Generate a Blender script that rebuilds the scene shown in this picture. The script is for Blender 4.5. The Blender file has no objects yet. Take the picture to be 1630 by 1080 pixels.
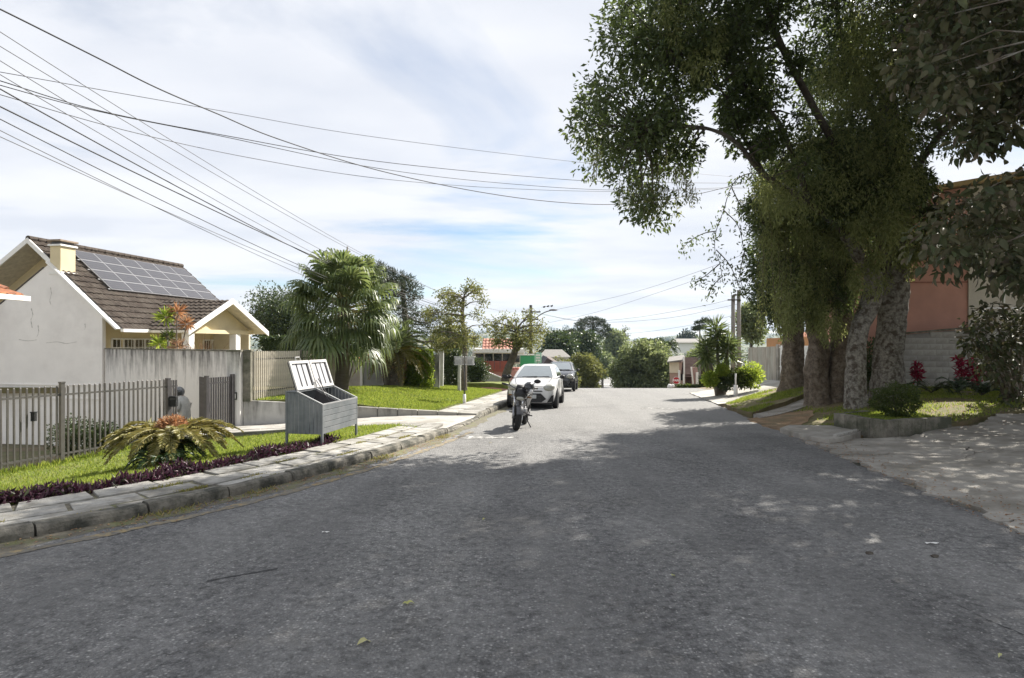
import bpy, math, random
import numpy as np
from mathutils import Vector, Matrix, Euler

SC = bpy.context.scene
COL = SC.collection

# ------------------------------------------------------------------ camera
cam_data = bpy.data.cameras.new("camera")
cam = bpy.data.objects.new("camera", cam_data)
COL.objects.link(cam)
cam.location = (0, 0, 1.65)
cam.rotation_euler = (math.radians(90.0), 0, 0)
cam_data.sensor_width = 36.0
FPX = 970.0
cam_data.lens = FPX / 1630.0 * 36.0
cam_data.shift_y = 5.0 / 1630.0
cam_data.clip_start = 0.1
cam_data.clip_end = 6000
SC.camera = cam

# ------------------------------------------------------------------ sun, sky
SUN_AZ, SUN_EL = math.radians(43), math.radians(41)      # azimuth from +Y towards +X
SC.view_settings.view_transform = 'Standard'
SC.view_settings.look = 'None'
SC.view_settings.exposure = 1.2
SC.view_settings.gamma = 1.0
SC.view_settings.use_curve_mapping = False
SC.cycles.max_bounces = 8
SC.cycles.transparent_max_bounces = 8
SC.cycles.volume_bounces = 1

sd = bpy.data.lights.new("sun", 'SUN')
sd.energy = 5.0
sd.angle = math.radians(0.5)
sd.color = (1.0, 0.945, 0.86)
sun = bpy.data.objects.new("sun", sd)
COL.objects.link(sun)
_d = Vector((math.sin(SUN_AZ) * math.cos(SUN_EL), math.cos(SUN_AZ) * math.cos(SUN_EL), math.sin(SUN_EL)))
sun.rotation_euler = (-_d).to_track_quat('-Z', 'Y').to_euler()
sun.location = (30, 20, 40)

world = bpy.data.worlds.new("World")
SC.world = world
world.use_nodes = True
wn, wl = world.node_tree.nodes, world.node_tree.links
wn.clear()


def _n(nodes, t, **k):
    n = nodes.new(t)
    for a, b in k.items():
        if a.startswith('i_'):
            n.inputs[a[2:].replace('_', ' ')].default_value = b
        else:
            setattr(n, a, b)
    return n


def build_world():
    out = wn.new('ShaderNodeOutputWorld')
    bg = wn.new('ShaderNodeBackground')
    bg.inputs['Strength'].default_value = 0.06
    sky = wn.new('ShaderNodeTexSky')
    sky.sky_type = 'NISHITA'
    sky.sun_disc = False
    sky.sun_elevation = SUN_EL
    sky.sun_rotation = SUN_AZ
    sky.altitude = 900
    sky.dust_density = 0.6
    tc = wn.new('ShaderNodeTexCoord')
    sep = wn.new('ShaderNodeSeparateXYZ')
    wl.new(tc.outputs['Generated'], sep.inputs[0])
    zc = wn.new('ShaderNodeMath'); zc.operation = 'MAXIMUM'; zc.inputs[1].default_value = 0.0
    wl.new(sep.outputs['Z'], zc.inputs[0])
    za = wn.new('ShaderNodeMath'); za.operation = 'ADD'; za.inputs[1].default_value = 0.09
    wl.new(zc.outputs[0], za.inputs[0])
    cmb = wn.new('ShaderNodeCombineXYZ')
    for ax in 'XY':
        dv = wn.new('ShaderNodeMath'); dv.operation = 'DIVIDE'
        wl.new(sep.outputs[ax], dv.inputs[0]); wl.new(za.outputs[0], dv.inputs[1])
        wl.new(dv.outputs[0], cmb.inputs[ax])
    mp = wn.new('ShaderNodeMapping')
    mp.inputs['Rotation'].default_value = (0, 0, 0.35)
    mp.inputs['Scale'].default_value = (0.40, 0.62, 1)
    mp.inputs['Location'].default_value = (8.2, 2.9, 0)
    wl.new(cmb.outputs[0], mp.inputs[0])
    n1 = wn.new('ShaderNodeTexNoise'); n1.inputs['Scale'].default_value = 1.0
    n1.inputs['Detail'].default_value = 8; n1.inputs['Roughness'].default_value = 0.55
    n1.inputs['Distortion'].default_value = 0.6
    wl.new(mp.outputs[0], n1.inputs['Vector'])
    r1 = wn.new('ShaderNodeValToRGB')
    r1.color_ramp.elements[0].position = 0.31; r1.color_ramp.elements[0].color = (0, 0, 0, 1)
    r1.color_ramp.elements[1].position = 0.47; r1.color_ramp.elements[1].color = (1, 1, 1, 1)
    wl.new(n1.outputs['Fac'], r1.inputs[0])
    n2 = wn.new('ShaderNodeTexNoise'); n2.inputs['Scale'].default_value = 2.1
    n2.inputs['Detail'].default_value = 6; n2.inputs['Roughness'].default_value = 0.5
    wl.new(mp.outputs[0], n2.inputs['Vector'])
    r2 = wn.new('ShaderNodeValToRGB')
    r2.color_ramp.elements[0].position = 0.36; r2.color_ramp.elements[0].color = (6.0, 6.25, 6.85, 1)
    r2.color_ramp.elements[1].position = 0.62; r2.color_ramp.elements[1].color = (7.3, 7.4, 7.7, 1)
    wl.new(n2.outputs['Fac'], r2.inputs[0])
    mf = wn.new('ShaderNodeMath'); mf.operation = 'MULTIPLY'; mf.inputs[1].default_value = 0.95
    wl.new(r1.outputs[0], mf.inputs[0])
    mix = wn.new('ShaderNodeMix'); mix.data_type = 'RGBA'
    wl.new(mf.outputs[0], mix.inputs[0])
    wl.new(sky.outputs[0], mix.inputs[6]); wl.new(r2.outputs[0], mix.inputs[7])
    wl.new(mix.outputs[2], bg.inputs['Color'])
    wl.new(bg.outputs[0], out.inputs[0])


build_world()

# ------------------------------------------------------------------ helpers
rnd = random.Random(11)
rng = np.random.default_rng(11)
ORG = {}


def at(u, v, d):
    """world point seen at photo pixel (u, v) at d metres ahead of the camera"""
    return Vector(((u - 815.0) / FPX * d, d, 1.65 + (545.0 - v) / FPX * d))


def tag(o, label=None, cat=None, group=None, kind=None):
    if label: o['label'] = label
    if cat: o['category'] = cat
    if group: o['group'] = group
    if kind: o['kind'] = kind
    return o


def thing(name, label, cat, loc=(0, 0, 0), rotz=0.0, group=None):
    o = bpy.data.objects.new(name, None)
    o.empty_display_size = 0.2
    COL.objects.link(o)
    o.location = loc
    o.rotation_euler = (0, 0, rotz)
    ORG[o.name] = Vector(loc)
    return tag(o, label, cat, group)


def org(o):
    return ORG.get(o.name, Vector((0, 0, 0))) if o is not None else Vector((0, 0, 0))


class MB:
    def __init__(s):
        s.v, s.f, s.m = [], [], []

    def add(s, vs, fs, m=0):
        n = len(s.v)
        s.v += [tuple(p) for p in vs]
        s.f += [tuple(i + n for i in f) for f in fs]
        s.m += [m] * len(fs)
        return s

    def box(s, c, d, rot=None, m=0):
        hx, hy, hz = d[0] / 2, d[1] / 2, d[2] / 2
        p = [Vector((x, y, z)) for x in (-hx, hx) for y in (-hy, hy) for z in (-hz, hz)]
        if rot is not None:
            mt = rot if isinstance(rot, Matrix) else Euler(rot).to_matrix()
            p = [mt @ q for q in p]
        c = Vector(c)
        p = [q + c for q in p]
        return s.add(p, [(0, 1, 3, 2), (4, 6, 7, 5), (0, 4, 5, 1), (2, 3, 7, 6), (0, 2, 6, 4), (1, 5, 7, 3)], m)

    def bar(s, a, b, w, h, up=(0, 0, 1), m=0):
        """rectangular bar from a to b; w across, h along 'up'"""
        a, b = Vector(a), Vector(b)
        t = (b - a).normalized()
        up = Vector(up)
        x = t.cross(up)
        if x.length < 1e-5: x = t.cross(Vector((1, 0, 0)))
        x.normalize()
        y = x.cross(t).normalized()
        p = []
        for q in (a, b):
            for i, j in ((-1, -1), (1, -1), (1, 1), (-1, 1)):
                p.append(q + x * (w / 2 * i) + y * (h / 2 * j))
        return s.add(p, [(0, 3, 2, 1), (4, 5, 6, 7), (0, 1, 5, 4), (1, 2, 6, 5), (2, 3, 7, 6), (3, 0, 4, 7)], m)

    def tube(s, pts, rad, n=8, m=0, cap=True, wob=0.0, r=None):
        pts = [Vector(p) for p in pts]
        if not isinstance(rad, (list, tuple)): rad = [rad] * len(pts)
        rr = r or rnd
        t0 = (pts[1] - pts[0]).normalized()
        ref = Vector((0, 0, 1)) if abs(t0.z) < 0.9 else Vector((1, 0, 0))
        x = t0.cross(ref).normalized()
        vs, fs = [], []
        for i, p in enumerate(pts):
            if i == 0: t = pts[1] - pts[0]
            elif i == len(pts) - 1: t = pts[-1] - pts[-2]
            else: t = pts[i + 1] - pts[i - 1]
            t.normalize()
            x = (x - t * x.dot(t))
            if x.length < 1e-6: x = t.orthogonal()
            x.normalize()
            y = t.cross(x)
            for k in range(n):
                a = 2 * math.pi * k / n
                q = rad[i] * (1 + (rr.uniform(-wob, wob) if wob else 0))
                vs.append(p + (x * math.cos(a) + y * math.sin(a)) * q)
        for i in range(len(pts) - 1):
            for k in range(n):
                a, b = i * n + k, i * n + (k + 1) % n
                fs.append((a, b, b + n, a + n))
        if cap:
            fs.append(tuple(range(n - 1, -1, -1)))
            L = (len(pts) - 1) * n
            fs.append(tuple(L + k for k in range(n)))
        return s.add(vs, fs, m)

    def prism(s, poly, vec, m=0):
        n = len(poly)
        vec = Vector(vec)
        p = [Vector(q) for q in poly]
        vs = p + [q + vec for q in p]
        fs = [tuple(range(n)), tuple(range(2 * n - 1, n - 1, -1))]
        fs += [(i, i + n, (i + 1) % n + n, (i + 1) % n) for i in range(n)]
        return s.add(vs, fs, m)

    def grid(s, rows, m=0, flip=False):
        nr, nc = len(rows), len(rows[0])
        vs = [p for r in rows for p in r]
        fs = []
        for i in range(nr - 1):
            for j in range(nc - 1):
                a = i * nc + j
                f = (a, a + 1, a + nc + 1, a + nc)
                fs.append(f[::-1] if flip else f)
        return s.add(vs, fs, m)

    def lathe(s, prof, c=(0, 0, 0), n=16, mt=None, m=0):
        """prof: (radius, height) along local z"""
        vs, fs = [], []
        c = Vector(c)
        for r, h in prof:
            for k in range(n):
                a = 2 * math.pi * k / n
                p = Vector((r * math.cos(a), r * math.sin(a), h))
                if mt is not None: p = mt @ p
                vs.append(p + c)
        for i in range(len(prof) - 1):
            for k in range(n):
                a, b = i * n + k, i * n + (k + 1) % n
                fs.append((a, b, b + n, a + n))
        return s.add(vs, fs, m)

    def ball(s, c, r, nu=12, nv=8, m=0, wob=0.0, mt=None):
        if not isinstance(r, (list, tuple)): r = (r, r, r)
        c = Vector(c)
        vs, fs = [], []
        for i in range(nv + 1):
            th = math.pi * i / nv
            for k in range(nu):
                a = 2 * math.pi * k / nu
                w = 1 + (rnd.uniform(-wob, wob) if wob else 0)
                p = Vector((r[0] * math.sin(th) * math.cos(a) * w, r[1] * math.sin(th) * math.sin(a) * w, r[2] * math.cos(th) * w))
                if mt is not None: p = mt @ p
                vs.append(p + c)
        for i in range(nv):
            for k in range(nu):
                a, b = i * nu + k, i * nu + (k + 1) % nu
                fs.append((a, a + nu, b + nu, b))
        return s.add(vs, fs, m)

    def obj(s, name, mats, parent=None, smooth=False, bevel=0.0, local=False):
        o0 = Vector((0, 0, 0)) if local else org(parent)
        me = bpy.data.meshes.new(name)
        me.from_pydata([(p[0] - o0.x, p[1] - o0.y, p[2] - o0.z) for p in s.v], [], s.f)
        if not isinstance(mats, (list, tuple)): mats = [mats]
        for mt in mats: me.materials.append(mt)
        if len(mats) > 1: me.polygons.foreach_set('material_index', s.m)
        if smooth: me.polygons.foreach_set('use_smooth', [True] * len(me.polygons))
        me.update()
        o = bpy.data.objects.new(name, me)
        COL.objects.link(o)
        if parent is not None:
            o.parent = parent
            if not local: ORG[o.name] = o0
        if bevel:
            b = o.modifiers.new('bevel', 'BEVEL')
            b.width = bevel; b.segments = 2; b.limit_method = 'ANGLE'
        return o


def one(name, mb, mats, label, cat, group=None, smooth=False, bevel=0.0):
    """a thing that is a single mesh, its origin at the centre of its foot"""
    xs = np.array(mb.v)
    c = Vector(((xs[:, 0].min() + xs[:, 0].max()) / 2, (xs[:, 1].min() + xs[:, 1].max()) / 2, xs[:, 2].min()))
    mb.v = [(p[0] - c.x, p[1] - c.y, p[2] - c.z) for p in mb.v]
    o = mb.obj(name, mats, None, smooth, bevel)
    o.location = c
    ORG[o.name] = c
    return tag(o, label, cat, group)


def struct(name, mb, mats, parent=None, smooth=False, bevel=0.0):
    o = mb.obj(name, mats, parent, smooth, bevel)
    if parent is None: o['kind'] = 'structure'
    return o


def mesh_np(name, V, F, mats, parent=None, midx=None, smooth=False, local=False):
    o0 = Vector((0, 0, 0)) if local else org(parent)
    V = np.asarray(V, dtype=np.float32) - np.array((o0.x, o0.y, o0.z), dtype=np.float32)
    F = np.asarray(F, dtype=np.int32)
    me = bpy.data.meshes.new(name)
    k = F.shape[1]
    me.vertices.add(len(V)); me.vertices.foreach_set('co', V.ravel())
    me.loops.add(F.size); me.loops.foreach_set('vertex_index', F.ravel())
    me.polygons.add(len(F))
    me.polygons.foreach_set('loop_start', np.arange(0, F.size, k, dtype=np.int32))
    if not isinstance(mats, (list, tuple)): mats = [mats]
    for mt in mats: me.materials.append(mt)
    if midx is not None: me.polygons.foreach_set('material_index', np.asarray(midx, dtype=np.int32))
    if smooth: me.polygons.foreach_set('use_smooth', np.ones(len(F), dtype=bool))
    me.update(calc_edges=True)
    me.validate()
    o = bpy.data.objects.new(name, me)
    COL.objects.link(o)
    if parent is not None:
        o.parent = parent
        if not local: ORG[o.name] = o0
    return o


def unit(a):
    return a / np.maximum(np.linalg.norm(a, axis=-1, keepdims=True), 1e-9)


def leaf_geo(P, D, L, W, fold=0.25, nrm=None):
    """folded diamond leaves: base P, direction D, length L, width W"""
    N = len(P)
    D = unit(D)
    if nrm is None: nrm = rng.normal(size=(N, 3)) + np.array((0, 0, 0.7))
    S = unit(np.cross(D, nrm))
    U = np.cross(S, D)
    L = np.broadcast_to(np.asarray(L, dtype=float), (N,))[:, None]
    W = np.broadcast_to(np.asarray(W, dtype=float), (N,))[:, None]
    mid = P + D * L * 0.42 + U * W * fold
    V = np.stack([P, mid + S * W / 2, P + D * L - U * L * 0.12, mid - S * W / 2], 1).reshape(-1, 3)
    b = np.arange(N)[:, None] * 4
    F = np.concatenate([b + np.array([[0, 1, 2]]), b + np.array([[0, 2, 3]])], 1).reshape(-1, 3)
    return V, F


def leaves(name, P, D, L, W, mat, parent=None, fold=0.25, nrm=None):
    V, F = leaf_geo(np.asarray(P, float), np.asarray(D, float), L, W, fold, nrm)
    return mesh_np(name, V, F, mat, parent)


def template_leaves(name, P, D, L, mat, parent, width=.5):
    """curved twelve-facet leaves, one per point"""
    n = len(P); D = unit(np.asarray(D, float)); P = np.asarray(P, float)
    S = unit(np.cross(D, rng.normal(size=(n, 3)) + np.array((0, 0, 1.2)))); U = np.cross(S, D)
    prof = ((0, 0), (.22, .72), (.48, 1.), (.75, .74), (1., 0))
    V = []
    for t, w in prof:
        for sgn in (-1, 0, 1):
            V.append(P + D * (L * t)[:, None] + S * (sgn * w * width * .5 * L)[:, None] + U * (-.22 * L * t * t + abs(sgn) * w * .08 * L)[:, None])
    V = np.stack(V, 1).reshape(-1, 3)
    f = []
    for i in range(4):
        a = i * 3
        f += [(a, a + 1, a + 4), (a, a + 4, a + 3), (a + 1, a + 2, a + 5), (a + 1, a + 5, a + 4)]
    F = (np.arange(n)[:, None, None] * 15 + np.array(f)[None]).reshape(-1, 3)
    return mesh_np(name, V, F, mat, parent, smooth=True)


def trunk_rows(mb, pts, rad, n=22, lump=.10, flare=.0, seed=0):
    """bark-covered stem: rings with lobes, bulges and a root flare"""
    pts = [Vector(p) for p in pts]
    rows = []
    L = 0.0
    for i, p in enumerate(pts):
        if i: L += (p - pts[i - 1]).length
        t = (pts[min(i + 1, len(pts) - 1)] - pts[max(i - 1, 0)]).normalized()
        x = t.cross(Vector((0, 1, 0))).normalized(); y = t.cross(x)
        row = []
        for k in range(n + 1):
            a = 2 * math.pi * (k % n) / n
            w = 1 + lump * (.8 * math.sin(3 * a + 1.1 * L + seed) + .55 * math.sin(5 * a - 1.9 * L + 2 * seed) + .45 * math.sin(8 * a + 3.7 * L) + .5 * math.sin(2 * a + 5.3 * L + seed) * math.sin(6.1 * L)) + random.Random(seed * 999 + i * 31 + k % n).uniform(-.035, .035)
            w += flare * math.exp(-L / .28) * (1 + .6 * math.sin(4 * a + seed))
            row.append(p + (x * math.cos(a) + y * math.sin(a)) * rad[i] * w)
        rows.append(row)
    mb.grid(rows)
    return mb


def in_ball(n, shell=0.5):
    d = unit(rng.normal(size=(n, 3)))
    return d * (rng.random((n, 1)) ** shell)


def clump_points(centers, radii, per):
    """leaf bases and outward directions around clump centres"""
    C = np.repeat(np.asarray(centers, float), per, 0)
    Rr = np.repeat(np.asarray(radii, float), per, 0)
    q = in_ball(len(C), 0.45)
    if Rr.ndim == 1: Rr = Rr[:, None]
    P = C + q * Rr
    D = unit(q + rng.normal(size=q.shape) * 0.6 + np.array((0, 0, -0.25)))
    return P, D


def in_poly(poly, n, r=None):
    """n random points in an image polygon"""
    r = r or rnd
    xs = [p[0] for p in poly]; ys = [p[1] for p in poly]
    out = []
    while len(out) < n:
        x, y = r.uniform(min(xs), max(xs)), r.uniform(min(ys), max(ys))
        c = False
        j = len(poly) - 1
        for i in range(len(poly)):
            xi, yi = poly[i]; xj, yj = poly[j]
            if (yi > y) != (yj > y) and x < (xj - xi) * (y - yi) / (yj - yi) + xi: c = not c
            j = i
        if c: out.append((x, y))
    return out


def smooth_path(pts, n=6):
    """Catmull-Rom through 3-D points"""
    P = [Vector(p) for p in pts]
    P = [P[0] * 2 - P[1]] + P + [P[-1] * 2 - P[-2]]
    out = []
    for i in range(1, len(P) - 2):
        for k in range(n):
            t = k / n
            a, b, c, d = P[i - 1], P[i], P[i + 1], P[i + 2]
            out.append(0.5 * ((2 * b) + (c - a) * t + (2 * a - 5 * b + 4 * c - d) * t * t + (3 * b - a - 3 * c + d) * t ** 3))
    out.append(P[-2])
    return out


# ------------------------------------------------------------------ materials
MATS = {}


def mat_new(name):
    m = bpy.data.materials.new(name)
    m.use_nodes = True
    nt = m.node_tree
    return m, nt.nodes, nt.links, nt.nodes['Principled BSDF']


def M(name, col, rough=0.8, var=0.18, scale=6.0, bump=0.15, bscale=60.0, metal=0.0, spec=0.3, col2=None, c2pos=(0.45, 0.62),
      stretch=(1, 1, 1), coat=0.0, perobj=0.0, coord='Object', detail=6):
    """noise-varied surface: fine mottling of col, optional patches of col2, noise bump"""
    m, N, Lk, b = mat_new(name)
    tc = N.new('ShaderNodeTexCoord')
    mp = N.new('ShaderNodeMapping'); mp.inputs['Scale'].default_value = stretch
    Lk.new(tc.outputs[coord], mp.inputs[0])
    n1 = N.new('ShaderNodeTexNoise'); n1.inputs['Scale'].default_value = scale
    n1.inputs['Detail'].default_value = detail; n1.inputs['Roughness'].default_value = 0.62
    Lk.new(mp.outputs[0], n1.inputs['Vector'])
    r = N.new('ShaderNodeValToRGB')
    e = r.color_ramp.elements
    e[0].position, e[1].position = 0.3, 0.7
    e[0].color = (*[c * (1 - var) for c in col], 1)
    e[1].color = (*[min(1, c * (1 + var)) for c in col], 1)
    Lk.new(n1.outputs['Fac'], r.inputs[0])
    src = r.outputs[0]
    if col2 is not None:
        n2 = N.new('ShaderNodeTexNoise'); n2.inputs['Scale'].default_value = scale * 0.43
        n2.inputs['Detail'].default_value = 9; n2.inputs['Roughness'].default_value = 0.66
        Lk.new(mp.outputs[0], n2.inputs['Vector'])
        r2 = N.new('ShaderNodeValToRGB')
        r2.color_ramp.elements[0].position, r2.color_ramp.elements[1].position = c2pos
        Lk.new(n2.outputs['Fac'], r2.inputs[0])
        mx = N.new('ShaderNodeMix'); mx.data_type = 'RGBA'
        Lk.new(r2.outputs[0], mx.inputs[0]); Lk.new(src, mx.inputs[6]); mx.inputs[7].default_value = (*col2, 1)
        src = mx.outputs[2]
    if perobj:
        oi = N.new('ShaderNodeObjectInfo')
        mr = N.new('ShaderNodeMapRange'); mr.inputs['To Min'].default_value = 1 - perobj; mr.inputs['To Max'].default_value = 1 + perobj
        Lk.new(oi.outputs['Random'], mr.inputs[0])
        hs = N.new('ShaderNodeHueSaturation')
        Lk.new(mr.outputs[0], hs.inputs['Value']); Lk.new(src, hs.inputs['Color'])
        src = hs.outputs[0]
    Lk.new(src, b.inputs['Base Color'])
    b.inputs['Roughness'].default_value = rough
    b.inputs['Metallic'].default_value = metal
    b.inputs['Specular IOR Level'].default_value = spec
    if coat: b.inputs['Coat Weight'].default_value = coat; b.inputs['Coat Roughness'].default_value = 0.04
    if bump:
        nb = N.new('ShaderNodeTexNoise'); nb.inputs['Scale'].default_value = bscale; nb.inputs['Detail'].default_value = 5
        Lk.new(mp.outputs[0], nb.inputs['Vector'])
        bp = N.new('ShaderNodeBump'); bp.inputs['Strength'].default_value = bump; bp.inputs['Distance'].default_value = 0.02
        Lk.new(nb.outputs['Fac'], bp.inputs['Height']); Lk.new(bp.outputs[0], b.inputs['Normal'])
    MATS[name] = m
    return m


def leaf_mat(name, cols, trans=0.35, rough=0.5, spec=0.35):
    """per-leaf colour spread, light passing through the blade"""
    m, N, Lk, b = mat_new(name)
    g = N.new('ShaderNodeNewGeometry')
    r = N.new('ShaderNodeValToRGB')
    e = r.color_ramp.elements
    while len(e) < len(cols): e.new(0.5)
    for i, c in enumerate(cols):
        e[i].position = i / max(1, len(cols) - 1)
        e[i].color = (*c, 1)
    Lk.new(g.outputs['Random Per Island'], r.inputs[0])
    Lk.new(r.outputs[0], b.inputs['Base Color'])
    b.inputs['Roughness'].default_value = rough
    b.inputs['Specular IOR Level'].default_value = spec
    t = N.new('ShaderNodeBsdfTranslucent')
    hs = N.new('ShaderNodeHueSaturation'); hs.inputs['Value'].default_value = 1.5; hs.inputs['Saturation'].default_value = 1.1
    hs.inputs['Hue'].default_value = 0.485
    Lk.new(r.outputs[0], hs.inputs['Color']); Lk.new(hs.outputs[0], t.inputs['Color'])
    mx = N.new('ShaderNodeMixShader'); mx.inputs[0].default_value = trans
    Lk.new(b.outputs[0], mx.inputs[1]); Lk.new(t.outputs[0], mx.inputs[2])
    Lk.new(mx.outputs[0], N['Material Output'].inputs['Surface'])
    MATS[name] = m
    return m


def plain(name, col, rough=0.5, metal=0.0, spec=0.4, coat=0.0):
    return M(name, col, rough, var=0.06, scale=9, bump=0.0, metal=metal, spec=spec, coat=coat)
# ------------------------------------------------------------------ terrain
KP = [(-14, -2.2), (-10.6, 0.2), (-8.2, 1.95), (-6.2, 3.75), (-4.59, 5.46), (-3.51, 7.02), (-2.78, 8.7), (-2.2, 10.4), (-1.41, 13.56), (-0.717, 18), (1.155, 30), (2.72, 40)]
_kp = np.array([tuple(p)[:2] for p in smooth_path([(x, y, 0) for x, y in KP], 14)])
_kY = np.concatenate([_kp[:, 1], [700.0]]); _kX = np.concatenate([_kp[:, 0], [-3.525 + 0.156 * 700]])
_ks = np.concatenate([[0], np.cumsum(np.hypot(np.diff(_kp[:, 0]), np.diff(_kp[:, 1])))])

_zy = np.array([-80, 31, 34, 40, 50, 110, 168, 300, 566, 900, 1200, 2600], float)
_zz = np.array([2.2, -.862, -.97, -1.36, -2.2, -7.05, -11.7, -15, -21.6, -23, -20, -20], float)
_tY = np.arange(-80, 2600, 0.5)
_tz = np.interp(_tY, _zy, _zz)
_k = np.hanning(9); _k /= _k.sum()
_tz = np.convolve(np.pad(_tz, 4, mode='edge'), _k, 'valid')


def zr(Y): return np.interp(Y, _tY, _tz)
def eX(Y):
    Y = np.asarray(Y, float)
    return np.where(Y < -2.2, -14 + (Y + 2.2) * 1.42, np.interp(Y, _kY, _kX))
def rX(Y): return 3.97 + 0.156 * np.asarray(Y, float)
def ss(a, b, x):
    t = np.clip((np.asarray(x, float) - a) / (b - a), 0, 1)
    return t * t * (3 - 2 * t)


_cY = np.array([-3, 2, 4, 6, 8, 10, 12, 14, 60]); _cC = np.array([.6, .66, .76, .83, .88, .95, .97, .99, .99])


def lawn_z(u, Y):
    top = np.interp(Y, [17, 22, 30, 40], [.05, .0, -.45, -1.0])
    side = zr(Y) + .13
    return side + (top - side) * ss(1.3, 5.5, u)


def G(X, Y):
    X = np.asarray(X, float); Y = np.asarray(Y, float)
    u = (eX(Y) - X) * np.interp(Y, _cY, _cC)
    v = X - rX(Y)
    A = np.interp(Y, [2, 8, 12, 16, 17.6, 30], [.5, .52, .44, .2, .2, .2])
    left = -ss(1.5, 6.3, u) * A - ss(6.7, 10.5, u) * 1.4 * (1 - ss(40, 90, Y))
    near = ss(12, 16.5, Y)
    rise = .26 * ss(0, 6, v) * (1 - near) + near * np.interp(Y, [16, 22, 30, 45], [.62, .72, .66, .2]) * ss(.2, 5, v)
    far = ss(150, 500, Y) * (6 * np.sin(X * .011 + Y * .004) + 5 * np.sin(X * .023 - Y * .006 + 1)) * ss(10, 80, np.abs(X - (.22 + .156 * Y)))
    hill = ss(900, 1700, Y) * (38 + 9 * np.sin(X * .0052 + 1.9) + 5 * np.sin(X * .013 + .4))
    return zr(Y) + np.where(u > 0, left, 0) + np.where(v > 0, rise, 0) + far + hill


def g1(X, Y): return float(G(X, Y))
def gp(X, Y, dz=0.0): return Vector((X, Y, float(G(X, Y)) + dz))


def kerb_at(s):
    x, y = np.interp(s, _ks, _kp[:, 0]), np.interp(s, _ks, _kp[:, 1])
    a, b = np.interp(s + .1, _ks, _kp[:, 0]), np.interp(s + .1, _ks, _kp[:, 1])
    t = Vector((a - x, b - y, 0)).normalized()
    return Vector((x, y, 0)), t, Vector((-t.y, t.x, 0))     # point, forward, left


def kerb_pt(s, u, dz=0.0):
    p, t, l = kerb_at(s)
    q = p + l * u
    return Vector((q.x, q.y, float(zr(q.y)) + dz))


def s_of(Y): return float(np.interp(Y, _kp[:, 1], _ks))


from mathutils.geometry import delaunay_2d_cdt


def inside(poly, X, Y):
    c = np.zeros(np.shape(X), bool)
    j = len(poly) - 1
    for i in range(len(poly)):
        xi, yi = poly[i]; xj, yj = poly[j]
        if yi != yj:
            c ^= ((yi > Y) != (yj > Y)) & (X < (xj - xi) * (Y - yi) / (yj - yi) + xi)
        j = i
    return c


def sheet(name, poly, zf, mat, res=0.4, parent=None, kind='structure', edge_noise=0.0, skirt=.22):
    """ground sheet inside poly; zf(X, Y) gives its height"""
    bp = []
    for i in range(len(poly)):
        a, b = Vector(poly[i]), Vector(poly[(i + 1) % len(poly)])
        n = max(1, int((b - a).length / res))
        for k in range(n):
            p = a + (b - a) * k / n
            if edge_noise and k: p = p + Vector((math.sin(p.x * 5.1 + p.y * 3.7) + math.sin(p.x * 11.3 - p.y * 8.9), math.cos(p.x * 6.3 - p.y * 4.9))) * edge_noise
            bp.append(p)
    xs = [p.x for p in bp]; ys = [p.y for p in bp]
    gx, gy = np.meshgrid(np.arange(min(xs), max(xs), res), np.arange(min(ys), max(ys), res))
    gx = gx.ravel() + rng.uniform(-.1, .1, gx.size) * res; gy = gy.ravel() + rng.uniform(-.1, .1, gy.size) * res
    ins = inside([(p.x, p.y) for p in bp], gx, gy)
    pts = bp + [Vector((a, b)) for a, b in zip(gx[ins], gy[ins])]
    nb = len(bp)
    r = delaunay_2d_cdt(pts, [(i, (i + 1) % nb) for i in range(nb)], [], 1, 1e-4)
    P = np.array([(p.x, p.y) for p in r[0]])
    Z = zf(P[:, 0], P[:, 1])
    F = [f for f in r[2] if len(f) == 3]
    B = [k for k in range(len(P)) if k < nb]
    Vt = np.column_stack([P, Z]); m = len(Vt)
    Vs = np.column_stack([P[:nb], Z[:nb] - skirt])
    Fs = []
    for k in range(nb):
        a, b_ = k, (k + 1) % nb
        Fs += [(a, b_, m + b_), (a, m + b_, m + a)]
    o = mesh_np(name, np.concatenate([Vt, Vs]), list(F) + Fs, mat, parent, smooth=False)
    sm_ = np.array([True] * len(F) + [False] * len(Fs)); 
    if len(o.data.polygons) == len(sm_): o.data.polygons.foreach_set('use_smooth', sm_)
    if parent is None: o['kind'] = kind
    return o


def scatter(poly, n):
    xs = [p[0] for p in poly]; ys = [p[1] for p in poly]
    X = rng.uniform(min(xs), max(xs), n * 3); Y = rng.uniform(min(ys), max(ys), n * 3)
    k = inside(poly, X, Y)
    return X[k][:n], Y[k][:n]


def blades(name, X, Y, Z, h, w, mat, lean=0.5, parent=None):
    """grass: one bent blade of two triangles per point"""
    n = len(X)
    a = rng.uniform(0, 2 * math.pi, n)
    D = np.column_stack([np.cos(a) * lean, np.sin(a) * lean, np.ones(n)]) * rng.uniform(.6, 1.0, (n, 1))
    h = np.broadcast_to(h, (n,)) * rng.uniform(.45, 1.15, n)
    P = np.column_stack([X, Y, Z - .01])
    o = leaves(name, P, D, h, w, mat, parent, fold=.1, nrm=rng.normal(size=(n, 3)))
    if parent is None: o['kind'] = 'stuff'
    return o


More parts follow.
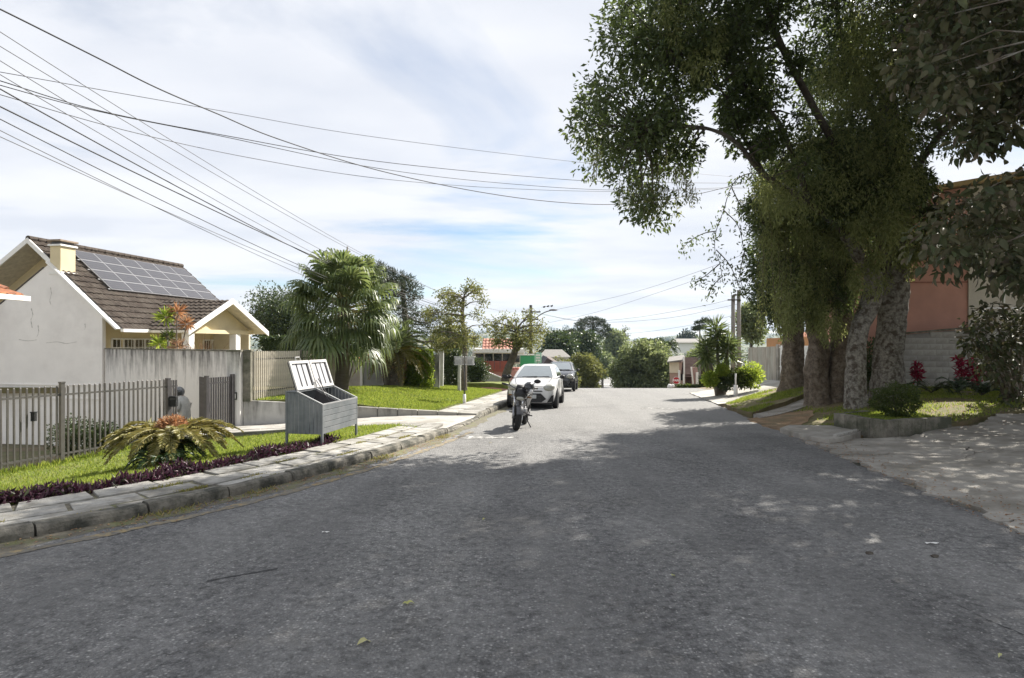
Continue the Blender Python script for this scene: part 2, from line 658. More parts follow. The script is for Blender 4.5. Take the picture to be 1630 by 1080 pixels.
# ground materials
def asphalt_mat():
    m, N, Lk, b = mat_new('asphalt')
    tc = N.new('ShaderNodeTexCoord')

    def noise(sc, det=4, ro=.6, st=None):
        n = N.new('ShaderNodeTexNoise'); n.inputs['Scale'].default_value = sc
        n.inputs['Detail'].default_value = det; n.inputs['Roughness'].default_value = ro
        if st:
            mp = N.new('ShaderNodeMapping'); mp.inputs['Scale'].default_value = st; mp.inputs['Rotation'].default_value = (0, 0, .155)
            Lk.new(tc.outputs['Object'], mp.inputs[0]); Lk.new(mp.outputs[0], n.inputs['Vector'])
        else: Lk.new(tc.outputs['Object'], n.inputs['Vector'])
        return n.outputs['Fac']

    def ramp(src, stops):
        r = N.new('ShaderNodeValToRGB')
        e = r.color_ramp.elements
        while len(e) < len(stops): e.new(.5)
        for k, (p, c) in enumerate(stops): e[k].position = p; e[k].color = (*c, 1) if len(c) == 3 else c
        Lk.new(src, r.inputs[0])
        return r.outputs[0]

    def mix(f, a, c, mode='MIX'):
        x = N.new('ShaderNodeMix'); x.data_type = 'RGBA'; x.blend_type = mode
        for i, q in ((0, f), (6, a), (7, c)):
            if hasattr(q, 'is_linked') or hasattr(q, 'links'): Lk.new(q, x.inputs[i])
            else: x.inputs[i].default_value = q if i == 0 else (*q, 1)
        return x.outputs[2]
    # stones in the binder
    v = N.new('ShaderNodeTexVoronoi'); v.inputs['Scale'].default_value = 50; v.inputs['Randomness'].default_value = 1
    Lk.new(tc.outputs['Object'], v.inputs['Vector'])
    sp = N.new('ShaderNodeSeparateColor'); Lk.new(v.outputs['Color'], sp.inputs[0])
    stone = ramp(sp.outputs[0], [(0, (.125, .124, .122)), (.6, (.215, .213, .21)), (.9, (.31, .306, .30)), (1, (.46, .45, .43))])
    bind = ramp(noise(190, 3), [(.3, (.088, .087, .086)), (.7, (.245, .243, .238))])
    vd = ramp(v.outputs['Distance'], [(.25, (0, 0, 0)), (.62, (1, 1, 1))])
    c = mix(vd, stone, bind)
    # clusters of coarser, paler stones and worn hollows
    cl_ = ramp(noise(14, 4, .7), [(.36, (.55, .55, .55)), (.5, (1, 1, 1)), (.66, (1.35, 1.34, 1.32))])
    c = mix(1.0, c, cl_, 'MULTIPLY')
    tr_ = ramp(noise(.42, 3, .5, (2.2, .12, 1)), [(.35, (.78, .78, .79)), (.62, (1.12, 1.12, 1.11))])
    c = mix(1.0, c, tr_, 'MULTIPLY')
    # worn and dusty patches drawn out along the street
    pat = ramp(noise(.55, 7, .62, (1.9, .6, 1)), [(.42, (0, 0, 0)), (.68, (1, 1, 1))])
    f = N.new('ShaderNodeMath'); f.operation = 'MULTIPLY'; f.inputs[1].default_value = .55; Lk.new(pat, f.inputs[0])
    c = mix(f.outputs[0], c, (.23, .226, .217))
    dk = ramp(noise(.9, 6, .65), [(.30, (.72, .72, .72)), (.60, (1, 1, 1))])
    c = mix(1.0, c, dk, 'MULTIPLY')
    # paler, dusty surface further down the street (old worn asphalt); near tones lightened to lift their shade
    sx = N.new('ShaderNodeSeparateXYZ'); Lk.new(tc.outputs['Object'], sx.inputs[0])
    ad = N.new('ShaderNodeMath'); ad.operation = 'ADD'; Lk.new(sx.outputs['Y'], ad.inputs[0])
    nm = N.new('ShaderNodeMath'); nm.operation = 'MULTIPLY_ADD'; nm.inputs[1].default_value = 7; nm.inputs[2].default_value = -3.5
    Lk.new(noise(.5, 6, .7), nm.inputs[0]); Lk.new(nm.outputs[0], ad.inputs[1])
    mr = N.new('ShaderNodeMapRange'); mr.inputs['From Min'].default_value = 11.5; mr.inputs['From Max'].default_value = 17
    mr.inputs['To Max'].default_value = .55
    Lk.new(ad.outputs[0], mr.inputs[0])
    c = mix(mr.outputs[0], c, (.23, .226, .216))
    Lk.new(c, b.inputs['Base Color'])
    b.inputs['Roughness'].default_value = .82
    b.inputs['Specular IOR Level'].default_value = .35
    bp = N.new('ShaderNodeBump'); bp.inputs['Strength'].default_value = 1.0; bp.inputs['Distance'].default_value = .016
    iv = N.new('ShaderNodeMath'); iv.operation = 'SUBTRACT'; iv.inputs[0].default_value = 1; Lk.new(v.outputs['Distance'], iv.inputs[1])
    Lk.new(iv.outputs[0], bp.inputs['Height'])
    b2 = N.new('ShaderNodeBump'); b2.inputs['Strength'].default_value = .5; b2.inputs['Distance'].default_value = .03
    Lk.new(noise(9, 5), b2.inputs['Height']); Lk.new(bp.outputs[0], b2.inputs['Normal'])
    Lk.new(b2.outputs[0], b.inputs['Normal'])
    return m


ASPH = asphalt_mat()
EARTH = M('earth', (.16, .125, .085), .95, .3, 1.2, .5, 20, col2=(.10, .115, .045))
DIRT = M('gutter_dirt', (.15, .135, .105), .95, .35, 9, .6, 60, col2=(.15, .155, .075))
TURF = M('turf', (.14, .17, .04), .95, .35, 5, .6, 90, col2=(.15, .15, .055))
TURF_DRY = M('turf_dry', (.13, .13, .05), .95, .35, 4, .6, 90, col2=(.20, .155, .095), c2pos=(.4, .6))
SOIL = M('orange_soil', (.27, .18, .105), .95, .25, 4, .5, 60, col2=(.17, .14, .08))
GRASS = leaf_mat('grass_blade', [(.12, .18, .034), (.19, .255, .052), (.29, .325, .085), (.14, .21, .04)], .45, .6, .2)
GRASS_DRY = leaf_mat('dry_grass_blade', [(.30, .27, .10), (.18, .20, .05), (.36, .30, .14)], .35, .7, .2)
SLAB = M('paving_stone', (.33, .32, .295), .9, .25, 7, .45, 45, col2=(.20, .19, .165), perobj=.2)
KERB = M('kerb_stone', (.20, .185, .155), .92, .35, 6, .9, 30, col2=(.055, .055, .045), c2pos=(.40, .58), perobj=.15)
CONC = M('concrete', (.34, .32, .285), .9, .25, 2.6, .45, 40, col2=(.20, .185, .155), c2pos=(.45, .65))
CONC_L = M('pale_concrete', (.38, .365, .335), .9, .2, 2.5, .3, 40, col2=(.25, .235, .205))
CONC_D = M('mossy_concrete', (.21, .195, .16), .95, .35, 5, .8, 30, col2=(.085, .088, .062), c2pos=(.42, .6))
FARG = M('far_ground', (.10, .115, .06), 1, .35, .03, 0, col2=(.19, .17, .12))
YEL = M('worn_yellow_paint', (.16, .148, .125), .85, .25, 26, .3, 90, col2=(.33, .25, .12), c2pos=(.46, .66))
WHT = M('worn_white_paint', (.15, .147, .14), .85, .2, 14, .3, 90, col2=(.58, .57, .54), c2pos=(.52, .62))

# ground: near grid and far grid joined in one sheet
ys = np.concatenate([np.arange(-40, -4, 4), np.arange(-4, 50, .5), np.arange(50, 120, 3), np.arange(120, 600, 12), np.arange(600, 2600, 40)])
xs = np.concatenate([-np.geomspace(1500, 32, 40), np.arange(-30, 30, .5), np.geomspace(32, 1500, 40)])
XX, YY = np.meshgrid(xs, ys)
ZZ = G(XX, YY) - np.where((XX > -9) & (XX < 20) & (YY < 45), .10, .06)
nr, nc = XX.shape
idx = np.arange(nr * nc).reshape(nr, nc)
Fq = np.stack([idx[:-1, :-1], idx[:-1, 1:], idx[1:, 1:], idx[1:, :-1]], -1).reshape(-1, 4)
mid = (YY[:-1, :-1] > 60).ravel().astype(int)
g = mesh_np('ground', np.column_stack([XX.ravel(), YY.ravel(), ZZ.ravel()]), Fq, [EARTH, FARG], midx=mid, smooth=True)
g['kind'] = 'structure'

# road: strip between the kerb line and the right edge, on over the crest
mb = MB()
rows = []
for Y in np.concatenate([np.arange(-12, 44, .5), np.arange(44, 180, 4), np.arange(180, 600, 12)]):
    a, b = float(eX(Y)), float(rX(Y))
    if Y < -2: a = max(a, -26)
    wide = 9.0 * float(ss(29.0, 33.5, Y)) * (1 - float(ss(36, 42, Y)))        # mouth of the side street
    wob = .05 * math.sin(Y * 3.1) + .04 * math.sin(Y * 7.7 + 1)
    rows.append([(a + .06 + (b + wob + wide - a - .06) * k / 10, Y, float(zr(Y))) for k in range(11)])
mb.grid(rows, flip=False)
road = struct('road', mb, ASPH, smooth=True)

# gutter strip along the kerb, and worn yellow line
S0, S1 = s_of(-2.0), s_of(30)
SD = s_of(13.56); SD2 = s_of(17.4)
mb = MB()
mb.grid([[kerb_pt(s, -(.25 + .05 * math.sin(s * 4.3) + .05 * math.sin(s * 1.7) + .03 * math.sin(s * 13)), .002), kerb_pt(s, -.17, .004), kerb_pt(s, .02, .006)] for s in np.arange(S0, S1, .15)])
struct('gutter', mb, DIRT)
mb = MB()
for s in np.arange(s_of(5.2), s_of(13.9), .12):
    w = .06 + .02 * math.sin(s * 9)
    mb.grid([[kerb_pt(s, -.43 - w, .005), kerb_pt(s, -.43 + w, .005)], [kerb_pt(s + .12, -.43 - w, .005), kerb_pt(s + .12, -.43 + w, .005)]])
struct('yellow_line', mb, YEL)

# kerb stones
kerb = bpy.data.objects.new('kerb', None); COL.objects.link(kerb); kerb['kind'] = 'structure'
kerb.location = kerb_pt(s_of(6), .1); ORG['kerb'] = Vector(kerb.location)


def kerb_stones(s0, s1, h0, h1, step=1.0, name='kerb_stone'):
    s = s0
    while s < s1 - .1:
        L = min(step * rnd.uniform(.85, 1.15), s1 - s)
        mb = MB()
        rows = []
        n = 5
        hj = rnd.uniform(-.008, .012); uj = rnd.uniform(-.012, .012)
        for k in range(n + 1):
            q = s + .012 + (L - .024) * k / n
            f = (q - s0) / (s1 - s0)
            h = h0 + (h1 - h0) * f + hj + rnd.uniform(-.006, .006)
            e = rnd.uniform(-.010, .010) + uj
            rows.append([kerb_pt(q, -.005 + e, -.10), kerb_pt(q, -.002 + e + rnd.uniform(-.006, .006), h * .5), kerb_pt(q, .012 + e, h - .022), kerb_pt(q, .035 + e, h), kerb_pt(q, .15, h + .002), kerb_pt(q, .165, h - .02), kerb_pt(q, .165, -.10)])
        mb.grid(rows, flip=False)
        m = len(rows[0])
        mb.f.append(tuple(range(m))); mb.m.append(0)
        mb.f.append(tuple((len(rows) - 1) * m + k for k in range(m - 1, -1, -1))); mb.m.append(0)
        mb.obj(name, KERB, kerb)
        s += L


kerb_stones(S0, SD - .1, .122, .122)
kerb_stones(SD - .1, SD + .55, .122, .04, .66)
kerb_stones(SD + .56, SD2 - .6, .045, .045)
kerb_stones(SD2 - .6, SD2 + .1, .04, .14, .71)
kerb_stones(SD2 + .12, S1, .14, .14)

# pavement of big flagstones along the near kerb
pave = bpy.data.objects.new('pavement', None); COL.objects.link(pave); pave['kind'] = 'structure'
pave.location = kerb_pt(s_of(7), .9); ORG['pavement'] = Vector(pave.location)
mb = MB()
mb.grid([[kerb_pt(s, .15, .084), kerb_pt(s, .6, .084), kerb_pt(s, 1.0, .084), kerb_pt(s, 1.42, .07)] for s in np.arange(S0, SD + .2, .3)])
mb.obj('bedding', DIRT, pave)
SLABS = []


def slab_row(u0, u1, s0, s1, L0, L1, skew=.0, gap=.027, tz=.102):
    s = s0
    while s < s1:
        L = rnd.uniform(L0, L1)
        z = tz + rnd.uniform(-.006, .010)
        tx, ty = rnd.uniform(-.006, .006), rnd.uniform(-.006, .006)
        c = []
        g = gap * rnd.uniform(.6, 1.6)
        for (q, u) in ((s + g, u0 + g), (s + L - g, u0 + g), (s + L - g, u1 - g), (s + g, u1 - g)):
            c.append(kerb_pt(q + skew * (u - u0) + rnd.uniform(-.02, .02), u + rnd.uniform(-.015, .015), 0) + Vector((0, 0, z + tx * (q - s) + ty * (u - u0) * 2)))
        mb = MB()
        mb.prism([p - Vector((0, 0, .05)) for p in c], (0, 0, .05))
        mb.obj('paving_slab', SLAB, pave, bevel=.007)
        s += L


slab_row(.175, .40, S0 + 1, SD - .3, .9, 1.5, .12)
slab_row(.41, .86, S0 + 1.4, SD + .1, .7, 1.05, .25)
slab_row(.87, 1.34, S0 + .7, SD + .3, .7, 1.05, .25)

# driveway to the gate: pale slabs in two bands
drv = bpy.data.objects.new('driveway', None); COL.objects.link(drv); drv['kind'] = 'structure'
drv.location = gp(-3.5, 15.8); ORG['driveway'] = Vector(drv.location)
DP = [(-1.62, 13.75), (-2.3, 14.55), (-4.6, 15.0), (-7.0, 14.6), (-8.55, 13.5), (-7.5, 16.7), (-4.6, 17.34), (-0.95, 17.38)]


def drv_z(X, Y): return zr(Y) + .055 - ss(1.5, 7, eX(Y) - X) * .2


sheet('bedding', DP, lambda X, Y: drv_z(X, Y) - .018, CONC_D, .5, drv)
cells = [(a, b) for a in np.arange(-8.6, -.6, 1.15) for b in np.arange(13.2, 17.6, 1.02)]
for a, b in cells:
    q = [(a + .012, b + .012), (a + 1.138, b + .012), (a + 1.138, b + 1.008), (a + .012, b + 1.008)]
    cx = [a + (x - a) for x, y in q]
    if all(inside(DP, np.array(x), np.array(y)) for x, y in q):
        mb = MB()
        zj = rnd.uniform(-.004, .005)
        top = [Vector((x, y, float(drv_z(x, y)) + zj)) for x, y in q]
        mb.prism([p - Vector((0, 0, .03)) for p in top], (0, 0, .03))
        mb.obj('driveway_slab', CONC_L, drv, bevel=.005)
sheet('driveway_edge', DP, lambda X, Y: drv_z(X, Y) - .008, CONC_L, .5, drv)

# second pavement beyond the driveway
p2 = bpy.data.objects.new('far_pavement', None); COL.objects.link(p2); p2['kind'] = 'structure'
p2.location = kerb_pt(s_of(20), .8); ORG['far_pavement'] = Vector(p2.location)
mb = MB()
mb.grid([[kerb_pt(s, .15, .088), kerb_pt(s, .8, .088), kerb_pt(s, 1.55, .088)] for s in np.arange(SD2, S1, .4)])
mb.obj('bedding', CONC_D, p2)
sv, pv = SLABS, pave
pave = p2
slab_row(.17, .85, SD2 + .15, S1, 1.0, 1.5, .0, .012)
slab_row(.86, 1.5, SD2 + .15, S1, 1.0, 1.5, .0, .012)
pave = pv

# grass strip between pavement and fence
FN = Vector((.361, .9325, 0)); FP = Vector((-7.4, 16.3, 0))          # fence line
def fence_xy(t): return FP - FN * t                                    # t metres back from the pillar


def kxy(s, u):
    p = kerb_pt(s, u); return (p.x, p.y)


VP = [kxy(s, 1.36) for s in np.arange(s_of(1.0), SD - .2, .6)] + [(-2.05, 14.0), (-2.75, 14.75), (-4.6, 14.98), (-7.0, 14.58), (-8.62, 13.3)] + \
     [tuple(fence_xy(t))[:2] for t in np.arange(3.4, 12.0, 1.0)]


def verge_z(X, Y): return np.maximum(G(X, Y) + .03, zr(Y) - .6) + .045 * (1 - ss(1.4, 3.4, eX(Y) - X))


sheet('verge', VP, verge_z, TURF, .35)
X, Y = scatter(VP, 52000)
k = (X / Y > -1.0) & (Y > 3)
blades('verge_grass', X[k], Y[k], verge_z(X[k], Y[k]), .07, .013, GRASS)
# tall tufts where grass meets the fence
T = rng.uniform(1.5, 8, 2600)
q = np.array([tuple(fence_xy(t)) for t in T])
Xf = q[:, 0] + rng.normal(0, .07, len(T)) + .05; Yf = q[:, 1]
blades('fence_foot_grass', Xf, Yf, verge_z(Xf, Yf), .16, .014, GRASS)

# front lawn on its low terrace
def lw(X, Y): return lawn_z((eX(Y) - X) * .99, Y)
def terr(X, Y): return lw(X, Y) - .10 * np.exp(-((Y - (21.6 + .16 * (X + 3))) / .42) ** 2)


LP = [kxy(s, 1.56) for s in np.arange(SD2 + .1, s_of(29.4), 1.0)] + [(-3.4, 30.2), (-5.0, 25), (-6.35, 22.4), (-7.35, 16.75), (-4.6, 17.52), (-2.6, 17.55)]
sheet('front_lawn', LP, terr, TURF, .4)
X, Y = scatter(LP, 60000)
blades('lawn_grass', X, Y, terr(X, Y), .085, .02, GRASS)
# weeds in the gutter and in the joints of the pavement
n = 2600
s = rng.uniform(s_of(4), s_of(13.5), n)
s = s[(np.sin(s * 1.9) + np.sin(s * 4.7 + 1) + rng.normal(0, .5, len(s))) > .9]
pts = np.array([tuple(kerb_pt(a, -.08 + rng.normal(0, .09), .01)) for a in s])
o = blades('gutter_weeds', pts[:, 0], pts[:, 1], pts[:, 2], .07, .012, GRASS_DRY, .9)
n = 6000
s = rng.uniform(s_of(4.5), s_of(13), n); u = rng.choice([.405, .865, .17], n, p=[.5, .3, .2]) + rng.normal(0, .03, n)
kk = (np.sin(s * 2.6 + u * 3) + np.sin(s * 5.9)) > .75
pts = np.array([tuple(kerb_pt(a, b, .098)) for a, b in zip(s[kk], u[kk])])
blades('joint_weeds', pts[:, 0], pts[:, 1], pts[:, 2], .05, .012, GRASS_DRY, .9)

# ------------------------------------------------------------------ right-hand side ground
def clip_poly(poly, p, n):
    out = []
    for i in range(len(poly)):
        a, b = poly[i], poly[(i + 1) % len(poly)]
        da, db = (a - p).dot(n), (b - p).dot(n)
        if da <= 0: out.append(a)
        if (da < 0 < db) or (db < 0 < da): out.append(a + (b - a) * (da / (da - db)))
    return out


apron = bpy.data.objects.new('concrete_apron', None); COL.objects.link(apron); apron['kind'] = 'structure'
apron.location = gp(8, 9); ORG['concrete_apron'] = Vector(apron.location)
AP = [Vector((float(rX(-3)) + .02, -3)), Vector((16, -3)), Vector((17.5, 14.6)), Vector((12.2, 14.3)), Vector((9.6, 13.0)), Vector((7.5, 12.2)), Vector((float(rX(12.3)) + .02, 12.3))]
sheet('bedding', [tuple(p) for p in AP], lambda X, Y: G(X, Y) - .035, CONC_D, .6, apron)
seeds = [Vector(p) for p in ((5.2, 1), (7.5, 3.2), (5.6, 4.6), (8.6, 6.2), (6.5, 6.9), (11.5, 5), (6.4, 9.2), (8.2, 8.9), (10.6, 8.2), (7.0, 11.3), (8.9, 10.9), (11.2, 11.2), (13.8, 9), (13.9, 12.8), (10.3, 12.6), (14, 2), (9.5, .5))]


def meander(p):
    w = .085
    return Vector((p.x + w * (math.sin(p.y * 4.1 + p.x) + .6 * math.sin(p.y * 11 + 2 * p.x) + .3 * math.sin(p.y * 29)), p.y + w * (math.sin(p.x * 3.7 - p.y) + .6 * math.sin(p.x * 9.7 + 1.3 * p.y) + .3 * math.sin(p.x * 31))))


for i, sd_ in enumerate(seeds):
    poly = list(AP)
    for j, t in enumerate(seeds):
        if i != j:
            n_ = (t - sd_).normalized()
            poly = clip_poly(poly, (sd_ + t) / 2 - n_ * rnd.choice((.006, .009, .02)), n_)
    if len(poly) < 3: continue
    pts = []
    for a in range(len(poly)):
        p, q = poly[a], poly[(a + 1) % len(poly)]
        n_ = max(1, int((q - p).length / .09))
        pts += [p + (q - p) * k / n_ for k in range(n_)]
    pts = [meander(p) for p in pts]
    ca = sum(pts, Vector((0, 0))) / len(pts)
    off = rnd.uniform(.004, .03); tx, ty = rnd.uniform(-.006, .006), rnd.uniform(-.006, .006)
    hz = lambda X, Y: G(X, Y) + off + tx * (X - ca.x) + ty * (Y - ca.y)
    # cell as a fan of rings so it follows the ground
    mb = MB(); n_ = len(pts)
    rings = [1.0, .75, .5, .25]
    vs = [Vector((p.x, p.y, float(hz(p.x, p.y)) - .06)) for p in pts]
    for r_ in rings:
        for p in pts:
            q = ca + (p - ca) * r_
            vs.append(Vector((q.x, q.y, float(hz(q.x, q.y)))))
    vs.append(Vector((ca.x, ca.y, float(hz(ca.x, ca.y)))))
    fs = []
    for r_ in range(len(rings)):
        for k in range(n_):
            a, b = r_ * n_ + k, r_ * n_ + (k + 1) % n_
            fs.append((a, b, b + n_, a + n_))
    for k in range(n_): fs.append((len(rings) * n_ + k, len(rings) * n_ + (k + 1) % n_, len(vs) - 1))
    mb.add(vs, fs)
    mb.obj('concrete_slab', CONC, apron)

# grass, soil and paths up the right-hand bank
def gz(off): return lambda X, Y: G(X, Y) + off
def rr_(Y, v): return (float(rX(Y)) + v, Y)


B1 = [rr_(12.4, .15), rr_(12.9, 1.5), rr_(14.2, 1.6), (9.5, 13.3), (12.1, 14.4), (19, 14.7), (20, 21.4), (11.8, 21.2), (11.0, 20.2), rr_(19.2, 2.6), rr_(17.0, .9), rr_(15.5, .25)]
sheet('bank', B1, gz(.0), TURF_DRY, .4, edge_noise=.03)
P_SOIL = [rr_(13.6, .1), rr_(15.2, .9), rr_(17.4, 2.0), rr_(17.9, .9), rr_(16.8, -.12), rr_(15, -.15)]
sheet('bare_soil', P_SOIL, gz(.012), SOIL, .35, edge_noise=.05)
PATH = [rr_(16.9, .25), rr_(18.4, 2.1), rr_(19.6, 3.4), rr_(21.0, 3.7), rr_(19.8, 2.1), rr_(18.0, .35)]
sheet('side_path', PATH, gz(.03), CONC, .4)
B2 = [rr_(18.1, .35), rr_(19.8, 2.2), rr_(21.2, 4.2), rr_(23.4, 4.2), rr_(23.8, 2.4), rr_(22.0, .3), rr_(20, .15)]
sheet('upper_bank', B2, lambda X, Y: G(X, Y) + .05 + .12 * ss(.2, 1.2, X - rX(Y)), TURF_DRY, .3, edge_noise=.04)
RAMP = [rr_(22.1, .05), rr_(23.9, 2.5), rr_(23.6, 4.15), rr_(31.5, 4.15), rr_(31.0, 1.0), rr_(29.5, .0)]
sheet('garage_ramp', RAMP, gz(.025), CONC_L, .5, edge_noise=.02)
for nm, poly, n, h, mt in (('bank_grass', B1, 42000, .075, GRASS), ('upper_bank_grass', B2, 12000, .09, GRASS)):
    X, Y = scatter(poly, n)
    noise = np.sin(X * 1.7 + Y * 1.1) + np.sin(X * 3.3 - Y * 2.9) + np.sin(X * .8 + Y * 4.1) + .9 * ss(9, 11.5, X)
    k = (noise + rng.normal(0, .5, len(X)) > .15) & ~inside(P_SOIL, X, Y) & ~inside(PATH, X, Y) & ~inside([(7.2, 13.8), (7.45, 12.25), (9.7, 12.95), (9.4, 14.2)], X, Y)
    zf = gz(.0) if nm == 'bank_grass' else (lambda X, Y: G(X, Y) + .05 + .12 * ss(.2, 1.2, X - rX(Y)))
    blades(nm, X[k], Y[k], zf(X[k], Y[k]), h, .017, mt)
# lifted piece of old pavement with a broken edge
mb = MB()
q = [Vector((x, y, g1(x, y) + .11)) for x, y in ((6.02, 13.7), (5.98, 13.0), (6.0, 12.1), (6.12, 11.75), (6.6, 12.05), (7.3, 12.75), (7.25, 13.9), (6.5, 14.3))]
mb.prism([p - Vector((0, 0, .2)) for p in q], (0, 0, .2))
ob = struct('old_pavement', mb, CONC, bevel=.012)
for k in range(6):
    mb = MB()
    a = Vector((6.5, 12.02, 0)).lerp(Vector((7.2, 12.6, 0)), k / 5)
    a.z = g1(a.x, a.y) + .125
    mb.box(a + Vector((-.02, .13, 0)), (.085, .22, .05), (rnd.uniform(-.05, .05), rnd.uniform(-.05, .05), -.75 + rnd.uniform(-.1, .1)))
    o = mb.obj('brick', CONC_L, ob, bevel=.006)

# worn paint left on the asphalt
sheet('worn_paint_patch', [(-1.3, 12.75), (-.9, 12.55), (-.5, 12.7), (.15, 12.75), (.1, 13.05), (-.3, 13.0), (-.7, 13.3), (-1.15, 13.15)], lambda X, Y: zr(Y) + .005, WHT, .12, edge_noise=.05, skirt=.004)
sheet('worn_paint_strip', [(4.3, 20.3), (5.6, 20.0), (5.7, 20.4), (4.5, 20.75)], lambda X, Y: zr(Y) + .005, WHT, .12, edge_noise=.05, skirt=.004)
# ------------------------------------------------------------------ left side: walls, fences, house
PLASTER = M('grey_white_plaster', (.82, .795, .765), .9, .05, 1.2, .12, 25, col2=(.68, .65, .625), c2pos=(.5, .75))
YELLOW = M('cream_paint', (.64, .55, .36), .85, .08, 2, .08, 30)
CREAM = M('pale_cream_paint', (.66, .60, .46), .85, .08, 2, .08, 30)
TRIM = M('white_trim', (.80, .79, .76), .6, .06, 5, .05, 30)
TILE = M('brown_roof_tile', (.058, .046, .038), .85, .4, 5, .3, 40, col2=(.095, .08, .066), spec=.15)
TERRA = M('terracotta_tile', (.42, .17, .085), .8, .3, 6, .3, 40, col2=(.26, .12, .075))
METAL_T = M('taupe_metal', (.115, .108, .102), .55, .15, 8, .1, 60, metal=.3)
METAL_D = M('dark_metal', (.085, .08, .082), .5, .2, 8, .1, 60, metal=.3)
BLACK = plain('black_plastic', (.015, .015, .016), .45)
GLASSD = plain('dark_glass', (.02, .024, .028), .06, spec=.7)
GALV = M('grey_painted_metal', (.155, .17, .178), .5, .14, 5, .12, 60, metal=.25, col2=(.21, .22, .225))


def stain_wall(name, base, dirt, ztop, zspan):
    """rendered wall with soot streaks running down from its coping"""
    m, N, Lk, b = mat_new(name)
    tc = N.new('ShaderNodeTexCoord'); geo = N.new('ShaderNodeNewGeometry')
    mp = N.new('ShaderNodeMapping'); mp.inputs['Scale'].default_value = (4.4, 4.4, .62)
    Lk.new(geo.outputs['Position'], mp.inputs[0])
    n = N.new('ShaderNodeTexNoise'); n.inputs['Scale'].default_value = 1.0; n.inputs['Detail'].default_value = 7; n.inputs['Roughness'].default_value = .65
    Lk.new(mp.outputs[0], n.inputs['Vector'])
    n3 = N.new('ShaderNodeTexNoise'); n3.inputs['Scale'].default_value = 3.0; n3.inputs['Detail'].default_value = 9; n3.inputs['Roughness'].default_value = .7
    Lk.new(geo.outputs['Position'], n3.inputs['Vector'])
    sx = N.new('ShaderNodeSeparateXYZ'); Lk.new(geo.outputs['Position'], sx.inputs[0])
    mr = N.new('ShaderNodeMapRange'); mr.inputs['From Min'].default_value = ztop - zspan; mr.inputs['From Max'].default_value = ztop
    mr.inputs['To Min'].default_value = -.28; mr.inputs['To Max'].default_value = .14
    Lk.new(sx.outputs['Z'], mr.inputs[0])
    ad = N.new('ShaderNodeMath'); ad.operation = 'ADD'; Lk.new(n.outputs['Fac'], ad.inputs[0]); Lk.new(mr.outputs[0], ad.inputs[1])
    a2 = N.new('ShaderNodeMath'); a2.operation = 'MULTIPLY_ADD'; a2.inputs[1].default_value = .35; Lk.new(n3.outputs['Fac'], a2.inputs[0]); Lk.new(ad.outputs[0], a2.inputs[2])
    r = N.new('ShaderNodeValToRGB')
    e = r.color_ramp.elements
    e.new(.5)
    for i, (p, c) in enumerate(((.56, base), (.76, tuple(.5 * a + .5 * d for a, d in zip(base, dirt))), (.92, dirt))): e[i].position = p; e[i].color = (*c, 1)
    Lk.new(a2.outputs[0], r.inputs[0]); Lk.new(r.outputs[0], b.inputs['Base Color'])
    b.inputs['Roughness'].default_value = .92; b.inputs['Specular IOR Level'].default_value = .2
    bp = N.new('ShaderNodeBump'); bp.inputs['Strength'].default_value = .25; bp.inputs['Distance'].default_value = .02
    Lk.new(n3.outputs['Fac'], bp.inputs['Height']); Lk.new(bp.outputs[0], b.inputs['Normal'])
    return m


STAIN = stain_wall('sooty_render', (.72, .70, .67), (.12, .115, .11), 1.42, 1.5)
STAIN_LOW = stain_wall('sooty_low_render', (.50, .49, .465), (.13, .125, .115), .1, 1.0)
STAIN_K = stain_wall('mossy_edging', (.34, .325, .29), (.085, .08, .07), -.1, .4)

# terraced garden floor of the cream house
UP = [(-7.5, 16.62), (-15.35, 23.2), (-30, 23.6), (-30, 40), (-3.2, 33.0), (-3.45, 30.3), (-5.05, 25), (-6.42, 22.4)]
sheet('garden_floor', UP, lambda X, Y: np.interp(Y, [17, 22, 30, 40], [.05, .0, -.45, -1.0]) - .01, TURF_DRY, .7)

HO, HC, HL = Vector((-14.8, 23.0, 0)), Vector((.988, -.154, 0)), Vector((.154, .988, 0))


def hp(c, l, z): return HO + HC * c + HL * l + Vector((0, 0, z))


RZ0, RS = 2.195, .857
RC, RZ = -3.99, 2.195 + 3.99 * .857


def roof_z(c): return RZ0 - c * RS


def tile_mesh(p0, al, up, L, H, tw=.24, th=.36, sag=.045, wave=.028, poly=None):
    """overlapping wavy tiles covering the rectangle p0 + al*[0,L] + up*[0,H]"""
    mb = MB()
    al, up = al.normalized(), up.normalized()
    nz = al.cross(up).normalized()
    if nz.z < 0: nz = -nz
    nr_, nc_ = int(math.ceil(H / th)), int(round(L / tw))
    tw = L / nc_
    for i in range(nr_):
        h0, h1 = i * th, min(H, (i + 1) * th + .03)
        for j in range(nc_):
            jig = rnd.uniform(-.006, .006)
            rows = []
            for h, lift in ((h0, sag), (h1, .004)):
                rows.append([p0 + al * ((j + k / 4) * tw) + up * h + nz * (lift + jig + wave * math.sin(math.pi * 2 * (k / 4)) * .8 + wave) for k in range(5)])
            rows.insert(0, [q - nz * .03 for q in rows[0]])
            if poly is not None:
                c = (rows[1][2] + rows[2][2]) / 2
                if not poly(c): continue
            mb.grid(rows)
    return mb


house = thing('cream_house', 'cream gabled house with dark tiled roof and chimney behind stained wall', 'house', hp(-3, 4, 0))
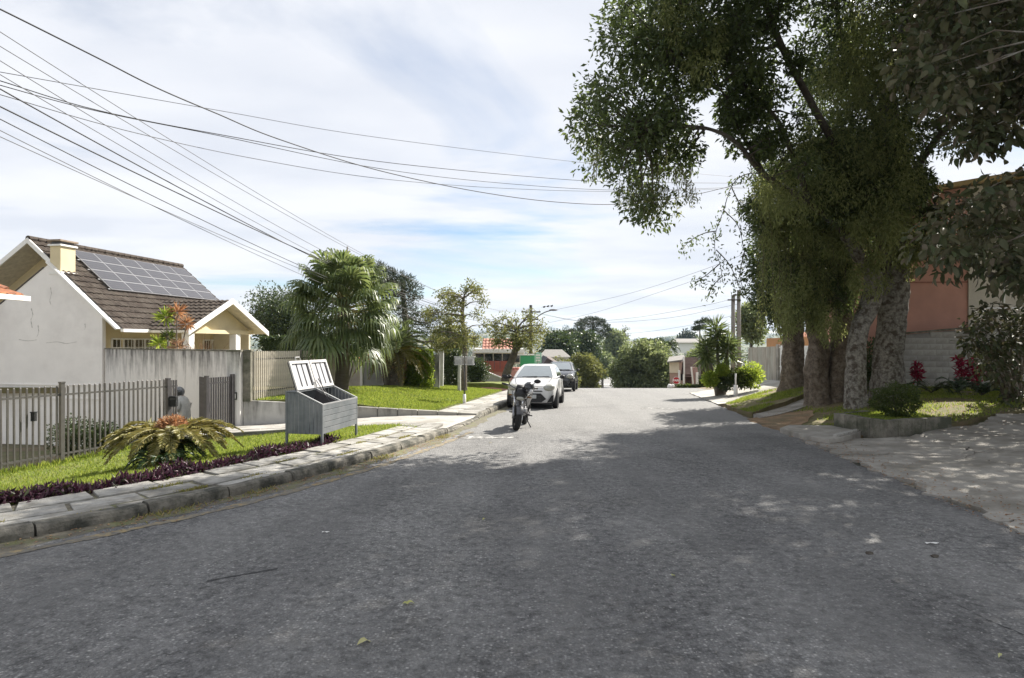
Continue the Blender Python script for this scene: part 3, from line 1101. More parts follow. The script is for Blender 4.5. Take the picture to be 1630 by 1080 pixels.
# boundary gable wall
wp = [(-9.2, -2.3), (-9.2, .35), (-5.27, 3.02), (-3.22, 4.47), (-2.95, 4.66), (-.66, 2.68), (-.66, -2.3)]
mb = MB(); mb.prism([hp(c, -.10, z) for c, z in wp], HL * .16)
gw = mb.obj('gable_wall', PLASTER, house)
mb = MB()
for zz in (.02, -.5):
    mb.bar(hp(-8.8, -.115, zz), hp(-.7, -.115, zz), .035, .035)
mb.obj('ledge', PLASTER, gw)
CRACK = M('wall_stain', (.50, .48, .455), .95, .2, 14)
for pts in (((-2.9, 3.75), (-2.86, 3.5), (-2.93, 3.25), (-2.88, 3.1)), ((-3.75, 2.95), (-3.68, 2.7), (-3.76, 2.5), (-3.70, 2.2)), ((-3.1, 1.62), (-2.6, 1.66), (-2.2, 1.60), (-1.75, 1.66)), ((-3.45, 2.3), (-3.42, 2.05), (-3.5, 1.85)), ((-1.4, 2.35), (-1.38, 2.2), (-1.45, 2.1)), ((-4.3, 1.75), (-3.9, 1.70), (-3.5, 1.74))):
    mb = MB(); P_ = smooth_path([(c, 0, z) for c, z in pts], 5)
    mb.grid([[hp(p.x - .013 * (1 + math.sin(i * 2.3) * .7), -.105, p.z - .010), hp(p.x + .013 * (1 + math.sin(i * 1.7) * .7), -.105, p.z + .010)] for i, p in enumerate(P_)])
    mb.obj('stain', CRACK, gw)
mb = MB(); mb.bar(hp(-2.98, -.10, 4.72), hp(.03, -.10, 2.14), .26, .07)
mb.obj('verge_flashing', TRIM, house)
mb = MB(); mb.bar(hp(-5.3, -.03, 3.03), hp(-3.2, -.03, 4.52), .2, .03)
mb.obj('coping', M('dark_coping', (.12, .11, .10), .9), house)
# recessed yellow gable and side wall
mb = MB(); mb.prism([hp(c, 1.2, z) for c, z in ((-8.6, -.1), (-8.6, 2.3), (RC, 5.5), (-1.0, 2.95), (-1.0, -.1))], HL * .12)
mb.obj('wall', YELLOW, house)
mb = MB(); mb.prism([hp(-1.02, l, z) for l, z in ((.0, -.05), (8.5, -.4), (8.5, 2.95), (.0, 2.95))], HC * -.12)
mb.obj('wall', YELLOW, house)
mb = MB(); mb.prism([hp(c, 8.5, z) for c, z in ((-8.4, -.5), (-8.4, 2.3), (RC, 5.5), (-1.0, 2.95), (-1.0, -.5))], HL * .12)
mb.obj('wall', YELLOW, house)
# roof: decks and tiles
mb = MB()
mb.prism([hp(RC, 0, RZ), hp(.08, 0, roof_z(.08)), hp(.08, 0, roof_z(.08) - .09), hp(RC, 0, RZ - .12), hp(-9.2, 0, RZ - 5.21 * .7 - .12), hp(-9.2, 0, RZ - 5.21 * .7)], HL * 8.65)
roof = mb.obj('roof', M('soffit_board', (.62, .58, .50), .8), house)
sl = math.hypot(4.07, 4.07 * RS)
t = tile_mesh(hp(.1, 0, roof_z(.1)), HL, HC * -1 + Vector((0, 0, RS)), 8.65, sl + .05)
tag(t.obj('roof_tiles', TILE, roof), kind='stuff')
t = tile_mesh(hp(-9.2, 0, RZ - 5.21 * .7), HL, HC + Vector((0, 0, .7)), 8.65, math.hypot(5.21, 5.21 * .7))
tag(t.obj('roof_tiles', TILE, roof), kind='stuff')
mb = MB()
for k in range(24):
    mb.tube([hp(RC, k * .36 - .02, RZ + .05), hp(RC, k * .36 + .38, RZ + .07)], [.12, .10], 8)
tag(mb.obj('ridge_tiles', TILE, roof), kind='stuff')
for nm, a, b in (('bargeboard', (RC, RZ), (-9.3, RZ - 5.31 * .7)), ('bargeboard', (RC, RZ), (-2.6, roof_z(-2.6)))):
    mb = MB(); mb.prism([hp(a[0], -.06, a[1] + .08), hp(b[0], -.06, b[1] + .08), hp(b[0], -.06, b[1] - .13), hp(a[0], -.06, a[1] - .13)], HL * .055)
    mb.obj(nm, TRIM, house)
mb = MB(); mb.bar(hp(.14, -.05, RZ0 - .10), hp(.14, 8.6, RZ0 - .10), .13, .12)
mb.obj('gutter', TRIM, house)
# chimney with a corbelled cap
mb = MB(); q = hp(-2.72, .26, 0)
rz_ = math.atan2(HL.y, HL.x) - math.pi / 2
mb.box(q + Vector((0, 0, 4.55)), (.46, .66, 1.6), (0, 0, rz_))
ch = mb.obj('chimney', YELLOW, house)
mb = MB(); mb.box(q + Vector((0, 0, 5.37)), (.58, .78, .07), (0, 0, rz_)); mb.obj('cap', TRIM, ch, bevel=.01)
mb = MB(); mb.box(q + Vector((0, 0, 5.46)), (.40, .60, .12), (0, 0, rz_)); mb.obj('flue', METAL_D, ch)
mb = MB(); mb.box(q + Vector((0, 0, 5.55)), (.60, .82, .07), (0, 0, rz_)); mb.obj('cap', M('weathered_cap', (.28, .22, .17), .9), ch, bevel=.01)
mb = MB(); mb.box(q + Vector((.04, -.03, 4.30)), (.56, .72, .10), (0, 0, rz_)); mb.obj('flashing', TRIM, ch)


def window(parent, o, ax, up, w, h, nx, ny, depth_dir, bars=0, frame=TRIM):
    """a window in a wall: o lower-left corner, ax/up unit axes, depth_dir outwards"""
    fr = MB(); t = .06
    for a, b in (((0, 0), (w, 0)), ((0, h), (w, h))): fr.bar(o + ax * a[0] + up * a[1], o + ax * b[0] + up * b[1], .08, t, up=up)
    for k in range(nx + 1): fr.bar(o + ax * (w * k / nx) + up * (t / 2), o + ax * (w * k / nx) + up * (h - t / 2), .07, t * (.9 if k in (0, nx) else .7), up=ax)
    for k in range(1, ny): fr.bar(o + up * (h * k / ny) + ax * .03, o + up * (h * k / ny) + ax * (w - .03), .06, t * .5, up=up)
    f = fr.obj('window', frame, parent)
    pn = MB(); pn.prism([o + ax * .02 + up * .02 - depth_dir * .02, o + ax * (w - .02) + up * .02 - depth_dir * .02, o + ax * (w - .02) + up * (h - .02) - depth_dir * .02, o + ax * .02 + up * (h - .02) - depth_dir * .02], depth_dir * -.015)
    pn.obj('pane', GLASSD, f)
    if bars:
        bb = MB()
        for k in range(1, bars): bb.bar(o + ax * (w * k / bars) + depth_dir * .05, o + ax * (w * k / bars) + up * h + depth_dir * .05, .018, .018, up=ax)
        bb.obj('window_grille', frame, f)
    return f


window(house, hp(-1.0, .72, .75), HL, Vector((0, 0, 1)), 2.3, 1.03, 4, 3, HC, 12)
window(house, hp(-1.0, 4.3, -.15), HL, Vector((0, 0, 1)), .95, 1.85, 2, 1, HC, 0)
window(house, hp(-1.0, 6.2, .65), HL, Vector((0, 0, 1)), 1.3, 1.1, 2, 2, HC, 8)
# porch
PL0, PL1, PM, PZ0, PZ1, PC = 1.31, 6.93, 4.12, 2.12, 3.47, 1.87
mb = MB()
mb.prism([hp(PC, PL0, PZ0), hp(PC, PM, PZ1), hp(PC, PL1, PZ0), hp(PC, PL1, PZ0 - .09), hp(PC, PM, PZ1 - .11), hp(PC, PL0, PZ0 - .09)], HC * -3.4)
pr = mb.obj('porch_roof', M('porch_soffit', (.66, .62, .53), .8), house)
ps = math.hypot(PM - PL0, PZ1 - PZ0)
t = tile_mesh(hp(PC - 3.4, PL0, PZ0), HC, HL * (PM - PL0) + Vector((0, 0, PZ1 - PZ0)), 3.38, ps)
tag(t.obj('porch_tiles', TILE, pr), kind='stuff')
t = tile_mesh(hp(PC - 3.4, PL1, PZ0), HC, HL * (PM - PL1) + Vector((0, 0, PZ1 - PZ0)), 3.38, ps)
tag(t.obj('porch_tiles', TILE, pr), kind='stuff')
for a, b in ((PL0 - .05, PM), (PL1 + .05, PM)):
    mb = MB(); mb.prism([hp(PC + .01, a, PZ0 - .18), hp(PC + .01, b, PZ1 - .14), hp(PC + .01, b, PZ1 + .10), hp(PC + .01, a, PZ0 + .05)], HC * .06)
    mb.obj('porch_bargeboard', TRIM, house)
mb = MB(); mb.prism([hp(1.3, PL0 + .55, PZ0 + .06), hp(1.3, PM, PZ1 - .13), hp(1.3, PL1 - .55, PZ0 + .06)], HC * -.1)
mb.obj('porch_gable', YELLOW, house)
mb = MB(); mb.bar(hp(1.35, PL0 + .5, PZ0 - .02), hp(1.35, PL1 - .5, PZ0 - .02), .22, .17); mb.obj('porch_beam', YELLOW, house)
for l in (1.95, 5.1):
    mb = MB(); mb.box(hp(1.38, l, .9), (.32, .34, 2.2), (0, 0, rz_)); mb.obj('porch_post', TRIM, house)
mb = MB(); mb.prism([hp(c, 6.95, z) for c, z in ((-1.0, -.4), (.9, -.4), (.9, 2.05), (-1.0, 2.3))], HL * .12)
mb.obj('porch_side_wall', CREAM, house)

# solar array on the sunny slope
SOLAR, N_, L_, b_ = mat_new('solar_cells')
tcs = N_.new('ShaderNodeTexCoord'); br = N_.new('ShaderNodeTexBrick')
br.offset = 0; br.inputs['Scale'].default_value = 1; br.inputs['Brick Width'].default_value = .158; br.inputs['Row Height'].default_value = .158
br.inputs['Mortar Size'].default_value = .004; br.inputs['Color1'].default_value = (.040, .040, .047, 1); br.inputs['Color2'].default_value = (.046, .046, .053, 1); br.inputs['Mortar'].default_value = (.16, .16, .17, 1)
L_.new(tcs.outputs['UV'], br.inputs['Vector']); L_.new(br.outputs['Color'], b_.inputs['Base Color'])
b_.inputs['Roughness'].default_value = .3; b_.inputs['Specular IOR Level'].default_value = .3


def ray_roof(u, v):
    o, d = Vector((0, 0, 1.65)), (at(u, v, 1.0) - Vector((0, 0, 1.65)))
    n = (HC * RS + Vector((0, 0, 1))).normalized()
    t = (hp(0, 0, RZ0 + .12) - o).dot(n) / d.dot(n)
    p = o + d * t - HO
    return p.dot(HC), p.dot(HL)


cs = [ray_roof(*p) for p in ((104, 395), (185, 467), (346, 474), (286, 428))]
print('solar corners', [(round(a, 2), round(b, 2)) for a, b in cs])
c_top, c_bot = (cs[0][0] + cs[3][0]) / 2, (cs[1][0] + cs[2][0]) / 2
l0, l1 = (cs[0][1] + cs[1][1]) / 2, (cs[2][1] + cs[3][1]) / 2
solar = thing('solar_array', 'grid of dark solar panels with pale frames on the brown tiled roof', 'solar panels', hp((c_top + c_bot) / 2, (l0 + l1) / 2, roof_z((c_top + c_bot) / 2)))
upv = (HC * -1 + Vector((0, 0, RS))).normalized(); nrm = (HC * RS + Vector((0, 0, 1))).normalized()
p0 = hp(c_bot, l0, roof_z(c_bot)) + nrm * .14
pw, ph = (l1 - l0) / 6, (c_bot - c_top) * math.hypot(1, RS) / 4
FRM = plain('panel_frame', (.42, .42, .43), .4, metal=.3)
for i in range(6):
    for j in range(4):
        o = p0 + HL * (i * pw) + upv * (j * ph)
        mb = MB(); g_ = .008
        q = [o + HL * g_ + upv * g_, o + HL * (pw - g_) + upv * g_, o + HL * (pw - g_) + upv * (ph - g_), o + HL * g_ + upv * (ph - g_)]
        mb.prism([x - nrm * .035 for x in q], nrm * .035)
        f = mb.obj('solar_panel', FRM, solar)
        mb = MB(); e = .022
        q = [o + HL * e + upv * e, o + HL * (pw - e) + upv * e, o + HL * (pw - e) + upv * (ph - e), o + HL * e + upv * (ph - e)]
        mb.add([x + nrm * .003 for x in q], [(0, 1, 2, 3)])
        po = mb.obj('cell_sheet', SOLAR, f)
        uvl = po.data.uv_layers.new(name='UVMap')
        for k, (a, c) in enumerate(((0, 0), (pw, 0), (pw, ph), (0, ph))): uvl.data[k].uv = (a, c)
for j in range(5):
    mb = MB(); q = p0 + upv * (j * ph * .97 + .06) - nrm * .055
    mb.bar(q - HL * .1, q + HL * (pw * 6 + .1), .04, .035, up=nrm); mb.obj('rail', FRM, solar)

# stained wall between house corner and gate pillar
WA, WB = hp(-.62, -.02, 0), Vector((-7.62, 16.52, 0))
wd = (WB - WA).normalized(); wnorm = Vector((wd.y, -wd.x, 0))
wall = thing('boundary_wall', 'soot streaked white rendered boundary wall left of the gate pillar', 'wall', (WA + WB) / 2 + Vector((0, 0, -1.2)))
mb = MB(); mb.prism([WA + Vector((0, 0, -2.3)), WB + Vector((0, 0, -.75)), WB + Vector((0, 0, 1.40)), WA + Vector((0, 0, 1.39))], wnorm * -.15)
mb.obj('render', STAIN, wall)
mb = MB(); mb.bar(WA + Vector((0, 0, 1.41)) - wnorm * .075, WB + Vector((0, 0, 1.425)) - wnorm * .075, .19, .035)
mb.obj('coping', CONC_D, wall)
# end pier with the intercom and the dark column above the low wall
pier = thing('gate_pier', 'white stained pier at the right end of the gate', 'pillar', (-7.5, 16.4, -.7))
mb = MB(); mb.box((-7.46, 16.42, .35), (.34, .26, 2.1), (0, 0, .1)); mb.obj('shaft', STAIN, pier)
mb = MB(); mb.box((-7.46, 16.42, 1.42), (.38, .30, .05), (0, 0, .1)); mb.obj('cap', CONC_D, pier)
col = thing('fence_column', 'dark grey square column where the garden railings begin', 'pillar', (-7.2, 16.6, .05))
mb = MB(); mb.box((-7.20, 16.62, .72), (.20, .22, 1.36), (0, 0, .1)); mb.obj('shaft', CONC_D, col)
mb = MB(); mb.box((-7.20, 16.62, 1.42), (.23, .25, .05), (0, 0, .1)); mb.obj('cap', CONC_D, col)
ic = thing('intercom', 'small black framed intercom mounted on the white gate pier', 'intercom', (-7.42, 16.24, .1))
mb = MB(); mb.box((-7.41, 16.265, .21), (.13, .03, .2), (0, 0, .1)); mb.obj('frame', BLACK, ic, bevel=.005)
mb = MB(); mb.box((-7.408, 16.247, .21), (.075, .012, .13), (0, 0, .1)); mb.obj('plate', TRIM, ic)

# low retaining wall along the driveway
low = thing('retaining_wall', 'low streaked white retaining wall below the garden railings', 'wall', (-6.4, 17, -.6))
mb = MB(); mb.prism([Vector(p) for p in ((-7.28, 16.52, -.8), (-5.0, 17.33, -.8), (-5.0, 17.33, -.13), (-7.28, 16.52, .07))], (-.05, .16, 0))
mb.obj('render', STAIN_LOW, low)
edg = thing('lawn_edging', 'long low mossy stone edging between lawn and driveway', 'edging', (-2.8, 17.4, -.45))
nseg = 7
for k in range(nseg):
    a = Vector((-4.98, 17.33, 0)).lerp(Vector((-.98, 17.42, 0)), k / nseg); b = Vector((-4.98, 17.33, 0)).lerp(Vector((-.98, 17.42, 0)), (k + 1) / nseg)
    za, zb = -.15 - .24 * k / nseg, -.15 - .24 * (k + 1) / nseg
    mb = MB(); j = rnd.uniform(-.01, .01)
    mb.prism([Vector((a.x + .006, a.y + j, -.75)), Vector((b.x - .006, b.y + j, -.75)), Vector((b.x - .006, b.y + j, zb)), Vector((a.x + .006, a.y + j, za))], (0, .17, 0))
    mb.obj('edging_stone', STAIN_K, edg, bevel=.018)


# railings along the street
def fpt(t, z): q = fence_xy(t); return Vector((q.x, q.y, z))
def fbase(t): return np.interp(t, [0, 2, 4.5, 6, 12], [-.62, -.69, -.74, -.745, -.76])


fence = thing('street_fence', 'grey steel picket fence along the near lot, left of the gate', 'fence', fpt(5, -.74))
mesh_p = None
for k in range(84):
    t = 2.14 + k * .108
    if abs(t - 4.42) < .05 or abs(t - 8.2) < .05: continue
    b = float(fbase(t)) + .02
    top = .77 + rnd.uniform(-.008, .008)
    mb = MB(); mb.box((0, 0, 0), (.028, .028, top - b)); mb.add([(-.014, -.014, (top - b) / 2), (.014, -.014, (top - b) / 2), (.014, .014, (top - b) / 2), (-.014, .014, (top - b) / 2), (0, 0, (top - b) / 2 + .02)], [(0, 1, 4), (1, 2, 4), (2, 3, 4), (3, 0, 4)])
    if k % 12 == 0 or mesh_p is None:
        o = mb.obj('picket', METAL_T, fence, local=True); mesh_p = o.data; hb = top - b
    else:
        o = bpy.data.objects.new('picket', mesh_p); COL.objects.link(o); o.parent = fence
        o.scale.z = (top - b) / hb
    o.location = fpt(t, (top + b) / 2) - org(fence)
    o.rotation_euler = (rnd.uniform(-.006, .006), rnd.uniform(-.006, .006), math.atan2(FN.y, FN.x))
for z0 in (.60, -.56):
    mb = MB(); mb.bar(fpt(2.05, z0), fpt(12, z0 + (-.10 if z0 < 0 else 0)), .026, .036); mb.obj('rail', METAL_T, fence)
for t in (4.42, 8.2):
    mb = MB(); mb.box(fpt(t, .02), (.075, .075, 1.62), (0, 0, math.atan2(FN.y, FN.x))); mb.box(fpt(t, .845), (.09, .09, .03), (0, 0, math.atan2(FN.y, FN.x))); mb.obj('post', METAL_T, fence)

gate = thing('driveway_gate', 'dark steel picket gate standing open between fence post and white pier', 'gate', fpt(1, -.66))
for t in (2.03, .93, .10):
    mb = MB(); mb.box(fpt(t, .05), (.085, .085, 1.5), (0, 0, math.atan2(FN.y, FN.x))); mb.obj('post', METAL_D, gate)
gm = None
gl = Vector((-.62, .79, 0))                                     # open leaf, swung inwards
gs = [fpt(t, 0) for t in (1.95, 1.88, 1.81)] + [fpt(.93 - .075 * k, 0) for k in range(1, 11)] + [fpt(.93, 0) + gl * (.085 * k) for k in range(1, 10)]
for p in gs:
    mb = MB(); b, top = -.60, .745
    if gm is None:
        mb.box((0, 0, 0), (.032, .032, top - b)); o = mb.obj('picket', METAL_D, gate, local=True); gm = o.data
    else:
        o = bpy.data.objects.new('picket', gm); COL.objects.link(o); o.parent = gate
    o.location = Vector((p.x, p.y, (top + b) / 2)) - org(gate); o.rotation_euler.z = math.atan2(FN.y, FN.x)
for z0 in (.60, -.52):
    for a, b in ((fpt(2.0, z0), fpt(1.78, z0)), (fpt(.9, z0), fpt(.12, z0)), (fpt(.93, z0), fpt(.93, z0) + gl * .82)):
        mb = MB(); mb.bar(a, b, .026, .04); mb.obj('rail', METAL_D, gate)
mb = MB(); mb.box(fpt(.86, -.02), (.05, .07, .24), (0, 0, .37)); mb.obj('lock', METAL_D, gate)
box_ = thing('letter_box', 'black letter box hung on the dark gate post beside the rider', 'letter box', fpt(1.9, .1) + Vector((.05, -.05, 0)))
mb = MB(); c = fpt(1.93, .25) + Vector((.09, -.08, 0)); mb.box(c, (.16, .10, .25), (0, 0, .0)); mb.obj('body', BLACK, box_, bevel=.01)
mb = MB(); mb.box(c + Vector((0, -.055, .06)), (.12, .012, .03)); mb.obj('flap', METAL_D, box_)
b2 = MB(); b2.box(fpt(4.95, .22) + Vector((.04, -.03, 0)), (.075, .06, .16)); b2.box(fpt(4.95, .31) + Vector((.04, -.03, 0)), (.09, .075, .02))
one('meter_box', b2, BLACK, 'tiny black box fixed to the grey pickets left of the fence post', 'box')

# railings of the upper garden
gf = thing('garden_railing', 'pale picket railing above the low retaining wall, behind the rubbish box', 'fence', (-6.9, 19, .05))
gd = Vector((.154, .988, 0)); g0 = Vector((-7.08, 16.75, 0)); mp_ = None
for k in range(56):
    p = g0 + gd * (k * .107)
    zb = float(np.interp(p.y, [17, 22, 30], [.07, .02, -.3])); h = 1.33
    if mp_ is None:
        mb = MB(); mb.box((0, 0, 0), (.035, .03, h)); o = mb.obj('picket', M('beige_picket', (.50, .46, .38), .7), gf, local=True); mp_ = o.data
    else:
        o = bpy.data.objects.new('picket', mp_); COL.objects.link(o); o.parent = gf
    o.location = Vector((p.x, p.y, zb + h / 2)) - org(gf)
for z in (.28, 1.18):
    mb = MB(); mb.bar(g0 + Vector((0, 0, z)), g0 + gd * 6 + Vector((0, 0, z - .05)), .025, .035); mb.obj('rail', METAL_T, gf)
for k in (2.55, 4.1, 6.05):
    p = g0 + gd * k
    mb = MB(); mb.box((p.x, p.y, .70), (.11, .11, 1.42)); mb.obj('post', CONC_D, gf)

# neighbour's roof corner at the left edge
nb = thing('neighbour_house', 'corner of a terracotta roof with white gutter at the left edge', 'house', (-14, 12, -1.5))
e0 = Vector((-11.2, 14.0, 2.62)); ev = Vector((0, -1, 0)); uv_ = Vector((-1, 0, .45)).normalized()
mb = MB(); mb.prism([e0 + Vector((-.04, 0, 0)), e0 + Vector((-.04, 0, .06)), e0 + Vector((-4.0, 0, 1.85)), e0 + Vector((-4.0, 0, 1.75))], (0, -8, 0)); rf = mb.obj('roof', M('dark_soffit', (.12, .10, .085), .9), nb)
t = tile_mesh(e0 + Vector((-.05, 0, .06)), ev, uv_, 7.9, 4.3, .2, .36)
tag(t.obj('roof_tiles', TERRA, rf), kind='stuff')
mb = MB(); mb.bar(e0 + Vector((0.04, .05, .03)), e0 + Vector((.04, -8, .03)), .13, .11); mb.obj('gutter', TRIM, nb)
mb = MB(); mb.prism([(-12.5, 6.2, -2.2), (-12.5, 13.6, -2.2), (-12.5, 13.6, 2.6), (-12.5, 6.2, 2.6)], (-3, 0, 0)); mb.obj('wall', CREAM, nb)

# ------------------------------------------------------------------ rubbish box with open lids
bo = Vector((-3.42, 11.0, 0)); ba = Vector((.18, .984, 0)).normalized(); bb_ = Vector((-.984, .18, 0)).normalized(); Z = Vector((0, 0, 1))
gb = -.20
bin_ = thing('rubbish_box', 'grey metal rubbish box on legs with both lids propped open', 'rubbish box', bo + ba * .72 + bb_ * .36 + Z * gb)
LB, DB, ZB, ZF, ZK, FT = 1.46, .73, -.02, .515, .745, .22
def bp_(a, b, z): return bo + ba * a + bb_ * b + Z * z
def slope_z(b): return ZK if b >= DB - FT else ZF + (ZK - ZF) * b / (DB - FT)
for k in range(5):
    z0, z1 = ZB + (ZF - ZB) * k / 5 + .004, ZB + (ZF - ZB) * (k + 1) / 5 - .004
    mb = MB(); mb.prism([bp_(.035, 0, z0), bp_(LB - .035, 0, z0), bp_(LB - .035, 0, z1), bp_(.035, 0, z1)], bb_ * .02); mb.obj('front_slat', GALV, bin_, bevel=.004)
for a0 in (0, LB - .018):
    for k in range(9):
        b0, b1 = .035 + (DB - .07) * k / 9 + .003, .035 + (DB - .07) * (k + 1) / 9 - .003
        zb = ZB - (.07 if .25 < b0 < .6 else 0)
        mb = MB(); mb.prism([bp_(a0, b0, ZB), bp_(a0, b1, ZB), bp_(a0, b1, slope_z(b1) - .02), bp_(a0, b0, slope_z(b0) - .02)], ba * .018); mb.obj('side_board', GALV, bin_, bevel=.003)
mb = MB(); mb.prism([bp_(.02, DB - .02, ZB), bp_(LB - .02, DB - .02, ZB), bp_(LB - .02, DB - .02, ZK - .01), bp_(.02, DB - .02, ZK - .01)], bb_ * .015); mb.obj('back_panel', GALV, bin_)
mb = MB(); mb.prism([bp_(.03, .03, ZB + .02), bp_(LB - .03, .03, ZB + .02), bp_(LB - .03, DB - .03, ZB + .02), bp_(.03, DB - .03, ZB + .02)], Z * .015); mb.obj('floor_panel', METAL_D, bin_)
mb = MB(); mb.prism([bp_(-.005, DB - FT, ZK - .012), bp_(LB + .005, DB - FT, ZK - .012), bp_(LB + .005, DB + .005, ZK - .012), bp_(-.005, DB + .005, ZK - .012)], Z * .018); mb.obj('top_panel', GALV, bin_)
for a in (.017, LB - .017):
    for b in (.017, DB - .017):
        mb = MB(); p = bp_(a, b, 0)
        mb.bar(Vector((p.x, p.y, gb - .05)), Vector((p.x, p.y, slope_z(b) - .004)), .038, .038, up=ba); mb.obj('leg', GALV, bin_)
rim = MB()
for a in (.012, LB / 2, LB - .012): rim.bar(bp_(a, .0, ZF + .004), bp_(a, DB - FT, ZK + .004), .032, .022)
rim.bar(bp_(0, .012, ZF + .004), bp_(LB, .012, ZF + .004), .03, .022)
rim.obj('rim', M('pale_rim', (.34, .345, .345), .5, metal=.3), bin_)
mb = MB(); mb.prism([bp_(LB / 2 - .008, .03, ZB + .03), bp_(LB / 2 - .008, DB - .04, ZB + .03), bp_(LB / 2 - .008, DB - FT, ZK - .03), bp_(LB / 2 - .008, .03, ZF - .02)], ba * .016); mb.obj('divider', METAL_D, bin_)
LID = M('pale_lid', (.50, .49, .475), .55, .08, 6, .05)
LIDG = M('lid_sheet', (.42, .42, .43), .4, .1, 6, .05, metal=.1)
ld = (Z * .96 + bb_ * .31).normalized(); ln = ld.cross(ba).normalized()
if ln.dot(bb_) > 0: ln = -ln
for k, tilt in ((0, 0.0), (1, -.04)):
    a0, a1 = .02 + k * LB / 2, LB / 2 - .02 + k * LB / 2
    d = (ld + Z * tilt).normalized(); h0 = bp_(0, DB - FT, ZK + .02); H_ = .56
    def lp(a, h, o=0): return h0 + ba * a + d * h + ln * o
    mb = MB()
    w_ = .055
    mb.bar(lp(a0, w_ / 2), lp(a1, w_ / 2), .03, w_, up=d); mb.bar(lp(a0, H_ - w_ / 2), lp(a1, H_ - w_ / 2), .03, w_, up=d)
    mb.bar(lp(a0 + w_ / 2, w_), lp(a0 + w_ / 2, H_ - w_), .03, w_, up=ba); mb.bar(lp(a1 - w_ / 2, w_), lp(a1 - w_ / 2, H_ - w_), .03, w_, up=ba)
    lid = mb.obj('lid', LID, bin_, bevel=.004)
    iw = (a1 - a0 - 2 * w_)
    for q in range(3):
        x0 = a0 + w_ + .03 + q * (iw - .03) / 3; x1 = x0 + (iw - .03) / 3 - .045
        mb = MB(); mb.prism([lp(x0, w_, -.012), lp(x1, w_, -.012), lp(x1, H_ - w_, -.012), lp(x0, H_ - w_, -.012)], ln * -.012); mb.obj('lid_slat', LIDG, lid)
    mb = MB(); mb.prism([lp(a0 + .01, .01, -.03), lp(a1 - .01, .01, -.03), lp(a1 - .01, H_ - .01, -.03), lp(a0 + .01, H_ - .01, -.03)], ln * -.008); mb.obj('lid_back', METAL_D, lid)
    if k == 0:
        mb = MB(); c = (a0 + a1) / 2
        mb.tube([lp(c - .09, H_), lp(c - .07, H_ + .07), lp(c + .07, H_ + .07), lp(c + .09, H_)], .011, 6); mb.obj('handle', LID, lid)
mb = MB(); mb.tube([bp_(LB / 2 + .03, DB - FT - .02, ZK + .2), bp_(LB / 2 + .05, .25, ZF + .02)], .009, 6); mb.tube([bp_(LB / 2 - .02, DB - FT, ZK + .18), bp_(LB / 2 - .05, .18, ZF - .05)], .008, 6)
mb.obj('prop', METAL_D, bin_)
# ------------------------------------------------------------------ vehicles and the rider
WPAINT = plain('white_car_paint', (.62, .62, .615), .28, spec=.5, coat=.6)
DPAINT = plain('dark_car_paint', (.022, .024, .028), .2, spec=.5, coat=.7)
GPAINT = plain('grey_car_paint', (.20, .205, .21), .3, metal=.4, coat=.6)
TYRE = M('tyre_rubber', (.022, .022, .022), .85, .2, 20, .3, 80)
ALLOY = plain('alloy', (.35, .35, .36), .35, metal=.8)
CHROME = plain('chrome', (.7, .7, .71), .12, metal=1)
GLASS = plain('car_glass', (.17, .20, .215), .05, spec=.9, coat=1)
LAMP = plain('lamp_lens', (.30, .30, .255), .15, spec=.7, coat=1)
RED = plain('red_lens', (.30, .012, .010), .2, coat=1)


def wheel(parent, c, r, w, rim_mat, axis='x', spokes=5, tyre_only=False):
    mt = Matrix.Rotation(math.radians(90), 3, 'Y')
    mb = MB(); t = r * .3
    prof = [(r - t, -w / 2 + .01), (r - t * .5, -w / 2), (r - .02, -w / 2 + .01), (r, -w / 4), (r, w / 4), (r - .02, w / 2 - .01), (r - t * .5, w / 2), (r - t, w / 2 - .01)]
    mb.lathe(prof, c, 24, mt)
    wh = mb.obj('wheel', TYRE, parent, smooth=True, local=True)
    mb = MB(); mb.lathe([(r - t, -w * .42), (r - t, w * .42)], c, 20, mt)
    for s in (-1, 1):
        ri = r - t
        mb.lathe([(ri, s * w * .42), (ri * .88, s * w * .36), (ri * .86, s * w * .2)], c, 20, mt)
        for k in range(spokes):
            a = 2 * math.pi * k / spokes
            d = Vector((0, math.cos(a), math.sin(a)))
            mb.bar(Vector(c) + Vector((s * w * .34, 0, 0)) + d * .03, Vector(c) + Vector((s * w * .33, 0, 0)) + d * ri * .9, .045 if not tyre_only else .02, .02, up=(1, 0, 0))
        mb.lathe([(.0, s * w * .40), (.05, s * w * .40), (.055, s * w * .3)], c, 10, mt)
    mb.obj('rim', rim_mat, wh, smooth=False, local=True)
    return wh


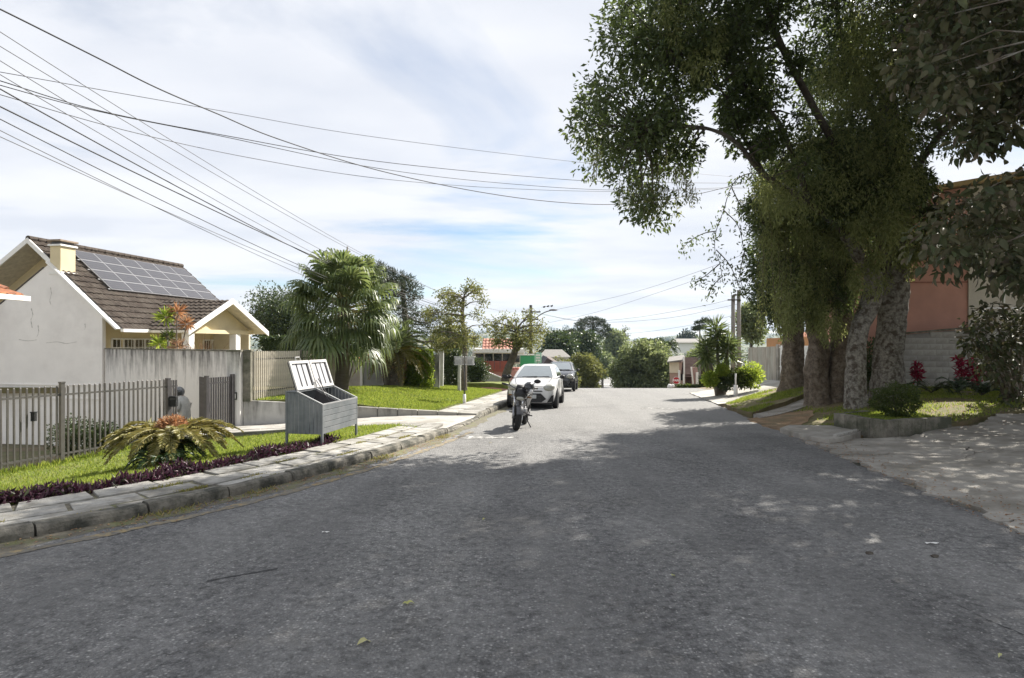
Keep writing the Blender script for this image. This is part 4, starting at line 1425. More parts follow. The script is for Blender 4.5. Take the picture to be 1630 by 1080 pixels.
def car(name, label, paint, loc, rz, rx, dims, hood_paint=None, group=None, dark_front=False):
    W, Lf, Lr, H, wb = dims            # half width, front length, rear length, height, wheelbase
    c = thing(name, label, 'car', loc, rz, group)
    c.rotation_euler.x = rx
    k = H / 1.47
    st = [(-Lf, .58, .24, .60, .62), (-Lf + .05, .76, .20, .66, .70), (-Lf + .17, .90, .18, .74, .79), (-Lf + .42, .97, .18, .84, .89), (-Lf + .80, .99, .19, .92, .97),
          (-Lf + 1.18, 1., .20, .97, 1.02), (-.3, 1., .20, 1.0, 1.03), (.6, 1., .20, 1.02, 1.04), (Lr - .6, .985, .22, 1.05, 1.06), (Lr - .22, .95, .26, 1.06, 1.07), (Lr - .05, .86, .30, 1.02, 1.05), (Lr, .70, .36, .92, .96)]
    rows = []
    for y, w, zb, zs, zt in st:
        w *= W; zs *= k; zt *= k
        half = [(0, zb), (w * .82, zb), (w * .93, zb + .05), (w * .985, zb + .17), (w, .55 * k if .55 * k < zs - .1 else (zb + zs) / 2), (w * .985, zs - .08), (w * .94, zs - .01), (w * .82, (zs + zt) / 2 + .015), (w * .45, zt), (0, zt + .008)]
        ring = [(-x, y, z) for x, z in half[::-1]] + [(x, y, z) for x, z in half[1:]]
        rows.append(ring)
    mb = MB(); mb.grid(rows, flip=True)
    n = len(rows[0])
    mb.f.append(tuple(range(n))); mb.m.append(0)
    mb.f.append(tuple((len(rows) - 1) * n + i for i in range(n - 1, -1, -1))); mb.m.append(0)
    body = mb.obj('body', paint, c, smooth=True, local=True)
    sub = body.modifiers.new('sub', 'SUBSURF'); sub.levels = 1; sub.render_levels = 1
    # cabin
    yc, yr = -Lf + 1.06, Lr - .12
    rings = [(1.00 * k, .90, yc, yr), (1.20 * k, .82, yc + .42, yr - .12), (1.40 * k, .70, yc + .86, yr - .33), (1.455 * k, .62, yc + 1.03, yr - .46), (1.475 * k, .45, yc + 1.2, yr - .7)]

    def ring(z, w, a, b):
        w *= W; r = .10
        return [(-w, a + r * 1.6, z), (-w + r, a + r * .4, z), (-w * .4, a - .04, z), (w * .4, a - .04, z), (w - r, a + r * .4, z), (w, a + r * 1.6, z), (w, (a + b) / 2, z), (w, b - r * 1.5, z), (w - r, b, z), (-w + r, b, z), (-w, b - r * 1.5, z), (-w, (a + b) / 2, z), (-w, a + r * 1.6, z)]
    mb = MB(); mb.grid([ring(*q) for q in rings], flip=False)
    L = len(rings) - 1; m = 13
    mb.f.append(tuple(L * m + i for i in range(12))); mb.m.append(0)
    cab = mb.obj('cabin', paint, c, smooth=True, local=True)

    def cab_pt(z, side, f):
        """point on the cabin skin at height z (fraction f along it): side 'f','l','r','b'"""
        zs_ = [q[0] for q in rings]
        w = float(np.interp(z, zs_, [q[1] for q in rings])) * W
        a = float(np.interp(z, zs_, [q[2] for q in rings])); b = float(np.interp(z, zs_, [q[3] for q in rings]))
        if side == 'f':
            x = (f * 2 - 1) * (w - .075); return Vector((x, a - .045 + (abs(x) / (w)) ** 3 * .11, z))
        if side == 'b': return Vector(((f * 2 - 1) * (w - .09), b + .006, z))
        return Vector(((w + .007) * (1 if side == 'r' else -1), a + .16 + (b - a - .30) * f, z))
    def pane(nm, side, z0, z1, fa, fb, mat, nz=4, nf=6, push=(0, 0, 0)):
        mb = MB(); rows = []
        for i in range(nz + 1):
            z = z0 + (z1 - z0) * i / nz
            a_, b_ = fa[0] + (fa[1] - fa[0]) * i / nz, fb[0] + (fb[1] - fb[0]) * i / nz
            rows.append([cab_pt(z, side, a_ + (b_ - a_) * j / nf) + Vector(push) for j in range(nf + 1)])
        mb.grid(rows, flip=(side in 'lb'))
        return mb.obj(nm, mat, c, smooth=True, local=True)
    pane('windscreen', 'f', 1.03 * k, 1.41 * k, (.03, .05), (.97, .95), GLASS, push=(0, -.012, .004))
    pane('rear_window', 'b', 1.10 * k, 1.38 * k, (.06, .1), (.94, .9), GLASS, push=(0, .012, .004))
    for s in 'lr':
        sg = 1 if s == 'r' else -1
        pane('side_window', s, 1.05 * k, 1.36 * k, (.05, .10), (.46, .46), GLASS, push=(sg * .006, 0, 0))
        pane('side_window', s, 1.05 * k, 1.36 * k, (.50, .50), (.90, .84), GLASS, push=(sg * .006, 0, 0))
        mb = MB()
        for yy in (-.62, .42):
            mb.bar((sg * W * 1.001, yy + .1, .32), (sg * W * .985, yy, .98 * k), .012, .012)
        mb.bar((sg * W * 1.0, -.62, .34), (sg * W * 1.0, 1.1, .34), .012, .02)
        mb.obj('door_seam', BLACK, c, local=True)
        mb = MB(); mb.bar((sg * (W + .012), .24, .83 * k), (sg * (W + .012), .40, .83 * k), .02, .03); mb.obj('door_handle', paint, c, local=True)
        mb = MB(); mb.ball((sg * (W + .10), yc + .33, 1.03 * k), (.10, .06, .07), 10, 7); mb.bar((sg * (W - .1), yc + .30, .99 * k), (sg * (W + .05), yc + .33, 1.02 * k), .04, .03)
        mb.obj('mirror', BLACK, c, smooth=True, local=True)
        for yw in (-wb / 2, wb / 2):
            mb = MB(); mb.lathe([(.0, .0), (.375 * k, .0), (.375 * k, -.12)], (sg * (W * 1.004), yw, .305), 20, Matrix.Rotation(math.radians(90 * sg), 3, 'Y'))
            mb.obj('wheel_arch', BLACK, c, local=True)
            wheel(c, (sg * (W - .075), yw, .298), .298, .19, ALLOY)
        # headlamp hugging the corner
        mb = MB(); mb.ball((sg * W * .70, -Lf + .165, .70 * k), (.215, .17, .125), 12, 8, mt=Matrix.Rotation(sg * .42, 3, 'Z') @ Matrix.Rotation(-sg * .20, 3, 'Y'))
        mb.obj('headlight', LAMP, c, smooth=True, local=True)
        mb = MB(); y0 = -Lf - .01
        q = [Vector((sg * .54, y0 + .0, .22)), Vector((sg * .745, y0 + .115, .25)), Vector((sg * .76, y0 + .12, .47)), Vector((sg * .69, y0 + .075, .45))]
        mb.prism([p + Vector((0, -.035, 0)) for p in q], (0, .05, 0)); mb.obj('fog_lamp_recess', BLACK, c, local=True)
        mb = MB(); mb.ball((sg * W * .80, Lr - .07, .93 * k), (.10, .07, .14), 10, 7); mb.obj('tail_light', RED, c, smooth=True, local=True)
    mb = MB(); y0 = -Lf - .055
    q = [(-.36, .23), (.36, .23), (.52, .34), (.34, .52), (-.34, .52), (-.52, .34)]
    mb.prism([Vector((x, y0 + abs(x) * .06, z)) for x, z in q], (0, .06, 0)); mb.obj('grille', BLACK, c, local=True)
    for z in (.31, .37, .43):
        mb = MB(); mb.bar((-.36, y0 - .002, z), (.36, y0 - .002, z), .012, .012); mb.obj('grille_bar', METAL_D, c, local=True)
    mb = MB(); mb.prism([Vector((x, -Lf - .03 + abs(x) * .07, z)) for x, z in ((-.40, .575), (.40, .575), (.37, .61), (-.37, .61))], (0, .05, 0)); mb.obj('upper_slot', BLACK, c, local=True)
    mb = MB(); mb.ball((0, -Lf - .03, .60), (.07, .02, .034), 12, 6); mb.obj('badge', CHROME, c, smooth=True, local=True)
    mb = MB(); mb.box((0, -Lf - .075, .42), (.40, .012, .125)); mb.obj('number_plate', plain('plate_grey', (.45, .46, .46), .4), c, bevel=.004, local=True)
    mb = MB()
    for sg in (-1, 1):
        hs_ = [Vector((sg * W * f, y, z * k + .006)) for f, y, z in ((.60, -Lf + .22, .80), (.70, -Lf + .60, .925), (.74, -Lf + .95, 1.0), (.72, yc - .02, 1.03))]
        for a_, b_ in zip(hs_, hs_[1:]): mb.bar(a_, b_, .012, .008)
    mb.bar((-W * .55, -Lf + .075, .745 * k), (W * .55, -Lf + .075, .745 * k), .012, .012)
    mb.obj('bonnet_seam', METAL_D, c, local=True)
    mb = MB(); mb.box((0, -.1, .2), (W * 1.7, Lf + Lr - .7, .1)); mb.obj('underbody', BLACK, c, local=True)
    mb = MB(); mb.bar((-.55 * W * .9, yc - .02, 1.035 * k), (.1, yc + .02, 1.05 * k), .02, .02); mb.bar((.0, yc - .03, 1.035 * k), (.62 * W, yc + .0, 1.05 * k), .02, .02); mb.obj('wiper', BLACK, c, local=True)
    mb = MB(); mb.tube([(0, yc + 1.06, 1.46 * k), (0, yc + .9, 1.62 * k)], .006, 5); mb.obj('antenna', BLACK, c, local=True)
    if hood_paint is not None:
        pass
    return c


SL = -.0278
def street(Y, off): return (-3.525 + .156 * Y + off, Y)
x, y = .915, 22.05
car('parked_hatchback', 'white hatchback parked facing us by the left kerb behind the motorcycle', WPAINT, (x, y, float(zr(y))), -.155, SL, (.845, 1.98, 1.95, 1.47, 2.49), group='cars parked along the left kerb')
x, y = 2.62, 32.7
car('parked_hatchback', 'black hatchback parked behind the white one at the brow of the hill', DPAINT, (x, y, float(zr(y)) + .06), -.155, SL - .012, (.83, 1.9, 1.9, 1.47, 2.46), group='cars parked along the left kerb')

# ------------------------------------------------------------------ motorcycle
mc = thing('motorcycle', 'black naked motorcycle on its side stand in front of the white car', 'motorcycle', (.02, 14.2, float(zr(14.2))), -.222)
mc.rotation_euler = Euler((SL, .15, -.222), 'XYZ')
mc.scale = (1.15, 1, 1)
# local axes: front wheel contact at origin, rear wheel at +y
def moto_tyre(nm, c, r, w, steer=0.0):
    c = Vector(c)
    ax = Matrix.Rotation(steer, 3, 'Z') @ Matrix.Rotation(math.radians(90), 3, 'Y')
    mb = MB()
    mb.lathe([(r - w * .8, -w * .35), (r - w * .45, -w / 2), (r - w * .12, -w * .36), (r, 0), (r - w * .12, w * .36), (r - w * .45, w / 2), (r - w * .8, w * .35)], c, 26, ax)
    t = mb.obj(nm, TYRE, mc, smooth=True, local=True)
    mb = MB(); ri = r - w * .75
    mb.lathe([(ri, -w * .33), (ri - .02, -w * .25), (ri - .02, w * .25), (ri, w * .33)], c, 24, ax)
    for k in range(5):
        a = 2 * math.pi * k / 5
        d = Matrix.Rotation(steer, 3, 'Z') @ Vector((0, math.cos(a), math.sin(a)))
        mb.bar(c + d * .03, c + d * (ri - .01), .035, .025, up=(1, 0, 0))
    mb.lathe([(.04, -w * .5), (.05, 0), (.04, w * .5)], c, 10, ax)
    mb.obj('rim', BLACK, t, local=True)
    mb = MB(); mb.lathe([(.07, w * .62), (.13, w * .62), (.13, w * .68), (.07, w * .68)], c, 20, ax); mb.obj('brake_disc', CHROME, t, local=True)
    return t


ST = .32
SR = Matrix.Rotation(ST, 3, 'Z')
piv = Vector((0, .16, 0))
def sp(x, y, z): return piv + SR @ (Vector((x, y, z)) - piv)      # points that turn with the handlebar
fc = sp(0, .0, .29)
moto_tyre('front_wheel', fc, .29, .125, ST)
moto_tyre('rear_wheel', (0, 1.30, .29), .29, .125)
for s in (-1, 1):
    mb = MB(); mb.tube([sp(s * .085, .0, .27), sp(s * .085, .11, .52)], .027, 8); mb.tube([sp(s * .085, .11, .52), sp(s * .085, .24, .86)], .021, 8, m=1)
    mb.obj('fork_leg', [ALLOY, CHROME], mc, smooth=True, local=True)
mb = MB(); rows = []
for k in range(9):
    a = math.radians(25 + k * 15)
    rows.append([sp(x, .0 + math.cos(a) * .325 * -1, .29 + math.sin(a) * .325 - abs(x) * .25) for x in (-.07, -.035, 0, .035, .07)])
mb.grid(rows); mb.obj('front_fender', plain('silver_fender', (.10, .10, .105), .25, metal=.3), mc, smooth=True, local=True)
mb = MB(); mb.ball(sp(0, .08, .84), (.13, .11, .15), 12, 8); mb.prism([sp(-.12, .02, .90), sp(.12, .02, .90), sp(.08, .14, 1.04), sp(-.08, .14, 1.04)], SR @ Vector((0, .03, .02)))
mb.obj('headlight_cowl', BLACK, mc, smooth=True, local=True)
mb = MB(); mb.ball(sp(0, -.004, .755), (.085, .04, .05), 12, 8); mb.obj('headlight', LAMP, mc, smooth=True, local=True)
mb = MB(); mb.tube(smooth_path([sp(-.36, .33, 1.02), sp(-.22, .27, 1.01), sp(-.10, .22, .96), sp(.10, .22, .96), sp(.22, .27, 1.01), sp(.36, .33, 1.02)], 3), .013, 6); mb.obj('handlebar', BLACK, mc, smooth=True, local=True)
for s in (-1, 1):
    mb = MB(); mb.tube([sp(s * .25, .285, 1.012), sp(s * .38, .335, 1.02)], .021, 8); mb.tube([sp(s * .24, .23, 1.0), sp(s * .36, .24, .995)], .007, 5); mb.obj('grip', BLACK, mc, smooth=True, local=True)
    mb = MB(); mb.tube(smooth_path([sp(s * .22, .27, 1.02), sp(s * .27, .24, 1.12), sp(s * .31, .25, 1.17)], 3), .008, 5)
    mb.ball(sp(s * .34, .25, 1.19), (.075, .016, .05), 12, 7, mt=Matrix.Rotation(-s * .2, 3, 'Y')); mb.obj('mirror', BLACK, mc, smooth=True, local=True)
    mb = MB(); mb.ball(sp(s * .20, .12, .80), (.05, .025, .02), 8, 6); mb.obj('indicator', plain('amber_lens', (.16, .075, .02), .2), mc, smooth=True, local=True)
    mb = MB(); mb.prism([Vector((s * .13, .16, .74)), Vector((s * .18, .34, .88)), Vector((s * .19, .54, .78)), Vector((s * .14, .38, .52))], (s * .025, 0, 0)); mb.obj('tank_shroud', DPAINT, mc, bevel=.01, local=True)
    mb = MB(); mb.bar((s * .06, .40, .42), (s * .22, .62, .33), .04, .02); mb.bar((s * .12, .64, .33), (s * .25, .66, .33), .03, .03); mb.obj('footpeg', METAL_D, mc, local=True)
mb = MB(); mb.ball((0, .45, .82), (.135, .24, .13), 14, 9); mb.obj('tank', DPAINT, mc, smooth=True, local=True)
mb = MB(); mb.prism([Vector((-.11, .62, .74)), Vector((.11, .62, .74)), Vector((.13, 1.0, .77)), Vector((.08, 1.36, .86)), Vector((-.08, 1.36, .86)), Vector((-.13, 1.0, .77))], (0, 0, .07)); mb.obj('seat', BLACK, mc, bevel=.025, local=True)
mb = MB(); mb.ball((0, .58, .42), (.15, .20, .15), 12, 8, m=0); mb.box((0, .46, .56), (.16, .14, .22), (-.3, 0, 0))
for k in range(5): mb.box((0, .445 + k * .008, .48 + k * .04), (.20, .18, .008), (-.3, 0, 0))
mb.obj('engine', plain('engine_alloy', (.30, .30, .31), .4, metal=.6), mc, local=True)
for a, b in (((0, .26, .86), (0, .66, .72)), ((0, .66, .72), (0, 1.3, .78)), ((0, .28, .78), (0, .5, .3)), ((.06, .66, .72), (.06, .74, .32)), ((-.06, .66, .72), (-.06, .74, .32)), ((.07, .72, .34), (.07, 1.3, .29)), ((-.07, .72, .34), (-.07, 1.3, .29))):
    mb = MB(); mb.tube([a, b], .02, 6); mb.obj('frame_tube', METAL_D, mc, smooth=True, local=True)
mb = MB(); mb.tube(smooth_path([(-.05, .40, .48), (-.08, .30, .34), (-.12, .48, .24), (-.15, .9, .30), (-.16, 1.4, .42)], 4), [.02] * 12 + [.04] * 5, 8); mb.obj('exhaust', CHROME, mc, smooth=True, local=True)
mb = MB(); mb.prism([Vector((-.07, 1.2, .80)), Vector((.07, 1.2, .80)), Vector((.05, 1.62, .72)), Vector((-.05, 1.62, .72))], (0, 0, .03)); mb.obj('tail_fender', BLACK, mc, local=True)
mb = MB(); mb.ball((0, 1.46, .84), (.06, .04, .035), 8, 6); mb.obj('tail_light', RED, mc, smooth=True, local=True)
mb = MB(); mb.tube([(.10, .62, .30), (.26, .66, .045)], .013, 6); mb.box((.265, .66, .04), (.06, .035, .012)); mb.obj('side_stand', METAL_D, mc, local=True)
# crash helmet hung on the handlebar
HEL = M('helmet_shell', (.03, .03, .032), .25, .2, 6, 0, col2=(.62, .62, .63), c2pos=(.56, .60), coat=.8)
hm = thing('helmet', 'black and white crash helmet hung on the motorcycle handlebar', 'helmet', (.40, 14.28, float(zr(14.3)) + .86))
mb = MB(); mb.ball((0, 0, .13), (.125, .15, .135), 16, 11); mb.ball((0, -.10, .05), (.09, .07, .06), 12, 7); mb.obj('shell', HEL, hm, smooth=True, local=True)
mb = MB(); mb.ball((0, -.035, .13), (.113, .125, .06), 14, 8); mb.obj('visor', GLASSD, hm, smooth=True, local=True)
mb = MB(); mb.tube(smooth_path([(-.05, 0, .02), (-.10, .02, -.02), (-.16, .0, .06), (-.10, 0, .12)], 3), .008, 5); mb.obj('strap', BLACK, hm, local=True)


# ------------------------------------------------------------------ the rider at the gate
def skin(verts, edges, radii, root, levels=2):
    me = bpy.data.meshes.new('body'); me.from_pydata(verts, edges, [])
    o = bpy.data.objects.new('body', me); COL.objects.link(o)
    sm = o.modifiers.new('skin', 'SKIN'); sm.use_smooth_shade = True
    for i, r in enumerate(radii):
        v = me.skin_vertices[0].data[i]
        v.radius = r if isinstance(r, tuple) else (r, r); v.use_root = (i == root)
    sb = o.modifiers.new('sub', 'SUBSURF'); sb.levels = levels; sb.render_levels = levels
    dg = bpy.context.evaluated_depsgraph_get()
    nm = bpy.data.meshes.new_from_object(o.evaluated_get(dg))
    o.modifiers.clear(); o.data = nm
    return o


px_, py_ = -9.12, 17.0
person = thing('person', 'person in grey jacket and helmet standing at the open gate, carrying a white bag', 'person', (px_, py_, g1(px_, py_) - .1), math.radians(168))
V = [(0, 0, .86), (.03, 0, 1.05), (.09, 0, 1.24), (.14, 0, 1.37), (.21, 0, 1.46),            # 0-4 spine, head
     (.09, .17, 1.28), (.03, .23, 1.05), (.20, .21, .93), (.27, .20, .91),                   # 5-8 left arm
     (.09, -.17, 1.28), (.05, -.23, 1.04), (.24, -.20, .95), (.31, -.19, .93),               # 9-12
     (.0, .09, .82), (.05, .10, .46), (-.01, .10, .09), (.13, .11, .035),                   # 13-16
     (.0, -.09, .82), (.02, -.10, .46), (-.06, -.10, .09), (.08, -.11, .035)]
E = [(0, 1), (1, 2), (2, 3), (3, 4), (2, 5), (5, 6), (6, 7), (7, 8), (2, 9), (9, 10), (10, 11), (11, 12), (0, 13), (13, 14), (14, 15), (15, 16), (0, 17), (17, 18), (18, 19), (19, 20)]
Rd = [.15, (.155, .13), (.17, .14), .065, .10, .085, .062, .045, .035, .085, .062, .045, .035, .105, .07, .05, .045, .105, .07, .05, .045]
bd = skin(V, E, Rd, 0)
bd.parent = person
JKT = M('grey_jacket', (.47, .47, .45), .85, .15, 9, .4, 30); JEAN = M('pale_jeans', (.62, .66, .72), .9, .2, 12, .3, 60); SKINM = plain('skin', (.42, .26, .19), .6); SHOE = plain('dark_shoe', (.04, .04, .042), .6)
for mt in (JKT, JEAN, SKINM, SHOE): bd.data.materials.append(mt)
for p in bd.data.polygons:
    c = p.center
    p.material_index = 2 if (c.z > 1.40 or (c.x > .25 and .85 < c.z < 1.0)) else 0 if c.z > .80 else 3 if c.z < .09 else 1
    p.use_smooth = True
for s, hx in ((1, .27), (-1, .31)):
    mb = MB()
    for k in range(4): mb.tube([(hx, s * .20 + (k - 1.5) * .018, .91), (hx + .05, s * .20 + (k - 1.5) * .019, .885), (hx + .045, s * .20 + (k - 1.5) * .018, .85 - .004 * (k % 3))], [.011, .010, .008], 6)
    mb.tube([(hx - .01, s * .17, .92), (hx + .03, s * .155, .89), (hx + .045, s * .16, .865)], [.012, .011, .009], 6)
    mb.obj('hand', SKINM, person, smooth=True, local=True)
mb = MB(); mb.ball((.20, 0, 1.50), (.165, .13, .15), 16, 11); mb.ball((.30, 0, 1.42), (.075, .095, .065), 12, 8); mb.obj('helmet', M('grey_helmet', (.05, .052, .055), .3, .3, 8, 0, col2=(.30, .31, .32), coat=.6), person, smooth=True, local=True)
mb = MB(); mb.ball((.245, 0, 1.50), (.135, .118, .065), 14, 8, mt=Matrix.Rotation(.2, 3, 'Y')); mb.obj('visor', GLASSD, person, smooth=True, local=True)
mb = MB(); mb.prism([Vector((-.07, -.10, .80)), Vector((.10, -.10, .80)), Vector((.10, .10, .80)), Vector((-.07, .10, .80))], (0, 0, .07)); mb.obj('jacket_hem', JKT, person, bevel=.03, local=True)
bag = thing('plastic_bag', 'small white plastic bag hanging from the hand of the rider', 'bag', person.matrix_basis @ Vector((.34, .18, .60)), math.radians(168))
q = MB(); rows = []
for i, (z, w, d) in enumerate(((0, .05, .04), (.03, .10, .07), (.12, .12, .08), (.20, .09, .05), (.24, .03, .02), (.28, .012, .012))):
    rows.append([(w * math.cos(a) * (1 + .12 * math.sin(3 * a + i)), d * math.sin(a), z) for a in np.linspace(0, 2 * math.pi, 15)])
q.grid(rows); q.obj('bag', M('thin_white_plastic', (.72, .72, .72), .5, .08, 10, .4, 25), bag, smooth=True, local=True)
# ------------------------------------------------------------------ plants
BARK = M('bark', (.15, .125, .10), .95, .35, 5, .9, 22, col2=(.27, .265, .24), c2pos=(.5, .62))
BARK_D = M('dark_bark', (.075, .062, .05), .95, .35, 6, .9, 24, col2=(.14, .13, .11))
BARK_P = M('palm_bark', (.13, .11, .085), .95, .3, 4, .8, 18, stretch=(1, 1, 5))
L_DARK = leaf_mat('dark_leaf', [(0.028, 0.048, 0.018), (0.049, 0.077, 0.025), (0.077, 0.105, 0.031), (0.042, 0.070, 0.028)], .22, .4, .4)
L_MID = leaf_mat('mid_leaf', [(.035, .055, .015), (.06, .09, .022), (.09, .115, .03), (.05, .08, .02)], .3, .45, .35)
L_LIME = leaf_mat('lime_leaf', [(0.158, 0.232, 0.044), (0.238, 0.327, 0.066), (0.302, 0.361, 0.077), (0.122, 0.198, 0.044)], .6, .5, .3)
L_VINE = leaf_mat('vine_leaf', [(0.127, 0.152, 0.058), (0.190, 0.220, 0.084), (0.253, 0.275, 0.114), (0.149, 0.183, 0.072)], .45, .5, .3)
L_OLIVE = leaf_mat('olive_leaf', [(.10, .105, .035), (.15, .17, .055), (.23, .23, .09), (.10, .13, .045)], .35, .6, .3)
L_PINE = leaf_mat('pine_leaf', [(0.025, 0.039, 0.021), (0.042, 0.059, 0.028), (0.063, 0.077, 0.036)], .12, .6, .3)
L_PALM = leaf_mat('palm_leaf', [(0.075, 0.109, 0.044), (0.115, 0.155, 0.057), (0.161, 0.196, 0.081)], .4, .42, .4)
L_PALMY = leaf_mat('palm_leaf_yellow', [(.15, .14, .03), (.22, .19, .05), (.10, .115, .03)], .3, .45, .4)
L_CYC = leaf_mat('cycad_leaf', [(0.149, 0.144, 0.040), (0.218, 0.196, 0.057), (0.276, 0.236, 0.086)], .25, .45, .4)
L_CYCD = leaf_mat('cycad_dark_leaf', [(.018, .042, .016), (.03, .06, .02), (.045, .075, .025)], .2, .35, .5)
L_ORANGE = leaf_mat('rust_leaf', [(.34, .17, .075), (.44, .27, .14), (.24, .12, .06), (.40, .30, .18)], .3, .6, .3)
L_PURPLE = leaf_mat('purple_leaf', [(.040, .012, .024), (.065, .020, .038), (.095, .042, .062), (.03, .014, .02), (.05, .065, .02)], .2, .45, .4)
L_RED = leaf_mat('red_leaf', [(.22, .018, .035), (.32, .03, .055), (.13, .012, .02)], .3, .45, .4)
L_DRY = leaf_mat('dry_leaf', [(.28, .17, .10), (.36, .25, .15), (.22, .13, .08)], .25, .7, .2)
L_BIG = leaf_mat('broad_leaf', [(0.046, 0.060, 0.029), (0.072, 0.083, 0.036), (0.111, 0.101, 0.058), (0.058, 0.078, 0.031), (0.143, 0.117, 0.085)], .16, .55, .25)


def bush(name, label, c, r, n, L, W, mat, cat='shrub', group=None, stem=True, low=.0, dense=.45):
    c = Vector(c)
    root = thing(name, label, cat, (c.x, c.y, c.z - r[2]), 0, group)
    q = in_ball(n, dense)
    bump = 1 + .13 * np.sin(q[:, :1] * 7 + c.x) * np.sin(q[:, 1:2] * 6 + 1) + .10 * np.sin(q[:, 2:3] * 9 + q[:, :1] * 4)
    P = np.array(c) + q * np.array(r) * bump
    D = unit(q * np.array((1, 1, 1.2)) + rng.normal(size=q.shape) * .55 + np.array((0, 0, .25)))
    leaves('foliage', P, D, rng.uniform(.7, 1.2, n) * L, rng.uniform(.8, 1.2, n) * W, mat, root)
    if stem:
        mb = MB()
        for k in range(5):
            a = k * 1.3
            mb.tube([(c.x, c.y, c.z - r[2] - .05), (c.x + math.cos(a) * r[0] * .2, c.y + math.sin(a) * r[1] * .2, c.z - r[2] * .4), (c.x + math.cos(a) * r[0] * .5, c.y + math.sin(a) * r[1] * .5, c.z + r[2] * .3)], [.03, .022, .01], 5)
        mb.obj('stem', BARK_D, root, smooth=True)
    return root


def limb_path(a, b, sag=.0, wob=.15, n=5):
    a, b = Vector(a), Vector(b)
    L = (b - a).length
    pts = []
    for i in range(n + 1):
        t = i / n
        p = a.lerp(b, t) + Vector((0, 0, sag * L * math.sin(math.pi * t)))
        if 0 < i < n: p += Vector((rnd.uniform(-1, 1), rnd.uniform(-1, 1), rnd.uniform(-.6, .6))) * wob * L / n
        pts.append(p)
    return pts


def tree(name, label, base, trunk, r0, clumps, per, L, W, mat, cat='tree', group=None, bark=BARK, limb_r=.05, fork=None, flat=1.0, dense=.5, droop=-.25):
    """trunk: points up from base; clumps: (x, y, z, radius)"""
    base = Vector(base)
    root = thing(name, label, cat, base, 0, group)
    pts = smooth_path([base - Vector((0, 0, .15))] + [Vector(p) for p in trunk], 4)
    n = len(pts)
    mb = MB(); mb.tube(pts, [r0 * (1.25 if i == 0 else 1 - .55 * i / n) for i in range(n)], 10, wob=.06)
    mb.obj('trunk', bark, root, smooth=True)
    C = np.array([c[:3] for c in clumps]); Rr = np.array([c[3] for c in clumps])
    mb = MB()
    tops = pts[int(n * .55):]
    for c in clumps:
        cv = Vector(c[:3])
        s = min(tops, key=lambda p: (p - cv).length + max(0, p.z - cv.z) * 1.5)
        lp_ = limb_path(s, cv, .06)
        mb.tube(lp_, [max(.012, limb_r * (1 - .75 * i / (len(lp_) - 1))) for i in range(len(lp_))], 5)
        for k in range(4):
            d = Vector((rnd.gauss(0, 1), rnd.gauss(0, 1), rnd.gauss(.2, .8))).normalized() * c[3] * .85
            q = limb_path(lp_[-2], cv + d, .05, .2, 3)
            mb.tube(q, [limb_r * .28, limb_r * .2, limb_r * .13, limb_r * .06], 4, cap=False)
    mb.obj('limbs', bark, root, smooth=True)
    C2 = np.repeat(C, per, 0); R2 = np.repeat(Rr, per)[:, None]
    q = in_ball(len(C2), dense) * np.array((1, 1, flat))
    P = C2 + q * R2
    D = unit(q + rng.normal(size=q.shape) * .7 + np.array((0, 0, droop)))
    m = len(P)
    leaves('crown', P, D, rng.uniform(.7, 1.25, m) * L, rng.uniform(.75, 1.2, m) * W, mat, root)
    return root


def frond_geo(o, d, length, arch, npair, lf, wf, up=Vector((0, 0, 1)), vee=.35, taper=.75, twist=0.0, tipdroop=.0):
    """feather frond: rachis points and leaflet arrays"""
    o, d = Vector(o), Vector(d).normalized()
    side = d.cross(up).normalized()
    n = 10
    rach = []
    for i in range(n + 1):
        t = i / n
        rach.append(o + d * (length * t) + up * (arch * length * (t - 1.0 * t * t) * 1.6) - up * (tipdroop * length * t ** 3))
    P, D, Ls = [], [], []
    for k in range(npair):
        t = .12 + .88 * k / (npair - 1)
        f = t * n; i = min(int(f), n - 1); p = rach[i].lerp(rach[i + 1], f - i)
        tg = (rach[i + 1] - rach[i]).normalized()
        nn = side.cross(tg).normalized()
        for s in (-1, 1):
            dd = (side * s * (1 - .3 * t) + tg * (.55 + .5 * t) + nn * vee + Vector((rnd.gauss(0, .06), rnd.gauss(0, .06), rnd.gauss(0, .08)))).normalized()
            P.append(p); D.append(dd)
            Ls.append(lf * math.sin(math.pi * min(1, (.18 + .8 * t))) ** .6 * rnd.uniform(.9, 1.1))
    return rach, np.array(P), np.array(D), np.array(Ls), wf


def frond(parent, name, mats, o, d, length, arch, npair, lf, wf, rr=.012, **k):
    rach, P, D, Ls, wf = frond_geo(o, d, length, arch, npair, lf, wf, **k)
    V, F = leaf_geo(P, D, Ls, wf, .12)
    mb = MB(); mb.tube(rach, [rr * (1 - .8 * i / 10) for i in range(11)], 4, cap=False)
    tv = np.array(mb.v); tf = []
    for f in mb.f: tf += [(f[0], f[1], f[2]), (f[0], f[2], f[3])]
    Fa = np.concatenate([F, np.array(tf) + len(V)])
    return mesh_np(name, np.concatenate([V, tv]), Fa, mats, parent, midx=[0] * len(F) + [1] * len(tf))


# --- cycad on the grass strip
def cyc_z(x, y): return float(verge_z(np.array(x), np.array(y)))


